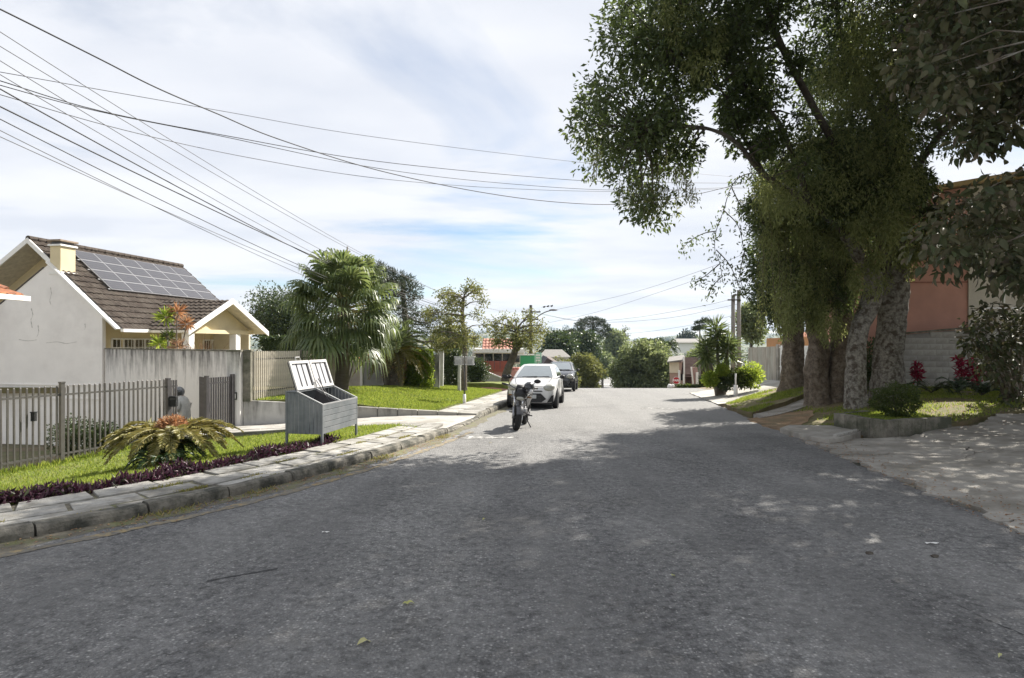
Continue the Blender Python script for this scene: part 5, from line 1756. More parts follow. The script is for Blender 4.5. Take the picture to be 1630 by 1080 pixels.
cx, cy = -6.0, 10.75
cz = cyc_z(cx, cy)
cyc = thing('cycad', 'cycad with flat yellowing fronds and orange heart on the grass strip', 'cycad', (cx, cy, cz))
mb = MB()
mb.tube([(cx, cy, cz - .1), (cx, cy, cz + .2), (cx, cy, cz + .52)], [.20, .19, .15], 14, wob=.12); mb.obj('trunk', BARK_D, cyc)
STALK = plain('cycad_stalk', (.19, .17, .05), .5)
for k in range(34):
    a = 2 * math.pi * (k * .618) + rnd.uniform(-.1, .1)
    lay = k / 34
    d = Vector((math.cos(a), math.sin(a), .16 - .22 * lay + rnd.uniform(-.05, .05)))
    frond(cyc, 'frond', [L_CYC, STALK], (cx + .10 * math.cos(a), cy + .10 * math.sin(a), cz + .58 - .1 * lay), d, 1.02 * rnd.uniform(.85, 1.06), .20, 66, .20, .030, rr=.014, vee=.10, tipdroop=.16 + .16 * lay)
for k in range(22):
    a = 2 * math.pi * (k * .618)
    d = Vector((math.cos(a), math.sin(a), -.35 + rnd.uniform(-.2, .25)))
    frond(cyc, 'lower_frond', [L_CYCD, STALK], (cx + .12 * math.cos(a), cy + .12 * math.sin(a), cz + .38), d, .62 * rnd.uniform(.8, 1.1), .25, 26, .13, .020, rr=.011, vee=.2, tipdroop=.25)
n = 900
q = in_ball(n, .7); q[:, 2] = np.abs(q[:, 2])
P = np.array((cx, cy, cz + .56)) + q * np.array((.25, .25, .24))
leaves('heart', P, unit(q * np.array((.7, .7, .6)) + rng.normal(size=(n, 3)) * .5 + np.array((0, 0, .4))), .10, .035, L_ORANGE, cyc, fold=.3)
px0, py0 = -5.75, 10.0
pup = thing('young_cycad', 'small dark green cycad offshoot in front of the yellowing cycad', 'cycad', (px0, py0, cyc_z(px0, py0)))
for k in range(20):
    a = 2 * math.pi * (k * .618)
    d = Vector((math.cos(a), math.sin(a), rnd.uniform(.15, .9)))
    frond(pup, 'frond', [L_CYCD, STALK], (px0, py0, cyc_z(px0, py0) + .02), d, .62 * rnd.uniform(.75, 1.1), .3, 28, .11, .019, rr=.010, vee=.2, tipdroop=.3)

# --- purple border between grass and pavement
sA, sB = s_of(3.6), s_of(11.1)
n = 9000
s = rng.uniform(sA, sB, n); u = 1.48 + rng.normal(0, .08, n)
pts = np.array([tuple(kerb_pt(a, b)) for a, b in zip(s, u)])
pts[:, 2] = verge_z(pts[:, 0], pts[:, 1]) + rng.random(n) ** 1.2 * (.085 + .045 * np.sin(s * 3.1) + .03 * np.sin(s * 7.3))
D = unit(rng.normal(size=(n, 3)) + np.array((0, 0, .6)))
o = leaves('purple_border', pts, D, rng.uniform(.06, .13, n), rng.uniform(.02, .035, n), L_PURPLE, None, .3); o['kind'] = 'stuff'

# --- clipped shrubs behind the street fence
FNL = Vector((-.9325, .361, 0))
for k, (t, off, r) in enumerate(((9.6, .55, .50), (7.6, .55, .62), (5.75, .55, .58), (3.75, .5, .46), (3.0, .7, .34))):
    q = fence_xy(t) + FNL * (off + r * .35)
    lab = ['dark clipped shrub behind the grey fence at the left frame edge', 'dark rounded shrub behind the fence pickets, second from the left edge', 'dark rounded shrub behind the fence just left of its post', 'dark shrub behind the fence just right of its post', 'small dark shrub behind the fence beside the cycad fronds'][k]
    zb = g1(q.x, q.y)
    bush('clipped_shrub', lab, (q.x, q.y, -.78 + r * .85), (r, r, r * .9), 2600, .055, .03, L_DARK, group='clipped shrubs behind the street fence')

# --- cordyline and twiggy shrub beside the cream house
cq = at(272, 556, 21.5)
cor = thing('cordyline', 'slender cordyline with rust and green leaf tufts before the cream house', 'plant', (cq.x, cq.y, .0))
for (u, v, m, r) in ((282, 490, L_ORANGE, .42), (264, 497, L_LIME, .40), (297, 508, L_ORANGE, .34), (254, 540, L_LIME, .38), (283, 545, L_DRY, .34), (268, 528, L_MID, .3)):
    p = at(u, v + 8, 21.5 + rnd.uniform(-.3, .3))
    mb = MB(); mb.tube(smooth_path([(cq.x + (p.x - cq.x) * .3, p.y, -.05), (cq.x + (p.x - cq.x) * .6, p.y, p.z * .5), p], 3), [.03, .028, .026, .025, .022, .02, .018], 6); mb.obj('stem', BARK, cor, smooth=True)
    n = 70
    D = unit(rng.normal(size=(n, 3)) + np.array((0, 0, .45)))
    leaves('leaf_tuft', np.repeat(np.array([tuple(p)]), n, 0) + D * .04, D, r * rng.uniform(.8, 1.15, n), .05, m, cor, .1)
tw = at(325, 556, 22.5)
root = thing('bare_shrub', 'bare brown twiggy shrub in front of the porch', 'shrub', (tw.x, tw.y, 0))
mb = MB()
for k in range(40):
    a, b = rnd.uniform(0, 6.28), rnd.uniform(.25, .9)
    p1 = Vector((tw.x + math.cos(a) * b * .5, tw.y + math.sin(a) * b * .4, rnd.uniform(.9, 1.3))); p2 = Vector((tw.x + math.cos(a) * b, tw.y + math.sin(a) * b * .8, rnd.uniform(1.2, 2.0)))
    mb.tube([(tw.x, tw.y, -.05), p1, p2], [.012, .009, .004], 4, cap=False)
    mb.tube([p1, p1.lerp(p2, .5) + Vector((rnd.uniform(-.2, .2), rnd.uniform(-.2, .2), .15))], [.007, .003], 4, cap=False)
mb.obj('twigs', L_DRY, root)


# --- fan palm
def fan_leaf(parent, o, d, R, droop, mat, pet):
    o, d = Vector(o), Vector(d).normalized()
    hub = o + d * pet + Vector((0, 0, -.10 * pet))
    up = Vector((0, 0, 1))
    side = d.cross(up).normalized(); nn = side.cross(d).normalized()
    vs, fs = [], []
    n = 26
    for k in range(n):
        a = math.radians(-128 + 256 * k / (n - 1)) + rnd.uniform(-.02, .02)
        dd = d * math.cos(a) + side * math.sin(a)
        L = R * (.72 + .28 * math.cos(a * .6)) * rnd.uniform(.92, 1.05)
        w = R * .062
        sd_ = nn.cross(dd).normalized()
        # radial pleat: base, split point, hanging tip
        b0 = hub + nn * .0
        p1 = hub + dd * L * .55 + nn * (.06 * R * ((k % 2) * 2 - 1)) - up * droop * .12 * R
        p2 = hub + dd * L * .82 - up * droop * .38 * R
        p3 = hub + dd * L * .95 - up * (droop * .95 * R + rnd.uniform(0, .06))
        i = len(vs)
        vs += [b0, p1 - sd_ * w, p1 + sd_ * w, p2 - sd_ * w * .5, p2 + sd_ * w * .5, p3]
        fs += [(i, i + 1, i + 2), (i + 1, i + 3, i + 4), (i + 1, i + 4, i + 2), (i + 3, i + 5, i + 4)]
    mb = MB(); mb.tube([o, o.lerp(hub, .5) + up * .04, hub], [.02, .016, .012], 4, cap=False)
    m = len(vs); vs += [Vector(p) for p in mb.v]
    for f in mb.f: fs += [(f[0] + m, f[1] + m, f[2] + m), (f[0] + m, f[2] + m, f[3] + m)]
    return mesh_np('fan_leaf', np.array([tuple(v) for v in vs]), fs, [mat, MATS['cycad_stalk']], parent, midx=[0] * (n * 4) + [1] * (len(fs) - n * 4))


fx, fy = at(546, 617, 21.2).x, 21.2
fz = float(terr(np.array(fx), np.array(fy)))
fp = thing('fan_palm', 'big fan palm with dense drooping fans rising above the pale railing', 'palm tree', (fx, fy, fz))
mb = MB(); tp = [(fx - .05, fy, fz - .1), (fx - .03, fy, fz + .5), (fx, fy, fz + 1.3), (fx + .05, fy, fz + 2.6), (fx + .03, fy, fz + 3.3)]
mb.tube(smooth_path(tp, 5), [.31 if i == 0 else .26 - .004 * i for i in range(21)], 12, wob=.05); mb.obj('trunk', BARK_P, fp, smooth=True)
for k in range(96):
    f = k / 95
    a = k * 2.399963 + rnd.uniform(-.15, .15)
    el = 1.2 - 1.75 * f + rnd.uniform(-.16, .16)
    d = Vector((math.cos(a) * math.cos(el), math.sin(a) * math.cos(el), math.sin(el)))
    o = Vector((fx + .05, fy, fz + 3.25 - .75 * f)) + d * .12
    fan_leaf(fp, o, d, .82 * rnd.uniform(.8, 1.12), .3 + .6 * f, L_PALM, rnd.uniform(.8, 1.5))
mb = MB(); mb.tube([(fx + .5, fy - .4, fz + 2.3), (fx + .75, fy - .6, fz + 2.0), (fx + .8, fy - .65, fz + 1.55)], [.03, .06, .03], 6); mb.obj('dry_spathe', L_DRY, fp)

# --- feather palm beside the ivy wall
qx = at(626, 617, 25.5)
pz = float(terr(np.array(qx.x), np.array(25.5)))
pp = thing('feather_palm', 'feather palm with stout dark trunk beside the ivy covered wall', 'palm tree', (qx.x, 25.5, pz))
mb = MB(); mb.tube([(qx.x, 25.5, pz - .1), (qx.x, 25.5, pz + .5), (qx.x + .05, 25.5, pz + 1.2), (qx.x + .08, 25.5, pz + 1.6)], [.40, .42, .46, .34], 14, wob=.16); mb.obj('trunk', BARK_D, pp)
for k in range(46):
    a = k * 2.399963; f = k / 45
    el = 1.2 - 1.75 * f
    d = Vector((math.cos(a) * math.cos(el), math.sin(a) * math.cos(el), math.sin(el)))
    m = L_PALM if f < .6 else L_PALMY
    frond(pp, 'frond', [m, STALK], (qx.x + .08, 25.5, pz + 1.55), d, 1.75 * rnd.uniform(.85, 1.1), .10, 40, .42, .028, rr=.018, vee=.2, tipdroop=.35)
n = 500
q = in_ball(n, .4); P = np.array((qx.x, 25.5, pz + .75)) + q * np.array((.5, .5, .75))
leaves('old_leaf_bases', P, unit(q + np.array((0, 0, .8))), .22, .05, L_DRY, pp, .1)

# thin forked shrub right of the fan palm
bx = at(552, 618, 22.6); bz = float(terr(np.array(bx.x), np.array(22.6)))
root = thing('thin_shrub', 'thin forked shrub with few leaves right of the fan palm trunk', 'shrub', (bx.x, 22.6, bz))
mb = MB()
for s, tx in ((-1, -.22), (1, .28), (1, .12)):
    mb.tube(smooth_path([(bx.x, 22.6, bz - .05), (bx.x + tx * .5, 22.6, bz + .5), (bx.x + tx, 22.6 + .1 * s, bz + 1.2)], 3), [.035, .03, .027, .024, .02, .015, .01], 6)
mb.obj('stem', BARK_D, root, smooth=True)
q = in_ball(170, .6); P = np.array((bx.x, 22.6, bz + 1.2)) + q * np.array((.45, .35, .4)); leaves('foliage', P, q, .09, .04, L_MID, root)

# --- back wall of the garden, door, ivy wall, dark hedges
gw2 = thing('garden_wall', 'long grey beige wall closing the garden behind the palms', 'wall', (-8, 26.2, -.3))
mb = MB(); mb.prism([Vector(p) for p in ((-13, 26.4, -.4), (-6.55, 26.4, -.4), (-6.55, 26.4, 1.22), (-13, 26.4, 1.22))], (0, .15, 0)); mb.obj('render', M('beige_render', (.40, .37, .32), .9, .15, 2, .2, 30, col2=(.27, .25, .22)), gw2)
mb = MB(); mb.prism([Vector(p) for p in ((-5.45, 26.3, -.5), (-3.2, 26.9, -.7), (-3.2, 26.9, 1.1), (-5.45, 26.3, 1.2))], (0, .15, 0)); mb.obj('render', STAIN_LOW, gw2)
gd_ = thing('garden_door', 'grey panel door in a white frame behind the feather palm', 'door', (-6.0, 26.3, -.3))
mb = MB(); mb.prism([Vector(p) for p in ((-6.45, 26.35, -.4), (-5.55, 26.35, -.4), (-5.55, 26.35, .70), (-6.45, 26.35, .78))], (0, .05, 0)); mb.obj('door_leaf', M('grey_panel', (.36, .36, .35), .7, .2, 4, .1, 30), gd_)
mb = MB()
for a, b in (((-6.5, -.4), (-6.5, .82)), ((-5.5, -.4), (-5.5, .75)), ((-6.54, .84), (-5.46, .77))): mb.bar((a[0], 26.31, a[1]), (b[0], 26.31, b[1]), .09, .09, up=(0, 1, 0))
mb.obj('frame', TRIM, gd_)
t = tile_mesh(Vector((-6.7, 26.15, .86)), Vector((1, 0, -.03)), Vector((0, .8, .35)), 1.5, .7, .2, .3); o = t.obj('tiles', TERRA, gd_); o['kind'] = 'stuff'


def hedge_box(name, label, u0, u1, v0, v1, d, th, n, L, W, mat, cat='hedge', zb=None):
    a, b = at(u0, v1, d), at(u1, v0, d)
    root = thing(name, label, cat, ((a.x + b.x) / 2, d, a.z))
    X = rng.uniform(a.x, b.x, n); Z_ = a.z + (b.z - a.z) * rng.random(n) ** .9; Y = d + rng.uniform(-th / 2, th / 2, n)
    f = rng.random(n) < .55
    Y[f] = d - th / 2 + .1 * np.sin(X[f] * 5) * np.sin(Z_[f] * 6) + rng.normal(0, .05, f.sum())
    P = np.column_stack([X, Y, Z_]); D = unit(rng.normal(size=(n, 3)) + np.array((.3, -.7, -.2)))
    leaves('foliage', P, D, L * rng.uniform(.7, 1.2, n), W, mat, root)
    mb = MB(); mb.box(((a.x + b.x) / 2, d + th * .3, (a.z + b.z) / 2 - .03), ((b.x - a.x) * .8, .05, (b.z - a.z) * .8)); mb.obj('twig_mass', BARK_D, root)
    return root


hedge_box('ivy_wall', 'sunlit yellow green ivy covered wall beside the feather palm', 640, 690, 556, 620, 26.4, .7, 5200, .10, .07, L_LIME)
hedge_box('dark_hedge', 'dark leafy climber wall left of the sparse street tree', 705, 733, 556, 615, 30.5, .8, 3600, .10, .06, L_DARK)
hedge_box('tall_hedge', 'dark hedge above the back wall between house and fan palm', 424, 545, 536, 562, 27.4, 1.2, 5000, .13, .07, L_DARK)
# grey gable end wall between the hedges
mb = MB(); a, b = at(689, 616, 28.5), at(705, 616, 28.5)
mb.prism([a, b, at(706, 556, 28.5), at(697, 556, 28.5)], (0, .2, 0)); one('side_wall', mb, M('pale_side_wall', (.52, .52, .50), .9), 'narrow pale wall end between ivy wall and dark climber', 'wall')

# --- sparse street tree on the lawn with litter basket
tx = at(739, 621, 27.0)
tz = float(terr(np.array(tx.x), np.array(27.0)))
cl = []
for (u, v) in in_poly([(682, 500), (700, 462), (730, 448), (760, 452), (778, 490), (770, 540), (740, 556), (700, 552), (680, 530)], 40, random.Random(5)):
    p = at(u, v, 27 + rnd.uniform(-1.2, 1.2)); cl.append((p.x, p.y, p.z, .34))
tree('street_tree', 'sparse olive brown street tree on the lawn behind the litter basket', (tx.x, 27, tz), [at(739, 585, 27), at(740, 545, 27), at(736, 505, 27), at(738, 475, 27)], .14, cl, 105, .12, .06, L_OLIVE, limb_r=.035, dense=.7)
mb = MB(); p = at(731, 618, 26.6); mb.tube([(p.x, p.y, tz - .1), (p.x, p.y, tz + .75), at(732, 572, 26.6)], [.08, .07, .065], 8)
one('white_post', mb, M('limewash', (.55, .54, .5), .9), 'whitish left side of the sparse street tree trunk, as separate stem', 'post')  # stands in for the trunk's pale left side, added as its own stem
lx, ly = -1.68, 21.5; lz = float(terr(np.array(lx), np.array(ly)))
lb = thing('litter_basket', 'raised metal litter basket on a thin pole on the lawn', 'litter basket', (lx, ly, lz))
mb = MB(); mb.tube([(lx, ly, lz + .3), (lx, ly, .90)], .022, 8); mb.obj('pole', METAL_D, lb, smooth=True)
mb = MB(); mb.tube([(lx, ly, lz - .1), (lx, ly, lz + .34)], [.065, .05], 8); mb.obj('pole_foot', TRIM, lb, smooth=True)
for s in (-1, 1):
    mb = MB(); c = Vector((lx + s * .19, ly, 1.0))
    for z in (.86, 1.13):
        for (x0, y0, x1, y1) in ((-.15, -.18, .15, -.18), (.15, -.18, .15, .18), (.15, .18, -.15, .18), (-.15, .18, -.15, -.18)): mb.bar((c.x + x0, ly + y0, z), (c.x + x1, ly + y1, z), .02, .025)
    for k in range(7):
        for y0 in (-.18, .18): mb.bar((c.x - .15 + .05 * k, ly + y0, .86), (c.x - .15 + .05 * k, ly + y0, 1.13), .012, .012, up=(1, 0, 0))
    for k in range(5): mb.bar((c.x - .15, ly - .16 + .08 * k, .86), (c.x + .15, ly - .16 + .08 * k, .86), .012, .012)
    mb.obj('basket', M('zinc_wire', (.42, .42, .42), .5, metal=.3) if s < 0 else MATS['zinc_wire'], lb)
    mb = MB(); mb.box((c.x + s * .02, ly, .99), (.20, .22, .2)); mb.obj('crate_panel', MATS['pale_rim'], lb)

# --- araucaria and dark trees behind the fan palm
L_AR = L_PINE


def araucaria(label, base, top, clumps, n, L=.28, W=.05, group=None, tr=.3):
    root = thing('araucaria', label, 'araucaria', base, 0, group)
    base, top = Vector(base), Vector(top)
    mb = MB(); mb.tube([base - Vector((0, 0, .3)), base.lerp(top, .5), top], [tr, tr * .8, tr * .45], 8); mb.obj('trunk', BARK_D, root, smooth=True)
    mb = MB()
    for c in clumps:
        cv = Vector(c[:3]); z0 = min(top.z - .1, cv.z + .2); s = base.lerp(top, max(.1, (z0 - base.z) / (top.z - base.z)))
        mb.tube(limb_path(s, cv, -.12, .05, 4), [.09, .075, .06, .05, .04], 5)
    mb.obj('limbs', BARK_D, root, smooth=True)
    C = np.array([c[:3] for c in clumps]); Rr = np.array([c[3] for c in clumps])
    C2 = np.repeat(C, n, 0); R2 = np.repeat(Rr, n)[:, None]
    q = in_ball(len(C2), .5) * np.array((1, 1, .55)); q[:, 2] += .12
    leaves('crown', C2 + q * R2, unit(q + rng.normal(size=q.shape) * .5 + np.array((0, 0, .5))), L * rng.uniform(.7, 1.2, len(C2)), W, L_AR, root)
    return root


ab = at(655, 600, 42)
ar = random.Random(3)
cl = [tuple(at(u, v, 42 + ar.uniform(-2, 2))) + (r,) for u, v, r in ((598, 428, .7), (612, 436, .7), (592, 440, .6), (628, 443, .8), (645, 448, .7), (655, 462, .8), (640, 460, .9), (620, 455, .9), (605, 452, .8), (656, 476, .7), (625, 470, 1.0), (608, 468, 1.), (590, 455, .9), (630, 485, 1.1), (612, 492, 1.2), (645, 495, .9), (596, 485, 1.2), (660, 505, 1.2), (680, 515, 1.2), (672, 535, 1.4), (695, 510, 1.0), (650, 522, 1.4), (700, 540, 1.3), (625, 515, 1.4))]
araucaria('dark araucaria with clumped foliage rising behind the fan palm', (ab.x, 42, -1.5), at(640, 450, 42), cl, 330)
cl = [tuple(at(u, v, 44 + ar.uniform(-2, 2))) + (1.25,) for u, v in in_poly([(398, 500), (410, 482), (440, 468), (475, 480), (490, 540), (430, 560), (400, 520)], 34, ar)]
tb = at(445, 600, 44)
tree('dark_tree', 'round dark green tree behind the cream house, left of the fan palm', (tb.x, 44, -1), [at(445, 560, 44), at(443, 520, 44)], .3, cl, 330, .22, .10, L_DARK, limb_r=.07)

# --- beyond the lawn: small dark tree, white wall, leaning tree
sx = at(752, 614, 33.0); sz = g1(sx.x, 33)
cl = [tuple(at(u, v, 33 + ar.uniform(-.4, .4))) + (.42,) for u, v in in_poly([(744, 582), (755, 572), (768, 574), (775, 584), (768, 598), (755, 603), (746, 596)], 22, ar)]
tree('topiary_tree', 'small dark heart shaped clipped tree before the low white wall', (sx.x, 33, sx.z), [at(752, 605, 33), at(754, 596, 33)], .12, cl, 190, .11, .06, L_DARK, bark=BARK_D)
mb = MB(); mb.ball(at(763, 612, 32.8), (.26, .22, .2), 10, 7, wob=.08); one('boulder', mb, M('brown_rock', (.16, .10, .075), .9), 'brown rounded boulder at the foot of the small dark tree', 'rock', smooth=True)
mb = MB(); mb.prism([at(716, 616, 34.5), at(797, 616, 34.5), at(797, 602, 34.5), at(768, 590, 34.5), at(716, 588, 34.5)], (0, .2, 0))
lw_ = thing('low_white_wall', 'low pale wall with sloping top beyond the front lawn', 'wall', at(757, 616, 34.6)); mb.obj('render', M('dirty_white', (.52, .51, .48), .9, .1, 2, .1, 30, col2=(.40, .39, .36)), lw_)
mb = MB(); mb.bar(at(768, 589.5, 34.6), at(798, 601.5, 34.6), .3, .06); mb.bar(at(716, 587.5, 34.6), at(768, 589.5, 34.6), .3, .06); mb.obj('coping', TRIM, lw_)
lb_ = at(802, 613, 37.5)
cl = [tuple(at(u, v, 37.5 + ar.uniform(-1.3, 1.3))) + (.5,) for u, v in in_poly([(782, 515), (800, 500), (835, 495), (862, 512), (866, 545), (845, 556), (800, 552), (782, 540)], 34, ar)]
tree('leaning_tree', 'street tree with leaning dark trunk and thin pale crown behind the white car', (lb_.x, 37.5, lb_.z), [at(808, 590, 37.5), at(817, 568, 37.5), at(823, 545, 37.5), at(822, 525, 37.5)], .30, cl, 90, .16, .08, L_OLIVE, bark=BARK_D, limb_r=.06, dense=.7)
mb = MB()
X = np.arange(0, 1, .05)
VG = [tuple(at(u, v, d))[:2] for u, v, d in ((700, 0, 31.5), (850, 0, 31.5), (870, 0, 44), (690, 0, 44))]
sheet('far_verge', [(-3.6, 31.2), (1.0, 31.2), (2.4, 40), (-6, 42)], lambda X, Y: zr(Y) + .18 + .25 * ss(.3, 2.5, eX(Y) - X), TURF, .6)
BUSHES = None
# ------------------------------------------------------------------ right side: houses, walls
CORAL = M('coral_render', (.50, .27, .205), .9, .1, 1.5, .2, 30, col2=(.42, .23, .18), c2pos=(.45, .75))
BEIGE = M('beige_wall', (.50, .46, .38), .9, .1, 2, .15, 30)
BLOCK = M('grey_block', (.44, .43, .405), .95, .22, 4, .6, 30, col2=(.20, .185, .16), c2pos=(.42, .68), perobj=.14)
MORTAR = M('mortar', (.27, .26, .25), .95)
LICHEN = M('lichen_bark', (.245, .23, .20), .95, .5, 17, 1.0, 26, col2=(.085, .07, .055), c2pos=(.46, .60))
BARK_R = M('rough_bark', (.12, .095, .07), .95, .5, 14, 1.0, 18, col2=(.21, .175, .135), c2pos=(.48, .62))

ch_ = thing('coral_house', 'two storey coral house with sloping gable and beige corner behind the trees', 'house', (15, 24, 0))
Y0 = 22.0
mb = MB(); mb.prism([(12.2, Y0, -.6), (16.45, Y0, -.6), (16.45, Y0, 7.25), (12.2, Y0, 6.6)], (.5, 3, 0)); mb.obj('wall', CORAL, ch_)
mb = MB(); mb.prism([(16.45, Y0 - .05, -.6), (17.05, Y0 - .05, -.6), (17.05, Y0 - .05, 7.3), (16.45, Y0 - .05, 7.25)], (.5, 3, 0)); mb.obj('corner_pier', BEIGE, ch_)
mb = MB(); mb.prism([(17.05, Y0 + .3, -.6), (24, Y0 + .3, -.6), (24, Y0 + .3, 6.4), (19, Y0 + .3, 7.5), (17.05, Y0 + .3, 7.3)], (.5, 2.8, 0)); mb.obj('wall', BEIGE, ch_)
mb = MB(); mb.bar((12.2, Y0 - .01, 3.79), (16.44, Y0 - .01, 3.82), .03, .05); mb.obj('string_course', M('coral_shadow', (.28, .13, .095), .9), ch_)  # dark strip for the wall groove, its shade put into the colour
window(ch_, Vector((17.25, Y0 + .3, 2.9)), Vector((1, 0, 0)), Vector((0, 0, 1)), 1.5, 1.15, 2, 1, Vector((0, -1, 0)), 0)
mb = MB(); mb.prism([(11.9, Y0 - .25, 6.54), (19, Y0 - .25, 7.75), (24.4, Y0 - .25, 6.3), (24.4, Y0 - .25, 6.45), (19, Y0 - .25, 7.92), (11.9, Y0 - .25, 6.70)], (.5, 3.3, 0)); mb.obj('roof', M('ochre_fascia', (.40, .29, .14), .8), ch_)
mb = MB(); mb.prism([(15.05, Y0 - .5, 4.62), (16.3, Y0 - .5, 4.62), (16.3, Y0 - .02, 5.02), (15.45, Y0 - .02, 5.02)], (0, .02, .06)); mb.prism([(15.05, Y0 - .5, 4.6), (16.3, Y0 - .5, 4.6), (16.3, Y0 - .02, 4.6), (15.05, Y0 - .02, 4.6)], (0, 0, .02)); mb.obj('canopy', M('brown_canopy', (.16, .12, .095), .8), ch_)

bw = thing('block_wall', 'weathered grey concrete block wall below the coral house', 'wall', (15.5, 20.9, 0))
bw0, bwd = Vector((12.9, 21.0, 0)), Vector((1, -.12, 0)).normalized()
bn = Vector((bwd.y, -bwd.x, 0))
mb = MB(); mb.prism([bw0 + Vector((0, 0, -.6)), bw0 + bwd * 7.2 + Vector((0, 0, -.6)), bw0 + bwd * 7.2 + Vector((0, 0, 2.5)), bw0 + Vector((0, 0, 1.85))], bn * -.13); mb.obj('mortar_core', MORTAR, bw)
bm_ = None
for r_ in range(14):
    for k in range(19):
        x0 = k * .40 - (.2 if r_ % 2 else 0); zc = -.30 + r_ * .20
        if zc > 1.80 + max(0, x0) * .09: continue
        if bm_ is None:
            mb = MB(); mb.box((0, 0, 0), (.388, .06, .188)); o = mb.obj('block', BLOCK, bw, local=True); bm_ = o.data
        else:
            o = bpy.data.objects.new('block', bm_); COL.objects.link(o); o.parent = bw
        o.location = bw0 + bwd * (x0 + .2) + bn * (-.025 + rnd.uniform(0, .006)) + Vector((0, 0, zc)) - org(bw)
        o.rotation_euler.z = math.atan2(bwd.y, bwd.x)
mb = MB(); mb.bar(bw0 + Vector((0, 0, 1.9)) - bn * .05, bw0 + bwd * 7.2 + Vector((0, 0, 2.55)) - bn * .05, .22, .06); mb.obj('coping', CONC_D, bw)

# planter with a clipped box ball
pl = thing('planter_border', 'low mossy concrete block border round the clipped box ball', 'planter', (8.3, 12.8, -.3))
PA, PB_, PC_ = Vector((7.25, 13.75)), Vector((7.52, 12.35)), Vector((9.35, 12.95))
def border(a, b, n, th, zt):
    for k in range(n):
        p, q = a.lerp(b, k / n), a.lerp(b, (k + 1) / n)
        d = (q - p).normalized(); nrm_ = Vector((-d.y, d.x)) * th
        mb = MB(); z0 = g1(p.x, p.y) - .12
        z1 = zt + rnd.uniform(-.008, .008)
        g_ = d * .004
        mb.prism([Vector((*(p + g_), z0)), Vector((*(q - g_), z0)), Vector((*(q - g_), z1)), Vector((*(p + g_), z1))], Vector((nrm_.x, nrm_.y, 0)))
        mb.obj('border_block', CONC_D, pl, bevel=.012)
zt = g1(7.5, 12.35) + .36
border(PA, PB_, 4, .14, zt); border(PB_ + Vector((.02, 0)), PC_, 5, .15, zt)
border(Vector((8.3, 14.35)), PA, 3, .13, zt - .02)
sheet('planter_soil', [(7.4, 13.7), (7.65, 12.55), (9.3, 13.1), (9.3, 14.2), (8.4, 14.3)], lambda X, Y: 0 * X + zt - .05, TURF, .3)
X, Y = scatter([(7.4, 13.7), (7.65, 12.55), (9.3, 13.1), (9.3, 14.2), (8.4, 14.3)], 5000); blades('planter_grass', X, Y, 0 * X + zt - .05, .06, .014, GRASS)
bc = at(1427, 650, 13.35)
bush('box_ball', 'round dark green clipped box bush standing in the low planter', (bc.x, bc.y, zt + .30), (.49, .47, .37), 5200, .042, .028, L_MID, dense=.25)

# plants under the block wall
def fern(c, r, n, mat, root, L=.45):
    for k in range(n):
        a = rnd.uniform(0, 6.283); d = Vector((math.cos(a), math.sin(a), rnd.uniform(.2, 1.0)))
        frond(root, 'frond', [mat, BARK_D], c, d, r * rnd.uniform(.7, 1.15), .35, 14, r * .24, .03, rr=.008, vee=.15, tipdroop=.35)


for i, (x, y, r) in enumerate(((12.1, 17.6, .75), (13.2, 18.0, .8), (14.3, 17.4, .85), (12.8, 16.6, .7), (14.0, 16.2, .8), (15.3, 16.9, .9), (15.0, 15.7, .75), (11.6, 18.4, .6))):
    labs = ['dark fern clump nearest the lichen trunk under the block wall', 'fern clump below the red croton', 'fern clump at the wall foot right of the red croton', 'low fern clump at the edge of the shaded lawn', 'fern clump at the lawn edge under the broad leaved shrub', 'large fern clump under the broad leaved shrub', 'fern clump at the right frame edge beside the lawn', 'small fern clump at the foot of the big lichen trunk']
    f = thing('fern', labs[i], 'fern', (x, y, g1(x, y)), 0, 'ferns under the block wall')
    fern((x, y, g1(x, y) + .03), r, 15, L_CYCD if i % 2 else L_DARK, f)
for i, (x, y, h) in enumerate(((13.9, 18.9, 1.0), (14.4, 19.1, .95), (14.2, 18.6, .75), (12.75, 19.2, .85))):
    cr = thing('croton', ['red leaved croton, tallest of those before the block wall', 'red croton with dark maroon tip, right of the tallest', 'bright pink red low croton in front of the tallest', 'small maroon plant standing apart left of the red crotons'][i], 'plant', (x, y, g1(x, y)), 0, 'red crotons before the block wall')
    mb = MB(); z = g1(x, y)
    mb.tube([(x, y, z - .05), (x + .05, y, z + h * .5), (x + .03, y, z + h)], [.02, .018, .012], 5); mb.obj('stem', BARK_D, cr)
    n = 90; hh = rng.random(n)
    P = np.column_stack([x + rng.normal(0, .05, n), y + rng.normal(0, .05, n), z + h * (.35 + .65 * hh)])
    leaves('foliage', P, unit(rng.normal(size=(n, 3)) + np.array((0, 0, .2))), .20, .07, L_RED, cr)
dk = at(1388, 612, 19.4)
bush('dark_shrub', 'black green shrub in deep shade between the two lichen covered trunks', (dk.x, 19.6, .65), (.85, .7, 1.0), 2600, .12, .06, L_DARK)

# leaf objects for broad-leaved plants
def broad_leaf_mesh(L, W, k):
    r = random.Random(k)
    vs, fs = [], []
    n = 5
    prof = [.0, .62, 1., .86, .5, .0]
    for i in range(n + 1):
        t = i / n; z = -.22 * L * t * t + r.uniform(-.01, .01); w = W / 2 * prof[i]
        vs += [(-w, L * t, z + w * .28), (0, L * t, z), (w, L * t, z + w * .28)]
    for i in range(n):
        a = i * 3
        fs += [(a, a + 1, a + 4, a + 3), (a + 1, a + 2, a + 5, a + 4)]
    me = bpy.data.meshes.new('leaf'); me.from_pydata(vs, [], fs)
    me.polygons.foreach_set('use_smooth', [True] * len(fs))
    return me


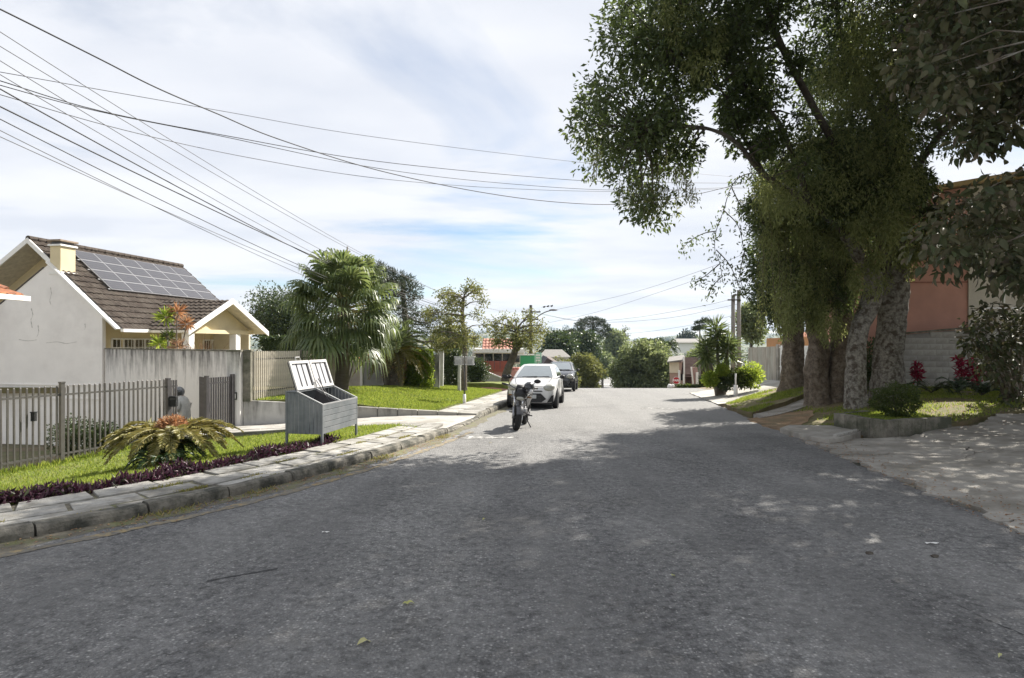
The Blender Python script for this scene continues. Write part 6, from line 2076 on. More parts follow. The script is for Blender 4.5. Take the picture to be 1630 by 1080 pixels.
def leaf_mat_obj(name, cols, trans=.35):
    m = leaf_mat(name, cols, trans, .6, .2)
    nt = m.node_tree
    oi = nt.nodes.new('ShaderNodeObjectInfo')
    rp = [n for n in nt.nodes if n.type == 'VALTORGB'][0]
    nt.links.new(oi.outputs['Random'], rp.inputs[0])
    return m


BL_COL = [(.046, .064, .03), (.07, .085, .037), (.10, .095, .055), (.058, .08, .032), (.145, .115, .09)]
L_BIGO = leaf_mat_obj('broad_leaf_object', BL_COL, .16)
BLM = [broad_leaf_mesh(1, .46, k) for k in range(4)]
for me in BLM: me.materials.append(L_BIGO)


def place_leaves(root, P, D, L, nobj):
    """the first nobj as separate leaf parts, the others as one mesh"""
    for i in range(min(nobj, len(P))):
        o = bpy.data.objects.new('leaf', BLM[i % 4]); COL.objects.link(o); o.parent = root
        q = Vector(D[i]).to_track_quat('Y', 'Z')
        o.rotation_mode = 'QUATERNION'; o.rotation_quaternion = q
        o.location = Vector(P[i]) - org(root); o.scale = (L[i],) * 3
    if len(P) > nobj:
        o = template_leaves('leaf_mass', P[nobj:], D[nobj:], L[nobj:], L_BIG, root, .46); o['kind'] = 'stuff'


# broad-leaved shrub at the right edge
bs = thing('broad_leaf_shrub', 'leafy broad leaved shrub at the right edge before the grey block wall', 'shrub', (12.6, 15.3, g1(12.6, 15.3)))
cl = [(at(u, v, 15.2 + rnd.uniform(-.8, .8)), .38) for u, v in in_poly([(1525, 545), (1560, 500), (1600, 475), (1645, 480), (1660, 600), (1630, 640), (1590, 620), (1570, 570)], 26, random.Random(8))]
P, D = clump_points([tuple(c) for c, r in cl], [r for c, r in cl], 62)
D = unit(D + np.array((0, -.2, -.25)))
k = np.argsort(P[:, 1]); P, D = P[k], D[k]
place_leaves(bs, P, D, rng.uniform(.13, .21, len(P)), 260)
mb = MB()
for c, r in cl: mb.tube(limb_path((12.7 + rnd.uniform(-.2, .2), 15.5, g1(12.7, 15.5) - .05), c, .1, .12, 4), [.035, .03, .022, .015, .008], 5)
mb.obj('stem', BARK, bs, smooth=True)

# ------------------------------------------------------------------ the big trees on the right
R6 = random.Random(21)
def fill(poly, n, d0, d1, r, extra=()):
    return [tuple(at(u, v, R6.uniform(d0, d1))) + (r * R6.uniform(.75, 1.2),) for u, v in in_poly(poly, n, R6)] + list(extra)


L_TREE = leaf_mat('street_leaf', [(0.043, 0.065, 0.024), (0.070, 0.101, 0.034), (0.108, 0.143, 0.050), (0.060, 0.086, 0.030)], .4, .42, .4)


def big_tree(name, label, trunks, clumps, per, L, W, mat, bark, limbs, vines=None, wob=.09, vfol=None):
    b = Vector(trunks[0][0][0])
    root = thing(name, label, 'tree', b)
    for pts, rad in trunks:
        sp_ = smooth_path(pts, 5)
        rr_i = np.interp(np.linspace(0, 1, len(sp_)), np.linspace(0, 1, len(rad)), rad)
        sp_ = smooth_path(sp_, 3); rr_i = np.interp(np.linspace(0, 1, len(sp_)), np.linspace(0, 1, len(rr_i)), rr_i)
        mb = MB(); trunk_rows(mb, sp_, list(rr_i), 26, .10, .28, len(root.name) + len(root.children)); o = mb.obj('trunk', bark, root, smooth=True)
    mb = MB(); ends = []
    for pts, r0 in limbs:
        sp_ = smooth_path(pts, 5)
        mb.tube(sp_, [r0 * (1 - .75 * i / (len(sp_) - 1)) for i in range(len(sp_))], 7, wob=.05)
        ends += sp_[2:]
    for c in clumps:
        cv = Vector(c[:3]); s = min(ends, key=lambda p: (p - cv).length)
        if .15 < (s - cv).length < 2.4:
            lp_ = limb_path(s, cv, .05, .2, 4); mb.tube(lp_, [.032, .026, .02, .014, .007], 5, cap=False)
        for k in range(3):
            d = Vector((R6.gauss(0, 1), R6.gauss(0, 1), R6.gauss(0, .8))).normalized() * c[3]
            mb.tube([cv, cv + d * .5 + Vector((0, 0, .06)), cv + d], [.01, .007, .003], 4, cap=False)
    mb.obj('limbs', BARK_D, root, smooth=True)
    C = np.array([c[:3] for c in clumps]); Rr = np.array([c[3] for c in clumps])
    P, D = clump_points(C, Rr, per)
    m = len(P)
    sc = rng.uniform(.6, 1.5, m)
    leaves('crown', P, D, sc * L, sc * rng.uniform(.75, 1.2, m) * W, mat, root)
    if vfol:
        C = np.array([c[:3] for c in vfol]); Rr = np.array([c[3] for c in vfol])
        P, D = clump_points(C, np.column_stack([Rr, Rr, Rr * 1.5]), 150)
        m = len(P); leaves('vine_foliage', P, unit(D + np.array((0, 0, -.9))), rng.uniform(.6, 1.3, m) * .10, .032, L_VINE, root)
    if vines:
        P, D = [], []
        vb = MB()
        for (p, ln) in vines:
            p = Vector(p); x = p.copy(); pts = [p.copy()]
            for k in range(int(ln / .1)):
                x = x + Vector((R6.gauss(0, .014), R6.gauss(0, .014), -.1)); pts.append(x.copy())
                for q in range(6):
                    P.append(tuple(x + Vector((R6.gauss(0, .06), R6.gauss(0, .06), R6.gauss(0, .05))))); D.append((R6.gauss(0, .6), R6.gauss(0, .6), -1))
            vb.tube(pts, .006, 4, cap=False)
        vb.obj('hanging_vines', bark, root)
        leaves('vine_leaves', np.array(P), unit(np.array(D)), .085 * rng.uniform(.7, 1.3, len(P)), .026, L_VINE, root)
    return root


# tree A: lichen trunk leaning, crown spread over the street
A0 = at(1363, 652, 16.5)
trA = [([A0 - Vector((0, 0, .2)), at(1361, 585, 16.5), at(1367, 527, 16.5), at(1384, 487, 16.6), at(1390, 440, 16.5), at(1372, 415, 16.3), at(1345, 372, 16.0)], [.29, .24, .225, .235, .215, .16, .13])]
limA = [([at(1384, 487, 16.6), at(1404, 433, 16.8), at(1400, 380, 16.6), at(1370, 300, 16.0)], .15),
        ([at(1345, 372, 16), at(1290, 325, 15.6), at(1216, 278, 15), at(1178, 233, 14.6), at(1142, 210, 14.2), at(1092, 201, 13.8), at(1030, 210, 13.4)], .085),
        ([at(1216, 278, 15), at(1204, 255, 15), at(1169, 192, 14.6), at(1151, 148, 14.2), at(1080, 90, 13.8)], .06),
        ([at(1290, 325, 15.6), at(1249, 215, 15.4), at(1227, 179, 15.0), at(1191, 143, 14.6), at(1130, 60, 14.2), at(1060, -40, 14)], .08),
        ([at(1370, 300, 16), at(1300, 180, 15), at(1230, 40, 14), at(1180, -150, 13), Vector((4.4, 11, 10.9)), Vector((3.2, 8.6, 9.6)), Vector((2.0, 6.6, 8.2))], .10)]
LOBE = [(1000, -10), (962, 55), (966, 100), (938, 160), (928, 205), (945, 262), (978, 272), (998, 300), (1012, 335), (1043, 345), (1052, 300), (1090, 285), (1110, 215), (1085, 150), (1150, 110), (1200, 60), (1210, -10)]
clA = fill(LOBE, 118, 12.6, 15.5, .50) + fill([(1150, -10), (1140, 110), (1210, 130), (1260, 60), (1270, -10)], 22, 13, 16, .5) + []
clA += fill([(1030, -20), (1290, -20), (1330, -420), (1120, -380)], 70, 12, 16, .62)
clA += fill([(1100, 130), (1210, 110), (1265, 250), (1200, 250), (1150, 195)], 24, 14, 15.5, .30) + fill([(1090, 95), (1275, 40), (1295, 265), (1215, 275), (1125, 200)], 30, 13.6, 15.8, .33)
vA = []
for k in range(26):
    u = R6.gauss(1030, 24); vA.append((at(u, R6.uniform(285, 312), R6.uniform(12.8, 14)), R6.uniform(.2, .62)))
for k in range(36):
    u = R6.uniform(940, 1110); v = R6.uniform(230, 300) if u > 985 else R6.uniform(200, 262)
    vA.append((at(u, v, R6.uniform(12.6, 14.2)), R6.uniform(.3, .75)))
big_tree('street_tree_large', 'leaning lichen spotted street tree whose crown spreads far over the road', trA, clA, 150, .125, .052, L_TREE, LICHEN, limA, vA, vfol=fill([(1050, 0), (1160, 0), (1130, 130), (1085, 120)], 12, 12.2, 13, .28))

# tree B: stout upright lichen trunk
B0 = at(1415, 638, 17.4)
trB = [([B0 - Vector((0, 0, .2)), at(1414, 570, 17.4), at(1419, 500, 17.4), at(1426, 440, 17.4), at(1430, 360, 17.4), at(1425, 260, 17.2), at(1410, 150, 17)], [.44, .365, .345, .32, .28, .24, .2])]
limB = [([at(1430, 330, 17.4), at(1470, 250, 17), at(1520, 190, 16.5), at(1560, 150, 16)], .14),
        ([at(1425, 260, 17.2), at(1380, 160, 16.8), at(1340, 60, 16.5), at(1320, -80, 16)], .14),
        ([at(1410, 150, 17), at(1440, 40, 16.8), at(1460, -120, 16.5), Vector((8.6, 13, 12.6)), Vector((7.0, 9.6, 10.6)), Vector((5.6, 7.0, 8.6))], .16),
        ([at(1426, 400, 17.4), at(1455, 350, 17.2), at(1490, 330, 17)], .08)]
clB = fill([(1270, -10), (1275, 120), (1300, 230), (1330, 260), (1460, 250), (1540, 210), (1560, 120), (1500, -10)], 140, 15, 19.5, .55)
clB += fill([(1290, 225), (1450, 225), (1455, 310), (1425, 350), (1300, 340)], 85, 15.2, 18, .46)
clB += fill([(1450, 250), (1490, 285), (1470, 330), (1440, 330)], 10, 16.5, 17.5, .34)
clB += fill([(1260, -20), (1560, -20), (1520, -420), (1300, -430)], 95, 14, 20, .7)
clB += fill([(1440, 305), (1490, 320), (1500, 400), (1450, 400)], 9, 16.8, 17.4, .26)
vB = [(at(R6.uniform(1300, 1450), R6.uniform(200, 330), R6.uniform(16.0, 17.6)), R6.uniform(.5, 1.6)) for _ in range(60)]
big_tree('street_tree_tall', 'tall stout street tree with straight lichen spotted trunk nearest the coral house', trB, clB, 150, .125, .052, L_TREE, LICHEN, limB, vB, vfol=fill([(1195, 250), (1240, 230), (1290, 160), (1330, 60), (1400, 90), (1450, 200), (1455, 330), (1425, 400), (1395, 400), (1330, 330), (1215, 330)], 120, 14.6, 16.0, .36) + fill([(1330, 0), (1420, 0), (1440, 130), (1350, 160)], 24, 14.4, 15.4, .34) + fill([(1405, 330), (1450, 330), (1470, 420), (1440, 450), (1412, 440)], 16, 16.4, 16.9, .22) + fill([(1330, 340), (1405, 340), (1408, 470), (1385, 500), (1345, 430)], 20, 15.4, 15.95, .20))

# tree C: broad twin trunk hung with vines
C0 = at(1312, 645, 18.3)
trC = [([C0 - Vector((.12, 0, .2)), at(1300, 590, 18.3), at(1303, 550, 18.3), at(1294, 510, 18.3), at(1290, 450, 18.2), at(1280, 380, 18)], [.36, .32, .28, .23, .2, .17]),
       ([C0 + Vector((.28, .05, -.2)), at(1334, 590, 18.3), at(1337, 545, 18.35), at(1343, 500, 18.4), at(1345, 430, 18.3), at(1340, 360, 18.2)], [.36, .31, .27, .24, .21, .18])]
limC = [([at(1280, 380, 18), at(1250, 320, 17.6), at(1230, 270, 17.2)], .12), ([at(1340, 360, 18.2), at(1330, 280, 18), at(1310, 200, 17.6)], .13), ([at(1290, 450, 18.2), at(1250, 400, 17.8), at(1215, 380, 17.5)], .07)]
clC = fill([(1225, 255), (1300, 225), (1400, 260), (1395, 390), (1352, 430), (1345, 490), (1300, 510), (1250, 470), (1205, 400), (1200, 320)], 160, 16.8, 19.2, .42)
clC += fill([(1185, 330), (1220, 300), (1250, 380), (1215, 420)], 14, 17, 18, .30)
vC = [(at(R6.uniform(1205, 1360), R6.uniform(250, 430), R6.uniform(16.4, 18)), R6.uniform(.8, 2.4)) for _ in range(110)]
vC = [(p, min(l, max(.3, p.z - 1.65 - (545 - R6.uniform(500, 560)) / FPX * p.y))) for p, l in vC]
vC += [(at(R6.uniform(1240, 1262), R6.uniform(465, 480), 17.4), R6.uniform(.8, 1.2)) for _ in range(16)]
big_tree('vine_tree', 'broad twin trunked tree draped with hanging yellow green vines', trC, clC, 140, .11, .045, L_TREE, BARK_R, limC, vC, vfol=fill([(1205, 330), (1260, 300), (1350, 300), (1355, 420), (1330, 470), (1345, 530), (1320, 560), (1290, 500), (1255, 540), (1235, 500), (1250, 430)], 95, 16.0, 17.6, .30))

# tree D: dark dense crown further back
D0 = at(1264, 612, 22.4)
trD = [([D0 - Vector((0, 0, .3)), at(1263, 570, 22.4), at(1261, 520, 22.4), at(1258, 470, 22.3), at(1250, 420, 22.2)], [.42, .36, .34, .28, .2])]
limD = [([at(1258, 470, 22.3), at(1230, 420, 22), at(1215, 390, 21.8)], .12), ([at(1250, 420, 22.2), at(1270, 370, 22.2)], .12)]
clD = fill([(1192, 420), (1215, 370), (1250, 340), (1300, 340), (1310, 470), (1270, 500), (1240, 508), (1205, 470)], 110, 21, 23.6, .55)
big_tree('dark_crown_tree', 'dark dense crowned tree furthest back in the row, beside the white gate', trD, clD, 190, .14, .065, L_DARK, BARK_R, limD)

# drooping branch hanging free in front of the sky, left of the vine tree
hb = thing('hanging_branch', 'thin bare branch with sparse leaves drooping against the sky left of the trees', 'branch', at(1163, 260, 16))
tw_ = [[(1218, 279), (1196, 276), (1174, 285), (1161, 305), (1152, 335), (1140, 368), (1138, 398), (1146, 420), (1150, 445)], [(1140, 368), (1120, 372), (1098, 384), (1086, 398)], [(1140, 398), (1160, 420), (1172, 445), (1180, 470)], [(1150, 440), (1135, 455), (1128, 470)], [(1152, 335), (1175, 360), (1185, 400)], [(1146, 420), (1122, 440), (1108, 446)], [(1185, 400), (1178, 440), (1190, 480)], [(1165, 300), (1180, 330), (1196, 352)]]
mb = MB(); P = []
for path in tw_:
    pts = smooth_path([at(u, v, 16 + .002 * (v - 300)) for u, v in path], 5)
    mb.tube(pts, [.016 * (1 - .7 * i / len(pts)) for i in range(len(pts))], 5, cap=False)
    for p in pts[4:]:
        for k in range(R6.choice((3, 5, 9))): P.append(tuple(p + Vector((R6.gauss(0, .11), R6.gauss(0, .11), R6.gauss(-.05, .1)))))
mb.obj('twig', BARK_D, hb, smooth=True)
P = np.array(P); leaves('foliage', P, unit(rng.normal(size=P.shape) + np.array((0, 0, -.8))), .12, .045, L_TREE, hb)

# ------------------------------------------------------------------ broad-leaved tree overhanging from the right
bt = thing('broad_leaf_tree', 'broad leaved tree reaching in over the street from the right frame edge', 'tree', (11.4, 6.6, g1(11.4, 6.6)))
mb = MB(); mb.tube(smooth_path([(11.4, 6.6, g1(11.4, 6.6) - .2), (11.3, 6.7, 2), (11.0, 6.9, 4.2), (10.6, 7.2, 6.0)], 4), [.34, .3, .28, .27, .26, .25, .24, .23, .22, .2, .19, .18, .17], 10, wob=.06); mb.obj('trunk', BARK, bt, smooth=True)
inv = []
inv += [(at(u, v, R6.uniform(8.6, 10.2)), .34) for u, v in in_poly([(1455, 425), (1490, 345), (1550, 295), (1640, 270), (1660, 455), (1600, 448), (1550, 430), (1500, 415)], 26, R6)]
inv += [(at(u, v, R6.uniform(8.6, 10.0)), .32) for u, v in in_poly([(1405, 88), (1450, 95), (1480, 60), (1640, 10), (1640, 190), (1570, 215), (1500, 165), (1430, 130)], 34, R6)]
inv += [(at(u, v, R6.uniform(8.8, 9.8)), .22) for u, v in in_poly([(1510, 200), (1580, 190), (1585, 235), (1530, 245)], 6, R6)]
inv += [(at(u, v, R6.uniform(8.6, 11)), .36) for u, v in in_poly([(1400, -10), (1640, -10), (1640, 40), (1480, 80)], 16, R6)]
P, D = clump_points([tuple(c) for c, r in inv], [r for c, r in inv], 48)
D = unit(D + np.array((-.25, -.2, -.45)))
k = rng.permutation(len(P)); P, D = P[k], D[k]
place_leaves(bt, P, D, rng.uniform(.10, .22, len(P)), 300)
hi = []  # clumps added along the sun's rays, mostly unseen, to shade road and apron
LWR = [(1510, 350), (1560, 310), (1700, 280), (1700, 450), (1560, 430)]; UPR = [(1500, -60), (1720, -60), (1720, 170), (1580, 180), (1510, 130)]
sdx, sdy = math.sin(SUN_AZ) / math.tan(SUN_EL), math.cos(SUN_AZ) / math.tan(SUN_EL)
SHD = [(-5.6, .6), (-3.3, 5), (-1.9, 9.0), (-.6, 11.4), (5, 13.2), (14.5, 13.5), (15, .6)]
for gx_ in np.arange(-6, 15, .92):
    for gy_ in np.arange(.6, 13.6, .92):
        for rep in range(3):
            x, y = gx_ + R6.uniform(-.4, .4), gy_ + R6.uniform(-.4, .4)
            if not inside(SHD, np.array(x), np.array(y)): continue
            for tr_ in range(24):
                z = R6.uniform(4.2, 12.5)
                c = Vector((x + sdx * z, y + sdy * z, z))
                iu, iv = 815 + FPX * c.x / c.y, 545 - FPX * (z - 1.65) / c.y
                if c.x / c.y > .84 + 1.1 / c.y or z > 1.65 + .565 * c.y + 1.1 or (9.5 < c.y < 21 and (inside(UPR, np.array(iu), np.array(iv)) or inside(LWR, np.array(iu), np.array(iv)))):
                    hi.append((c, .85)); break
P2, D2 = clump_points([tuple(c) for c, r in hi], [r for c, r in hi], 84)
template_leaves('crown', P2, unit(D2 + np.array((0, 0, -.3))), rng.uniform(.14, .27, len(P2)), L_BIG, bt, .5)  # this crown is the added shade canopy, largely out of view
mb = MB()
hub = [Vector((11.0, 6.9, 4.2)), Vector((10.6, 7.2, 6.0)), Vector((10.8, 7.0, 5.2))]
for i, (c, r) in enumerate(inv[::3] + [q for q in hi[::6] if q[0].x / q[0].y > .92]):
    s = min(hub, key=lambda p: (p - c).length)
    mb.tube(limb_path(s, c, .05, .35, 7), [.05, .042, .036, .03, .022, .016, .01, .005], 5, cap=False)
mb.obj('limbs', BARK, bt, smooth=True)

# ------------------------------------------------------------------ garage wall, gate, yucca, golden shrubs
def wl_(Y, z, v=4.25): return Vector((float(rX(Y)) + v, Y, z))
gwl = thing('garage_wall', 'pale concrete slab wall beside the white garage gate', 'wall', wl_(33, -.6))
for k in range(6):
    a, b = 29.2 + k * 1.05, 29.2 + (k + 1) * 1.05 - .02
    mb = MB(); mb.prism([wl_(a, -1.2), wl_(b, -1.2), wl_(b, 1.42 - .02 * k), wl_(a, 1.46 - .02 * k)], (.15, 0, 0)); mb.obj('wall_panel', M('streaky_panel_%d' % k, (.42 - .02 * (k % 2), .39, .33), .9, .2, 3, .3, 30, col2=(.27, .245, .2), stretch=(3, 3, .5)), gwl)
mb = MB(); mb.box(wl_(29.1, .2), (.22, .22, 2.7)); mb.obj('pier', CONC, gwl)
gg = thing('garage_gate', 'white sheet metal garage gate behind the row of big trunks', 'gate', wl_(26, -.4))
for k in range(9):
    a, b = 22.6 + k * .72, 22.6 + (k + 1) * .72 - .012
    mb = MB(); mb.prism([wl_(a, -.6), wl_(b, -.6), wl_(b, 1.5), wl_(a, 1.5)], (.04, 0, 0)); mb.obj('gate_panel', TRIM, gg)
for z in (-.3, .5, 1.4):
    mb = MB(); mb.bar(wl_(22.6, z) + Vector((-.02, 0, 0)), wl_(29, z) + Vector((-.02, 0, 0)), .03, .06); mb.obj('gate_rail', TRIM, gg)
ob_ = thing('orange_parapet', 'low orange brown parapet rising behind the garage wall', 'building', wl_(33, 0, 7))
mb = MB(); mb.prism([wl_(28, -.5, 6.5), wl_(40, -1, 6.5), wl_(40, 1.9, 6.5), wl_(28, 1.95, 6.5)], (4, 0, 0)); mb.obj('wall', M('orange_render', (.45, .24, .11), .9, .12, 2), ob_)
mb = MB(); mb.prism([wl_(31, 1.95, 8), wl_(35, 2.75, 9), wl_(40, 2.0, 8)], (3.5, 0, 0)); mb.obj('roof', TERRA, ob_)

yx = at(1146, 618, 26.6)
yz = g1(yx.x, 26.6)
yu = thing('yucca', 'tall yucca with three spiky heads beside the garage ramp', 'yucca', (yx.x, 26.6, yz))
for (u, v, r, ub) in ((1140, 524, .66, 1147), (1124, 552, .62, 1143), (1159, 548, .68, 1152)):
    p = at(u, v, 26.6 + R6.uniform(-.25, .25)); q = at(ub, 620, 26.6)
    mb = MB(); mb.tube(smooth_path([(q.x, 26.6, yz - .1), (q.x + (p.x - q.x) * .4, 26.6, yz + 1.0), p], 4), [.12, .10, .09, .085, .08, .075, .07, .065, .06], 8); mb.obj('trunk', BARK, yu, smooth=True)
    n = 190
    h = rng.uniform(-.55, .10, (n, 1))
    D = unit(rng.normal(size=(n, 3)) + np.array((0, 0, .3)) + np.array((0, 0, 1.3)) * h)
    leaves('leaf_head', np.array(p) + D * .05 + np.array((0, 0, 1)) * h, D, r * rng.uniform(.85, 1.12, n), .06, L_PALM, yu, .12)
for i, (u, v, r, m, lab) in enumerate(((1131, 604, .34, L_LIME, 'golden leaved shrub left of the yucca stems'), (1195, 599, .56, L_LIME, 'bright golden leaved shrub right of the white bollard'), (1156, 605, .50, L_DARK, 'dark green shrub at the foot of the yucca'), (1180, 603, .45, L_MID, 'mid green shrub behind the white bollard'), (1150, 590, .24, L_LIME, 'small golden tuft standing between the yucca stems'))):
    p = at(u, v, 26.0 if i != 2 else 26.3)
    bush('golden_shrub' if m is L_LIME else 'green_shrub', lab, p, (r, r * .9, r * .95), 1500, .12, .055, m, group='shrubs around the yucca', dense=.55)
p = at(1171, 623, 25.2); z = g1(p.x, 25.2)
bo_ = thing('white_bollard', 'white painted post with thin pipe in front of the golden shrub', 'post', (p.x, 25.2, z))
mb = MB(); mb.tube([(p.x, 25.2, z - .1), (p.x, 25.2, z + .48)], [.085, .08], 10); mb.obj('foot', TRIM, bo_, smooth=True)
mb = MB(); mb.tube([(p.x, 25.2, z + .48), (p.x, 25.2, z + .95)], .035, 8); mb.obj('pipe', TRIM, bo_, smooth=True)
# ------------------------------------------------------------------ poles and wires
WIRE = plain('wire_black', (.02, .02, .022), .6)
WIREG = plain('wire_grey', (.10, .10, .105), .6)
POLE = M('pole_concrete', (.20, .19, .175), .9, .2, 4, .3, 30)
POLED = M('pole_wood', (.055, .05, .045), .9, .25, 4, .4, 30)


def cable(pts, r, label, mat=WIRE, name='cable', group='overhead cables', n=8):
    mb = MB(); mb.tube(smooth_path(pts, n), r, 5, cap=False)
    o = mb.obj(name, mat, None, smooth=True)
    return tag(o, label, 'cable', group)


def span(a, b, mid, r, label, mat=WIRE):
    """cable between two points with the sag that carries it through mid (photo pixel)"""
    A, B = at(*a), at(*b)
    ts = np.linspace(0, 1, 400)
    P = np.array([tuple(A.lerp(B, t)) for t in ts])
    uu = 815 + FPX * P[:, 0] / P[:, 1]
    t = float(ts[np.argmin(np.abs(uu - mid[0]))]); q = A.lerp(B, t)
    vline = 545 - (q.z - 1.65) * FPX / q.y
    sag = max(0, (mid[1] - vline) * q.y / FPX / (4 * t * (1 - t) + 1e-6))
    pts = []
    for t in np.concatenate([np.linspace(-.10, .3, 12), np.linspace(.36, 1, 12)]):
        p = A.lerp(B, t); p.z -= sag * 4 * t * (1 - t); pts.append(p)
    return cable(pts, r, label, mat, n=2)


up = thing('utility_pole', 'dark utility pole with lamp arm behind the white car', 'utility pole', (at(845, 545, 60).x, 60, g1(at(845, 545, 60).x, 60)))
p = at(845, 486, 60)
mb = MB(); mb.tube([(p.x, 60, up.location.z - .5), (p.x, 60, p.z)], [.20, .15], 10); mb.obj('pole', POLED, up, smooth=True)
for v, w in ((497, 1.9), (509, 1.5)):
    q = at(845, v, 60); mb = MB(); mb.bar((q.x - w / 2, 59.85, q.z), (q.x + w / 2, 59.85, q.z), .1, .12); mb.obj('crossarm', POLED, up)
    for k in (-.45, -.2, .2, .45):
        mb = MB(); mb.lathe([(.03, 0), (.05, .05), (.03, .1), (.05, .15), (.02, .2)], (q.x + w * k, 59.85, q.z + .06), 8); mb.obj('insulator', TRIM, up, smooth=True)
mb = MB(); mb.tube(smooth_path([at(846, 512, 59.9), at(855, 505, 59.5), at(866, 498, 59), at(880, 493.5, 58.5)], 3), .05, 6); mb.obj('lamp_arm', METAL_T, up, smooth=True)
mb = MB(); mb.ball(at(881, 493.8, 58.5), (.42, .16, .09), 10, 6); mb.obj('lamp_head', METAL_T, up, smooth=True)
for i, (u, v) in enumerate(((866, 489), (872, 488), (878, 487.5))):
    c = at(u, v, 58.5); mb = MB(); mb.ball(c, (.12, .07, .08), 8, 6); mb.ball(c + Vector((.10, 0, .07)), .05, 8, 6); mb.bar(c + Vector((-.1, 0, 0)), c + Vector((-.24, 0, -.05)), .05, .015)
    one('bird', mb, BLACK, ['leftmost of three tiny dark birds above the street lamp', 'middle one of three tiny dark birds above the street lamp', 'rightmost of three tiny dark birds above the street lamp'][i], 'bird', 'birds on the cable above the lamp', smooth=True)

lab = ['topmost of the long cables fanning in from the left frame edge', 'second highest cable of the fan at the left frame edge', 'third cable from the top of the fan at the left edge', 'fourth cable from the top of the fan at the left edge', 'upper of the two thick dark cables in the middle of the left fan', 'lower of the two thick dark cables in the middle of the left fan', 'thin cable just below the thick dark pair in the left fan', 'upper of the lowest two thin cables above the solar roof', 'lowest thin cable of the fan, closest above the solar roof']
for i, (v0, uB, vB, mid, r) in enumerate(((51, 838, 494, (356, 276), .007), (74, 842, 496, (356, 284), .007), (97, 848, 497, (311, 287), .007), (119, 852, 500, (356, 327), .007),
                                          (142, 840, 508, (356, 338), .012), (170, 846, 510, (400, 364), .013), (190, 850, 512, (267, 324), .009), (208, 842, 522, (222, 316), .007), (218, 846, 527, (249, 331), .007))):
    span((0, v0, 9.5), (uB, vB, 60), mid, r, lab[i], WIRE if r > .008 else WIREG)
cable([at(u, v, d) for u, v, d in ((-60, -12, 9), (0, 15, 9.6), (156, 93, 11), (249, 140, 12), (347, 182, 13.4), (444, 222, 15), (600, 271, 18), (758, 305, 21), (886, 322, 23.5), (994, 325, 25.5), (1101, 311, 27.5), (1190, 290, 29))], .014, 'thick black twisted cable sagging across the sky into the big trees')
cable([at(u, v, d) for u, v, d in ((-40, 108, 12), (0, 115, 12), (347, 176, 16), (600, 219, 20), (935, 260, 26), (1200, 285, 31))], .008, 'thin highest cable crossing the sky from left edge to the tree crown', WIREG)
cable([at(u, v, d) for u, v, d in ((-40, 118, 11), (0, 129, 11), (156, 176, 12.6), (347, 214, 15), (600, 257, 19), (860, 283, 24), (990, 290, 26), (1190, 292, 30))], .010, 'upper one of the close cable pair crossing the middle of the sky')
cable([at(u, v, d) for u, v, d in ((-40, 124, 11), (0, 136, 11), (156, 177.5, 12.6), (347, 216, 15), (600, 268, 19), (800, 292, 23), (990, 303, 26), (1190, 298, 30))], .009, 'lower one of the close cable pair crossing the middle of the sky')
cable([at(u, v, d) for u, v, d in ((-40, 140, 11), (0, 151, 11), (200, 208, 13), (400, 252, 16), (600, 284, 19), (800, 300, 23), (990, 305, 26), (1190, 300, 30))], .008, 'lowest thin cable crossing the middle of the sky below the pair', WIREG)
for pts, l in ((((882, 494, 58), (1000, 468, 50), (1130, 426, 40), (1240, 380, 34)), 'thin cable rising from the street lamp to the hanging branch'), (((850, 497, 60), (925, 511, 56), (1010, 506, 52), (1110, 489, 48), (1176, 474, 48)), 'sagging cable from the lamp pole to the right hand poles, upper'), (((850, 499, 60), (940, 513, 56), (1060, 507, 50), (1176, 484, 48)), 'sagging cable from the lamp pole to the right hand poles, lower'),
               (((850, 525, 60), (905, 527, 58), (1000, 531, 54), (1110, 516, 50), (1176, 500, 48)), 'faint low cable crossing the blue gap right of the lamp pole'), (((870, 515, 60), (950, 497, 54), (1060, 462, 46), (1180, 420, 40)), 'thin slanting cable crossing above the far araucaria')):
    cable([at(*q) for q in pts], .011, l, WIREG)
gp_ = thing('service_pole', 'thin metal service pole rising out of the fan palm crown', 'pole', at(553, 612, 25))
mb = MB(); mb.tube([at(553, 612, 25), at(553, 393, 25)], [.05, .035], 8); mb.obj('pipe', POLE, gp_, smooth=True)
q = at(553, 402, 25); mb = MB(); mb.bar(q + Vector((0, 0, 0)), q + Vector((.12, 0, .05)), .05, .05); mb.obj('bracket', METAL_D, gp_)
for u, v, l in ((1167, 470, 'shorter left one of the two poles behind the yucca'), (1176, 462, 'taller right one of the two poles behind the yucca')):
    a = at(u, v, 48); gz_ = g1(a.x, 48)
    t = thing('utility_pole', l, 'utility pole', (a.x, 48, gz_))
    mb = MB(); mb.tube([(a.x, 48, gz_ - .3), tuple(a)], [.20, .15], 8); mb.obj('pole', POLE, t, smooth=True)
    mb = MB(); mb.bar((a.x - .5, 47.8, a.z - .4), (a.x + .5, 47.8, a.z - .4), .1, .1); mb.obj('crossarm', POLED, t)

# ------------------------------------------------------------------ shop building and houses beyond the lawn
PINK = M('pink_render', (.55, .29, .25), .9, .1, .8, .1, 10)
BRICKR = M('brick_red', (.32, .10, .075), .9, .15, 2, .1, 10)
GREENP = plain('green_panel', (.05, .30, .13), .6)
WHITE = plain('white_wall', (.72, .71, .69), .8)
SLATE = M('dark_slate', (.06, .062, .068), .8, .2, 1)


def fbox(mb, u0, u1, v0, v1, d, th):
    a, b = at(u0, v1, d), at(u1, v0, d)
    mb.prism([(a.x, d, a.z), (b.x, d, a.z), (b.x, d, b.z), (a.x, d, b.z)], (0, th, 0))
    return mb


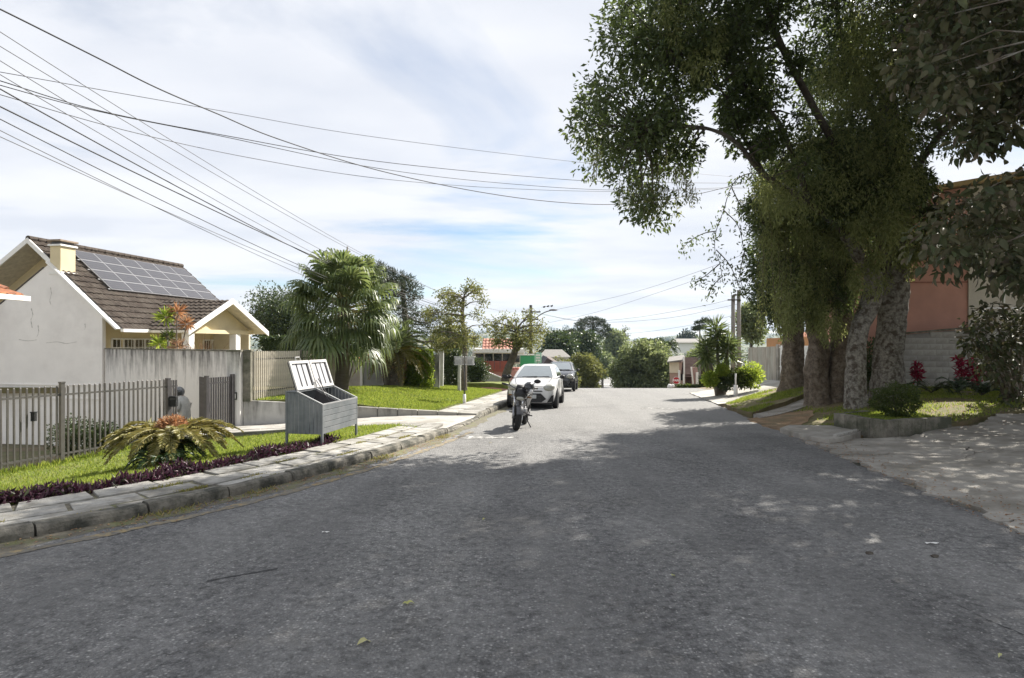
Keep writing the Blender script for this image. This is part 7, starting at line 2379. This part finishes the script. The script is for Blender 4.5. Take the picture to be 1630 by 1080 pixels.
D_ = 47.0
sh = thing('shop_building', 'pink and red two storey shop with white window frames behind the white car', 'building', at(805, 613, D_))
fbox(MB(), 752, 868, 590, 622, D_ + .2, 6).obj('wall', PINK, sh)
fbox(MB(), 752, 812, 575, 592, D_, .3).obj('balcony_wall', BRICKR, sh)
fbox(MB(), 752, 834, 556, 580, D_ + 1.0, 5).obj('upper_wall', WHITE, sh)
fbox(MB(), 752, 836, 556, 562, D_ - .3, 1.5).obj('canopy', WHITE, sh)
for k in range(5):
    u = 757 + k * 14.4
    w = fbox(MB(), u, u + 12.6, 563.5, 577, D_ + .85, .1).obj('pane', GLASSD, sh)
    mb = MB(); fbox(mb, u - 1.2, u, 562, 578, D_ + .8, .25); fbox(mb, u - 1.2, u + 13.6, 562, 563.3, D_ + .82, .22); mb.obj('window_frame', TRIM, sh)
for k in range(5):
    mb = MB(); a = at(760 + k * 9, 588, D_ - .3); mb.tube([a, a + Vector((0, 0, .75))], .025, 5); mb.obj('rail_post', METAL_D, sh)
t = tile_mesh(Vector((at(768, 557, D_ + 1).x, D_ + .4, at(768, 557, D_).z)), Vector((1, 0, 0)), Vector((0, .8, .55)), 2.4, 1.5, .28, .4); o = t.obj('roof_tiles', M('pink_tile', (.50, .25, .19), .9, .2, 3), sh); o['kind'] = 'stuff'
fbox(MB(), 823, 864, 564, 566, D_ - .4, .3).obj('banner_rail', TRIM, sh)
fbox(MB(), 828, 857, 566, 584, D_ - .35, .08).obj('green_banner', GREENP, sh)
sg = thing('shop_sign', 'pale green upright sign on a post beside the green banner', 'sign', at(857, 600, D_ - 2))
fbox(MB(), 851, 862, 562, 578, D_ - 2, .2).obj('board', plain('mint_panel', (.33, .60, .45), .5), sg)
fbox(MB(), 855.5, 857.5, 578, 610, D_ - 1.95, .1).obj('post', TRIM, sg)
for k in range(3): fbox(MB(), 853, 860, 564.5 + k * 4.3, 566.7 + k * 4.3, D_ - 2.03, .02).obj('sign_stripe', TRIM, sg)
hs = thing('dark_roof_house', 'low house with dark slate gable and white verge behind the parked cars', 'house', at(880, 612, 52))
mb = MB(); a, b, c = at(858, 588, 52), at(905, 590, 52), at(872, 569, 52); mb.prism([a, b, c], (0, 8, 0)); mb.obj('roof', SLATE, hs)
fbox(MB(), 860, 902, 588, 612, 52.3, 7).obj('wall', WHITE, hs)
mb = MB(); mb.bar(c + Vector((0, -.1, .05)), b + Vector((0, -.1, .05)), .25, .18); mb.obj('verge', TRIM, hs)
h2 = thing('white_house', 'pale house with grey roof showing above the dark slate gable', 'house', at(880, 590, 70))
fbox(MB(), 862, 905, 568, 600, 70, 7).obj('wall', WHITE, h2)
mb = MB(); mb.prism([at(858, 569, 69.5), at(908, 569, 69.5), at(895, 558, 73), at(868, 558, 73)], (0, .3, .1)); mb.obj('roof', POLE, h2)

# right side: brown roofed house, hedge, dark gate, stop sign
bh = thing('brown_roof_house', 'small house with steep dark brown roof and pinkish gables behind the stop sign', 'house', at(1095, 618, 50))
BRN = M('dark_brown_roof', (.055, .038, .033), 1, .3, 3, .2, 20, spec=.05)
PKW = M('pinkish_wall', (.44, .31, .255), .9, .1, 1)
mb = MB(); a, b = at(1066, 624, 51), at(1089, 577, 51); mb.prism([(a.x, 51, a.z), (b.x, 51, a.z), (b.x, 51, b.z), (a.x, 51, b.z)], (1.2, 4, 0)); mb.obj('wall', PKW, bh)
fbox(MB(), 1066, 1081, 577, 594, 50.9, .08).obj('wall', CREAM, bh)
mb = MB(); mb.prism([at(1062, 578, 50.4), at(1088, 575, 50.4), at(1088, 572.5, 50.4), at(1062, 576, 50.4)], (1.2, 4, .3)); mb.obj('roof', POLE, bh)
mb = MB(); mb.prism([at(1089.5, 600, 49.6), at(1104, 600, 49.6), at(1112, 569, 52.2), at(1089.5, 569, 52.2)], (0, .1, -.15)); mb.obj('roof', BRN, bh)
mb = MB(); mb.prism([at(1085.5, 596, 49.5), at(1088.6, 569, 49.5), at(1088.6, 596, 49.5)], (0, .3, 0)); mb.obj('gable', BRN, bh)
fbox(MB(), 1088.4, 1090.2, 568, 622, 49.4, .25).obj('verge_board', TRIM, bh)
mb = MB(); a, b = at(1090, 624, 51), at(1118, 600, 51); mb.prism([(a.x, 51, a.z), (b.x, 51, a.z), (b.x, 51, b.z), (a.x, 51, b.z)], (1.2, 4, 0)); mb.obj('wall', PKW, bh)
fbox(MB(), 1092, 1101, 596, 620, 49.8, .2).obj('door', BRN, bh); fbox(MB(), 1080.5, 1083, 590, 622, 49.7, .2).obj('post', TRIM, bh)
fbox(MB(), 1084, 1088, 595, 606, 50.9, .2).obj('window', GLASSD, bh)
mb = MB(); mb.prism([at(1100.5, 585, 49.2), at(1110, 585, 49.2), at(1113, 622, 49.2), at(1104.5, 622, 49.2)], (0, .2, 0)); mb.obj('side_gable', M('dusky_pink', (.36, .235, .21), .9), bh)
mb = MB(); mb.bar(at(1100.5, 584.5, 49.1), at(1104.6, 622, 49.1), .1, .1, up=(0, 1, 0)); mb.obj('verge_board', TRIM, bh)
fbox(MB(), 1108, 1113, 593, 612, 49.1, .1).obj('door', TRIM, bh)
fbox(MB(), 1113, 1116.5, 568, 612, 48.5, .2).obj('pier', POLE, bh)
hedge_box('low_hedge', 'low clipped green hedge beyond the stop sign', 1074, 1132, 612, 628, 44, 1.0, 3600, .13, .08, L_MID)
hedge_box('clipped_hedge_block', 'taller clipped end block of the low green hedge', 1113, 1125, 599, 618, 43.2, .9, 1200, .12, .07, L_MID)
bg_ = thing('brown_gate', 'dark brown boarded gate between small house and yucca', 'gate', at(1124, 612, 42))
for k in range(5): fbox(MB(), 1116 + k * 3.3, 1119 + k * 3.3, 576, 612, 44.6, .08).obj('board', BRN, bg_)
stp = thing('stop_sign', 'red octagonal stop sign at the mouth of the side street', 'road sign', at(1076.5, 622, 40))
c = at(1076.5, 606, 40); rs = .25
mb = MB(); mb.tube([(c.x, 40.04, g1(c.x, 40) - .2), (c.x, 40.04, c.z - .1)], .035, 8); mb.obj('post', METAL_T, stp)
oc = lambda r, y: [Vector((c.x + r * math.cos(math.pi / 8 + k * math.pi / 4), y, c.z + r * math.sin(math.pi / 8 + k * math.pi / 4))) for k in range(8)]
mb = MB(); mb.prism(oc(rs, 40), (0, .02, 0)); pl_ = mb.obj('plate', TRIM, stp)
mb = MB(); mb.prism(oc(rs * .92, 39.993), (0, .006, 0)); mb.obj('red_face', plain('sign_red', (.42, .018, .025), .5), pl_)
fc_ = bpy.data.curves.new('lettering', 'FONT'); fc_.body = 'PARE'; fc_.size = .19; fc_.align_x = 'CENTER'; fc_.align_y = 'CENTER'; fc_.extrude = .002; fc_.offset = .006
tmp = bpy.data.objects.new('lettering', fc_); COL.objects.link(tmp)
me_ = bpy.data.meshes.new_from_object(tmp.evaluated_get(bpy.context.evaluated_depsgraph_get())); bpy.data.objects.remove(tmp)
me_.materials.clear(); me_.materials.append(TRIM)
lo = bpy.data.objects.new('lettering', me_); COL.objects.link(lo); lo.parent = pl_; lo.location = Vector((c.x, 39.985, c.z)) - org(stp); lo.rotation_euler = (math.radians(90), 0, 0)
for i, (u, v, s) in enumerate(((1066, 618, .15), (1071, 617, .11))):
    a = at(u, v, 38.5); mb = MB(); mb.ball(a + Vector((0, 0, .1)), (s, s * .8, s), 9, 7, wob=.1); one('rubbish_bag', mb, TRIM, ['white rubbish bag, lower one at the foot of the stop sign', 'small white rubbish bag lying nearest the stop sign post'][i], 'bag', smooth=True)

# ------------------------------------------------------------------ trees in the valley
R7 = random.Random(77)
def far_tree(label, u0, u1, v0, v1, d, n, r, per, L, mat, name='valley_tree', group='trees down in the valley', trunk=True, base=None):
    cl = []
    for k in range(n):
        a = R7.uniform(0, 6.283); q = R7.random() ** .5
        u = (u0 + u1) / 2 + (u1 - u0) / 2 * q * math.cos(a) * .93; v = (v0 + v1) / 2 + (v1 - v0) / 2 * q * math.sin(a) * .93
        p = at(u, v, d + R7.uniform(-.5, .5) * (u1 - u0) / FPX * d * .7); cl.append((p.x, p.y, p.z, r * R7.uniform(.7, 1.25)))
    b = at((u0 + u1) / 2, v1, d); bz = min(g1(b.x, d), b.z) if base is None else base
    return tree(name, label, (b.x, d, bz), [(b.x, d, (bz + b.z) / 2), (b.x, d, b.z + .3 * (at(0, v0, d).z - b.z))], .012 * d ** .7, cl, per, L, L * .55, mat, group=group, limb_r=.05, bark=BARK_D)


L_FAR = leaf_mat('valley_leaf', [(0.102, 0.130, 0.058), (0.150, 0.189, 0.078), (0.204, 0.234, 0.111), (0.120, 0.156, 0.072)], .45, .55, .3)
L_FARY = leaf_mat('valley_leaf_pale', [(.12, .135, .045), (.17, .18, .06), (.10, .12, .04)], .35, .55, .3)
far_tree('broad rounded green tree filling the middle of the street view', 972, 1076, 550, 634, 66, 90, .95, 300, .34, L_FAR)
far_tree('pale yellow green tree behind the black car', 900, 958, 566, 634, 62, 46, .75, 260, .28, L_FARY)
far_tree('small pale bush left of the pale yellow green tree', 882, 915, 572, 630, 56, 22, .7, 220, .26, L_FARY)
far_tree('dark spreading tree mass above the parked cars', 868, 915, 532, 580, 105, 34, 1.5, 230, .6, L_DARK)
far_tree('dark tree mass right of the spreading one, below the araucaria', 905, 952, 534, 586, 112, 34, 1.6, 230, .6, L_DARK)
far_tree('dark round tree top behind the big rounded tree', 1028, 1056, 546, 562, 92, 12, 1.0, 200, .5, L_DARK)
far_tree('olive tree low behind the yucca', 1098, 1136, 556, 585, 90, 16, 1.1, 200, .5, L_FAR)
far_tree('hazy tree between far road and araucaria', 962, 998, 530, 575, 190, 22, 2.2, 170, 1.0, L_FAR)
far_tree('small tree beside the far end of the road', 950, 968, 565, 600, 170, 12, 1.6, 170, .8, L_FAR)
far_tree('dark conifer grove on the ridge left of the yucca', 1083, 1106, 532, 550, 330, 16, 3.0, 150, 1.6, L_PINE)
far_tree('bluish tree behind the dark poles', 1180, 1212, 490, 545, 62, 26, .9, 170, .4, L_FAR)
far_tree('loose green tree left of the shop roof', 690, 742, 520, 580, 52, 20, .9, 150, .34, L_OLIVE)
cl = [tuple(at(u, v, 140 + R7.uniform(-4, 4))) + (r,) for u, v, r in ((928, 513, 1.1), (938, 510, 1.2), (948, 511, 1.2), (958, 514, 1.1), (922, 519, 1.1), (936, 519, 1.3), (952, 519, 1.2), (964, 521, 1.0), (968, 527, .9), (926, 526, 1.0), (944, 527, 1.3), (958, 530, 1.1), (912, 529, 1.2), (905, 531, 1.0), (920, 532, 1.1), (940, 535, 1.3), (966, 535, 1.0), (954, 538, 1.1))]
araucaria('flat topped araucaria standing alone against the sky beyond the cars', at(944, 590, 140), at(944, 512, 140), cl, 260, L=.55, W=.13, tr=.45)
cl = [tuple(at(u, v, 80 + R7.uniform(-1, 1))) + (.55,) for u, v in ((1112, 524), (1106, 526), (1118, 523), (1122, 512), (1128, 514), (1112, 516))]
araucaria('small araucaria tufts showing left of the yucca top', at(1114, 580, 80), at(1114, 522, 80), cl, 140, L=.4, W=.1, tr=.16)
br_ = at(992, 560, 210)
cl = [tuple(at(u, v, 210)) + (1.0,) for u, v in in_poly([(985, 522), (995, 516), (1005, 524), (1000, 545), (988, 545)], 12, R7)]
tree('bare_tree', 'thin bare tree standing up on the skyline above the far road', (br_.x, 210, g1(br_.x, 210)), [at(993, 560, 210), at(993, 530, 210)], .5, cl, 10, .8, .3, L_OLIVE, limb_r=.22, bark=BARK_D)
pb = at(1063, 578, 120)
fpl = thing('valley_palm', 'dark feather palm in the valley left of the yucca', 'palm tree', (pb.x, 120, g1(pb.x, 120)))
tp = at(1063, 551, 120)
mb = MB(); mb.tube([(pb.x, 120, g1(pb.x, 120)), tuple(tp)], [.28, .2], 8); mb.obj('trunk', BARK_D, fpl)
for k in range(22):
    a = k * 2.39996; el = .9 - 1.5 * k / 21
    frond(fpl, 'frond', [L_DARK, BARK_D], tp, Vector((math.cos(a) * math.cos(el), math.sin(a) * math.cos(el), math.sin(el))), 2.4, .12, 16, .8, .16, rr=.05, tipdroop=.4)

# far houses and the wooded hills
hcols = [M('far_wall_%d' % i, c, .9, .05, 1, 0) for i, c in enumerate(((.62, .60, .56), (.55, .48, .40), (.66, .65, .63), (.50, .36, .30)))]
WN, RN = ('off white', 'cream', 'white', 'pinkish'), ('terracotta', 'dark brown', 'red', 'grey')
for k in range(16):
    d = R7.uniform(170, 620); u = R7.choice((R7.uniform(880, 1130), R7.uniform(960, 1110)))
    X = (u - 815) / FPX * d
    if abs(X - (.22 + .156 * d)) < 9: X += 14
    z = g1(X, d); w, dp, h = R7.uniform(7, 13), R7.uniform(7, 11), R7.uniform(3, 6)
    t = thing('far_house', 'small far off valley house with %s walls and a %s roof' % (WN[k % 4], RN[k // 4]), 'house', (X, d, z), R7.uniform(-.3, .3), 'houses far off in the valley')
    mb = MB(); mb.box((0, 0, h / 2 - 1), (w, dp, h + 2)); mb.obj('wall', hcols[k % 4], t, local=True)
    mb = MB(); e = .6; mb.prism([(-w / 2 - e, -dp / 2 - e, h), (w / 2 + e, -dp / 2 - e, h), (w / 2 + e, 0, h + 2), (-w / 2 - e, 0, h + 2)], (0, 0, .25)); mb.prism([(-w / 2 - e, dp / 2 + e, h), (w / 2 + e, dp / 2 + e, h), (w / 2 + e, 0.02, h + 2), (-w / 2 - e, .02, h + 2)], (0, 0, .25)); mb.obj('roof', (TERRA, TILE, BRICKR, POLE)[k // 4], t, local=True)
    for q in (-.28, .05, .3):
        mb = MB(); mb.box((w * q, -dp / 2 - .02, h * .55), (1.3, .06, 1.2)); mb.obj('window', GLASSD, t, local=True)
wh = thing('warehouse', 'long white warehouse wall far away left of the yucca top', 'building', at(1090, 562, 230))
fbox(MB(), 1070, 1125, 545, 562, 230, 25).obj('wall', WHITE, wh)
mb = MB(); mb.prism([at(1069, 546, 229), at(1127, 546, 229), at(1120, 541, 240), at(1075, 541, 240)], (0, 1, .4)); mb.obj('roof', POLE, wh)

nT = 2600
d = rng.uniform(160, 1750, nT) ** 1.0; u = rng.uniform(-500, 2100, nT)
X = (u - 815) / FPX * d
k = (np.abs(X - (.22 + .156 * d)) > 13) & ((d > 260) | (np.abs(u - 815) > 260))
X, d = X[k], d[k]
Zg = G(X, d)
C = np.column_stack([X, d, Zg + rng.uniform(2.5, 5.5, len(X))]); Rr = rng.uniform(2.6, 5.5, len(X)) * (1 + d / 2600)
P, D = clump_points(C, np.column_stack([Rr * 1.15, Rr * 1.15, Rr]), 60)
L = np.repeat(.55 + d / 700, 60)
o = leaves('distant_wood', P, D, L * rng.uniform(.7, 1.3, len(P)), L * .7, leaf_mat('distant_leaf', [(.035, .05, .025), (.055, .07, .03), (.085, .095, .045)], .2, .7, .2), None)
o['kind'] = 'stuff'

# distant car and crossing stripes down the street
x, y = 16.3, 118
car('valley_car', 'pale grey car parked down the hill beside the far road', GPAINT, (x, y, float(zr(y))), -.155, -.08, (.85, 1.95, 1.95, 1.47, 2.5))
for k in range(9):
    Yc = 205; xc = .22 + .156 * Yc - 3.2 + k * .8
    mb = MB(); mb.grid([[(xc, Yc, float(zr(Yc)) + .03), (xc + .45, Yc, float(zr(Yc)) + .03)], [(xc + .45 + .6, Yc + 4, float(zr(Yc + 4)) + .03), (xc + 1.05 + .45, Yc + 4, float(zr(Yc + 4)) + .03)]]); o = mb.obj('crossing_stripe', TRIM, road)

# ------------------------------------------------------------------ small things on the asphalt
LF1 = leaf_mat_obj('fallen_leaf', [(.42, .44, .16), (.38, .36, .14), (.30, .20, .10), (.50, .50, .25)], .2)
fl = [('pale yellow green fallen leaf, upper one near the lower middle of the road', 640, 962, .085), ('larger fallen leaf lying nearest the camera', 568, 1028, .10), ('small dry fallen leaf on the right half of the road', 1069, 920, .06), ('small pale leaf in the middle distance of the dark road', 768, 829, .05), ('pale leaf lying furthest right near the frame edge', 1590, 1048, .05), ('dry leaf on the road near the left kerb', 778, 706, .06)]
for l, u, v, s in fl:
    Y = 970 * 1.65 / (v - 572); X = (u - 815) / FPX * Y
    me = broad_leaf_mesh(s, s * .42, int(u)); me.materials.append(LF1)
    o = bpy.data.objects.new('fallen_leaf', me); COL.objects.link(o); o.location = (X, Y, float(zr(Y)) + .016); o.rotation_euler = (.06, .1, -1.0 + .4 * math.sin(u)); tag(o, l, 'leaf', 'fallen leaves on the road')
for l, u, v, s, mt in (('white scrap of paper on the road near the right edge', 1486, 867, .10, TRIM), ('white scrap on the road at the left', 518, 849, .06, TRIM)):
    Y = 970 * 1.65 / (v - 572); X = (u - 815) / FPX * Y
    mb = MB(); mb.grid([[(X - s * .6 + i * s * .4, Y + j * s * .3 + .01 * (i % 2), float(zr(Y)) + .012 + .006 * ((i + j) % 2)) for i in range(4)] for j in range(2)]); one('paper_scrap', mb, mt, l, 'litter')
for l, u, v in (('dark dropping on the road, left one near the right edge', 1384, 881), ('dark dropping on the road, right one beside the paper scrap', 1488, 886)):
    Y = 970 * 1.65 / (v - 572); X = (u - 815) / FPX * Y
    mb = MB(); mb.ball((X, Y, float(zr(Y)) + .008), (.035, .025, .014), 9, 6, wob=.15); one('dropping', mb, BARK_D, l, 'dropping', 'dark droppings on the road')
n = 4200
Y = 1.8 + 6.5 * rng.random(n) ** 1.3; X = rng.uniform(-1, 1, n) * Y * .9
k = (X > eX(Y) + .4) & (X < rX(Y) - .1); X, Y = X[k], Y[k]; n = len(X)
s = rng.uniform(.0025, .0065, n) * (1 + .6 * (rng.random(n) > .93))
a = rng.uniform(0, 6.28, n); c_, s_ = np.cos(a), np.sin(a)
B = np.column_stack([X, Y, zr(Y)])
V = np.stack([B + np.column_stack([c_ * s * 1.4, s_ * s * 1.4, 0 * s]), B + np.column_stack([-s_ * s, c_ * s, 0 * s]), B + np.column_stack([-c_ * s * 1.2, -s_ * s * 1.2, 0 * s]), B + np.column_stack([s_ * s, -c_ * s, 0 * s]), B + np.column_stack([0 * s, 0 * s, s * .9])], 1).reshape(-1, 3)
b = np.arange(n)[:, None] * 5
F = np.concatenate([b + np.array([[0, 1, 4]]), b + np.array([[1, 2, 4]]), b + np.array([[2, 3, 4]]), b + np.array([[3, 0, 4]])], 1).reshape(-1, 3)
o = mesh_np('road_grit', V, F, leaf_mat('grit', [(.24, .235, .225), (.13, .13, .13), (.33, .32, .31), (.2, .19, .17)], 0, .8)); o['kind'] = 'stuff'
# leaf litter along the gutter, under the trees and on the apron
n = 2600
s_ = rng.uniform(s_of(3.5), s_of(13.4), 700); pl1 = np.array([tuple(kerb_pt(a, -abs(rng.normal(.10, .16)), .012)) for a in s_])
Yl = rng.uniform(2.5, 13, 900); Xl = rX(Yl) + np.abs(rng.normal(0, .5, 900)) - .15; pl2 = np.column_stack([Xl, Yl, np.maximum(G(Xl, Yl), zr(Yl)) + .038])
Yl = rng.uniform(12.6, 19.5, 1100); Xl = rX(Yl) + rng.uniform(.3, 5, 1100); k = ~inside([(7.2, 13.9), (7.45, 12.2), (9.7, 12.95), (9.4, 14.3)], Xl, Yl); pl3 = np.column_stack([Xl, Yl, G(Xl, Yl) + .04])[k]
Yl = rng.uniform(2.2, 12, 420); Xl = rng.uniform(-2.5, 6, 420) + .1 * Yl; k = (Xl > eX(Yl) + .4) & (Xl < rX(Yl)); pl4 = np.column_stack([Xl, Yl, zr(Yl) + .008])[k]
for nm_, pp_ in (('leaf_litter', np.concatenate([pl1, pl2, pl3])), ('road_litter', pl4)):
    m_ = len(pp_); Dl = rng.normal(size=(m_, 3)) * np.array((1, 1, .12))
    o = leaves(nm_, pp_, Dl, rng.uniform(.02, .055, m_) * (1 if nm_ == 'leaf_litter' else .55), .02, L_DRY if nm_ == 'leaf_litter' else MATS['grit'], None, .2, nrm=np.tile(np.array((0.1, 0.05, 1.0)), (m_, 1))); o['kind'] = 'stuff'
CRK = plain('tar_crack', (.028, .028, .029), .7)
for pts in (((1030, 727), (1060, 731), (1090, 735), (1122, 738)), ((330, 925), (365, 918), (400, 912), (440, 905)), ((1520, 960), (1570, 985), (1630, 1010)), ((1200, 690), (1240, 700), (1262, 712))):
    mb = MB(); rows = []
    for q in smooth_path([(u, v, 0) for u, v in pts], 6):
        Y = 970 * 1.65 / (q.y - 572); X = (q.x - 815) / FPX * Y + rnd.uniform(-.01, .01); w = rnd.uniform(.004, .012)
        rows.append([(X, Y - w * 1.5, float(zr(Y)) + .004), (X + w * .2, Y + w * 1.5, float(zr(Y)) + .004)])
    mb.grid(rows); struct('road_crack', mb, CRK)

# ------------------------------------------------------------------ air
hz, HN, HL_, hb_ = mat_new('haze')
HN.remove(hb_)
pv = HN.new('ShaderNodeVolumePrincipled'); pv.inputs['Density'].default_value = .00012; pv.inputs['Color'].default_value = (.60, .78, 1.0, 1); pv.inputs['Anisotropy'].default_value = .1
HL_.new(pv.outputs[0], HN['Material Output'].inputs['Volume'])
mb = MB(); mb.box((0, 1270, 10), (3200, 2720, 90))
o = mb.obj('haze', hz); o['kind'] = 'stuff'
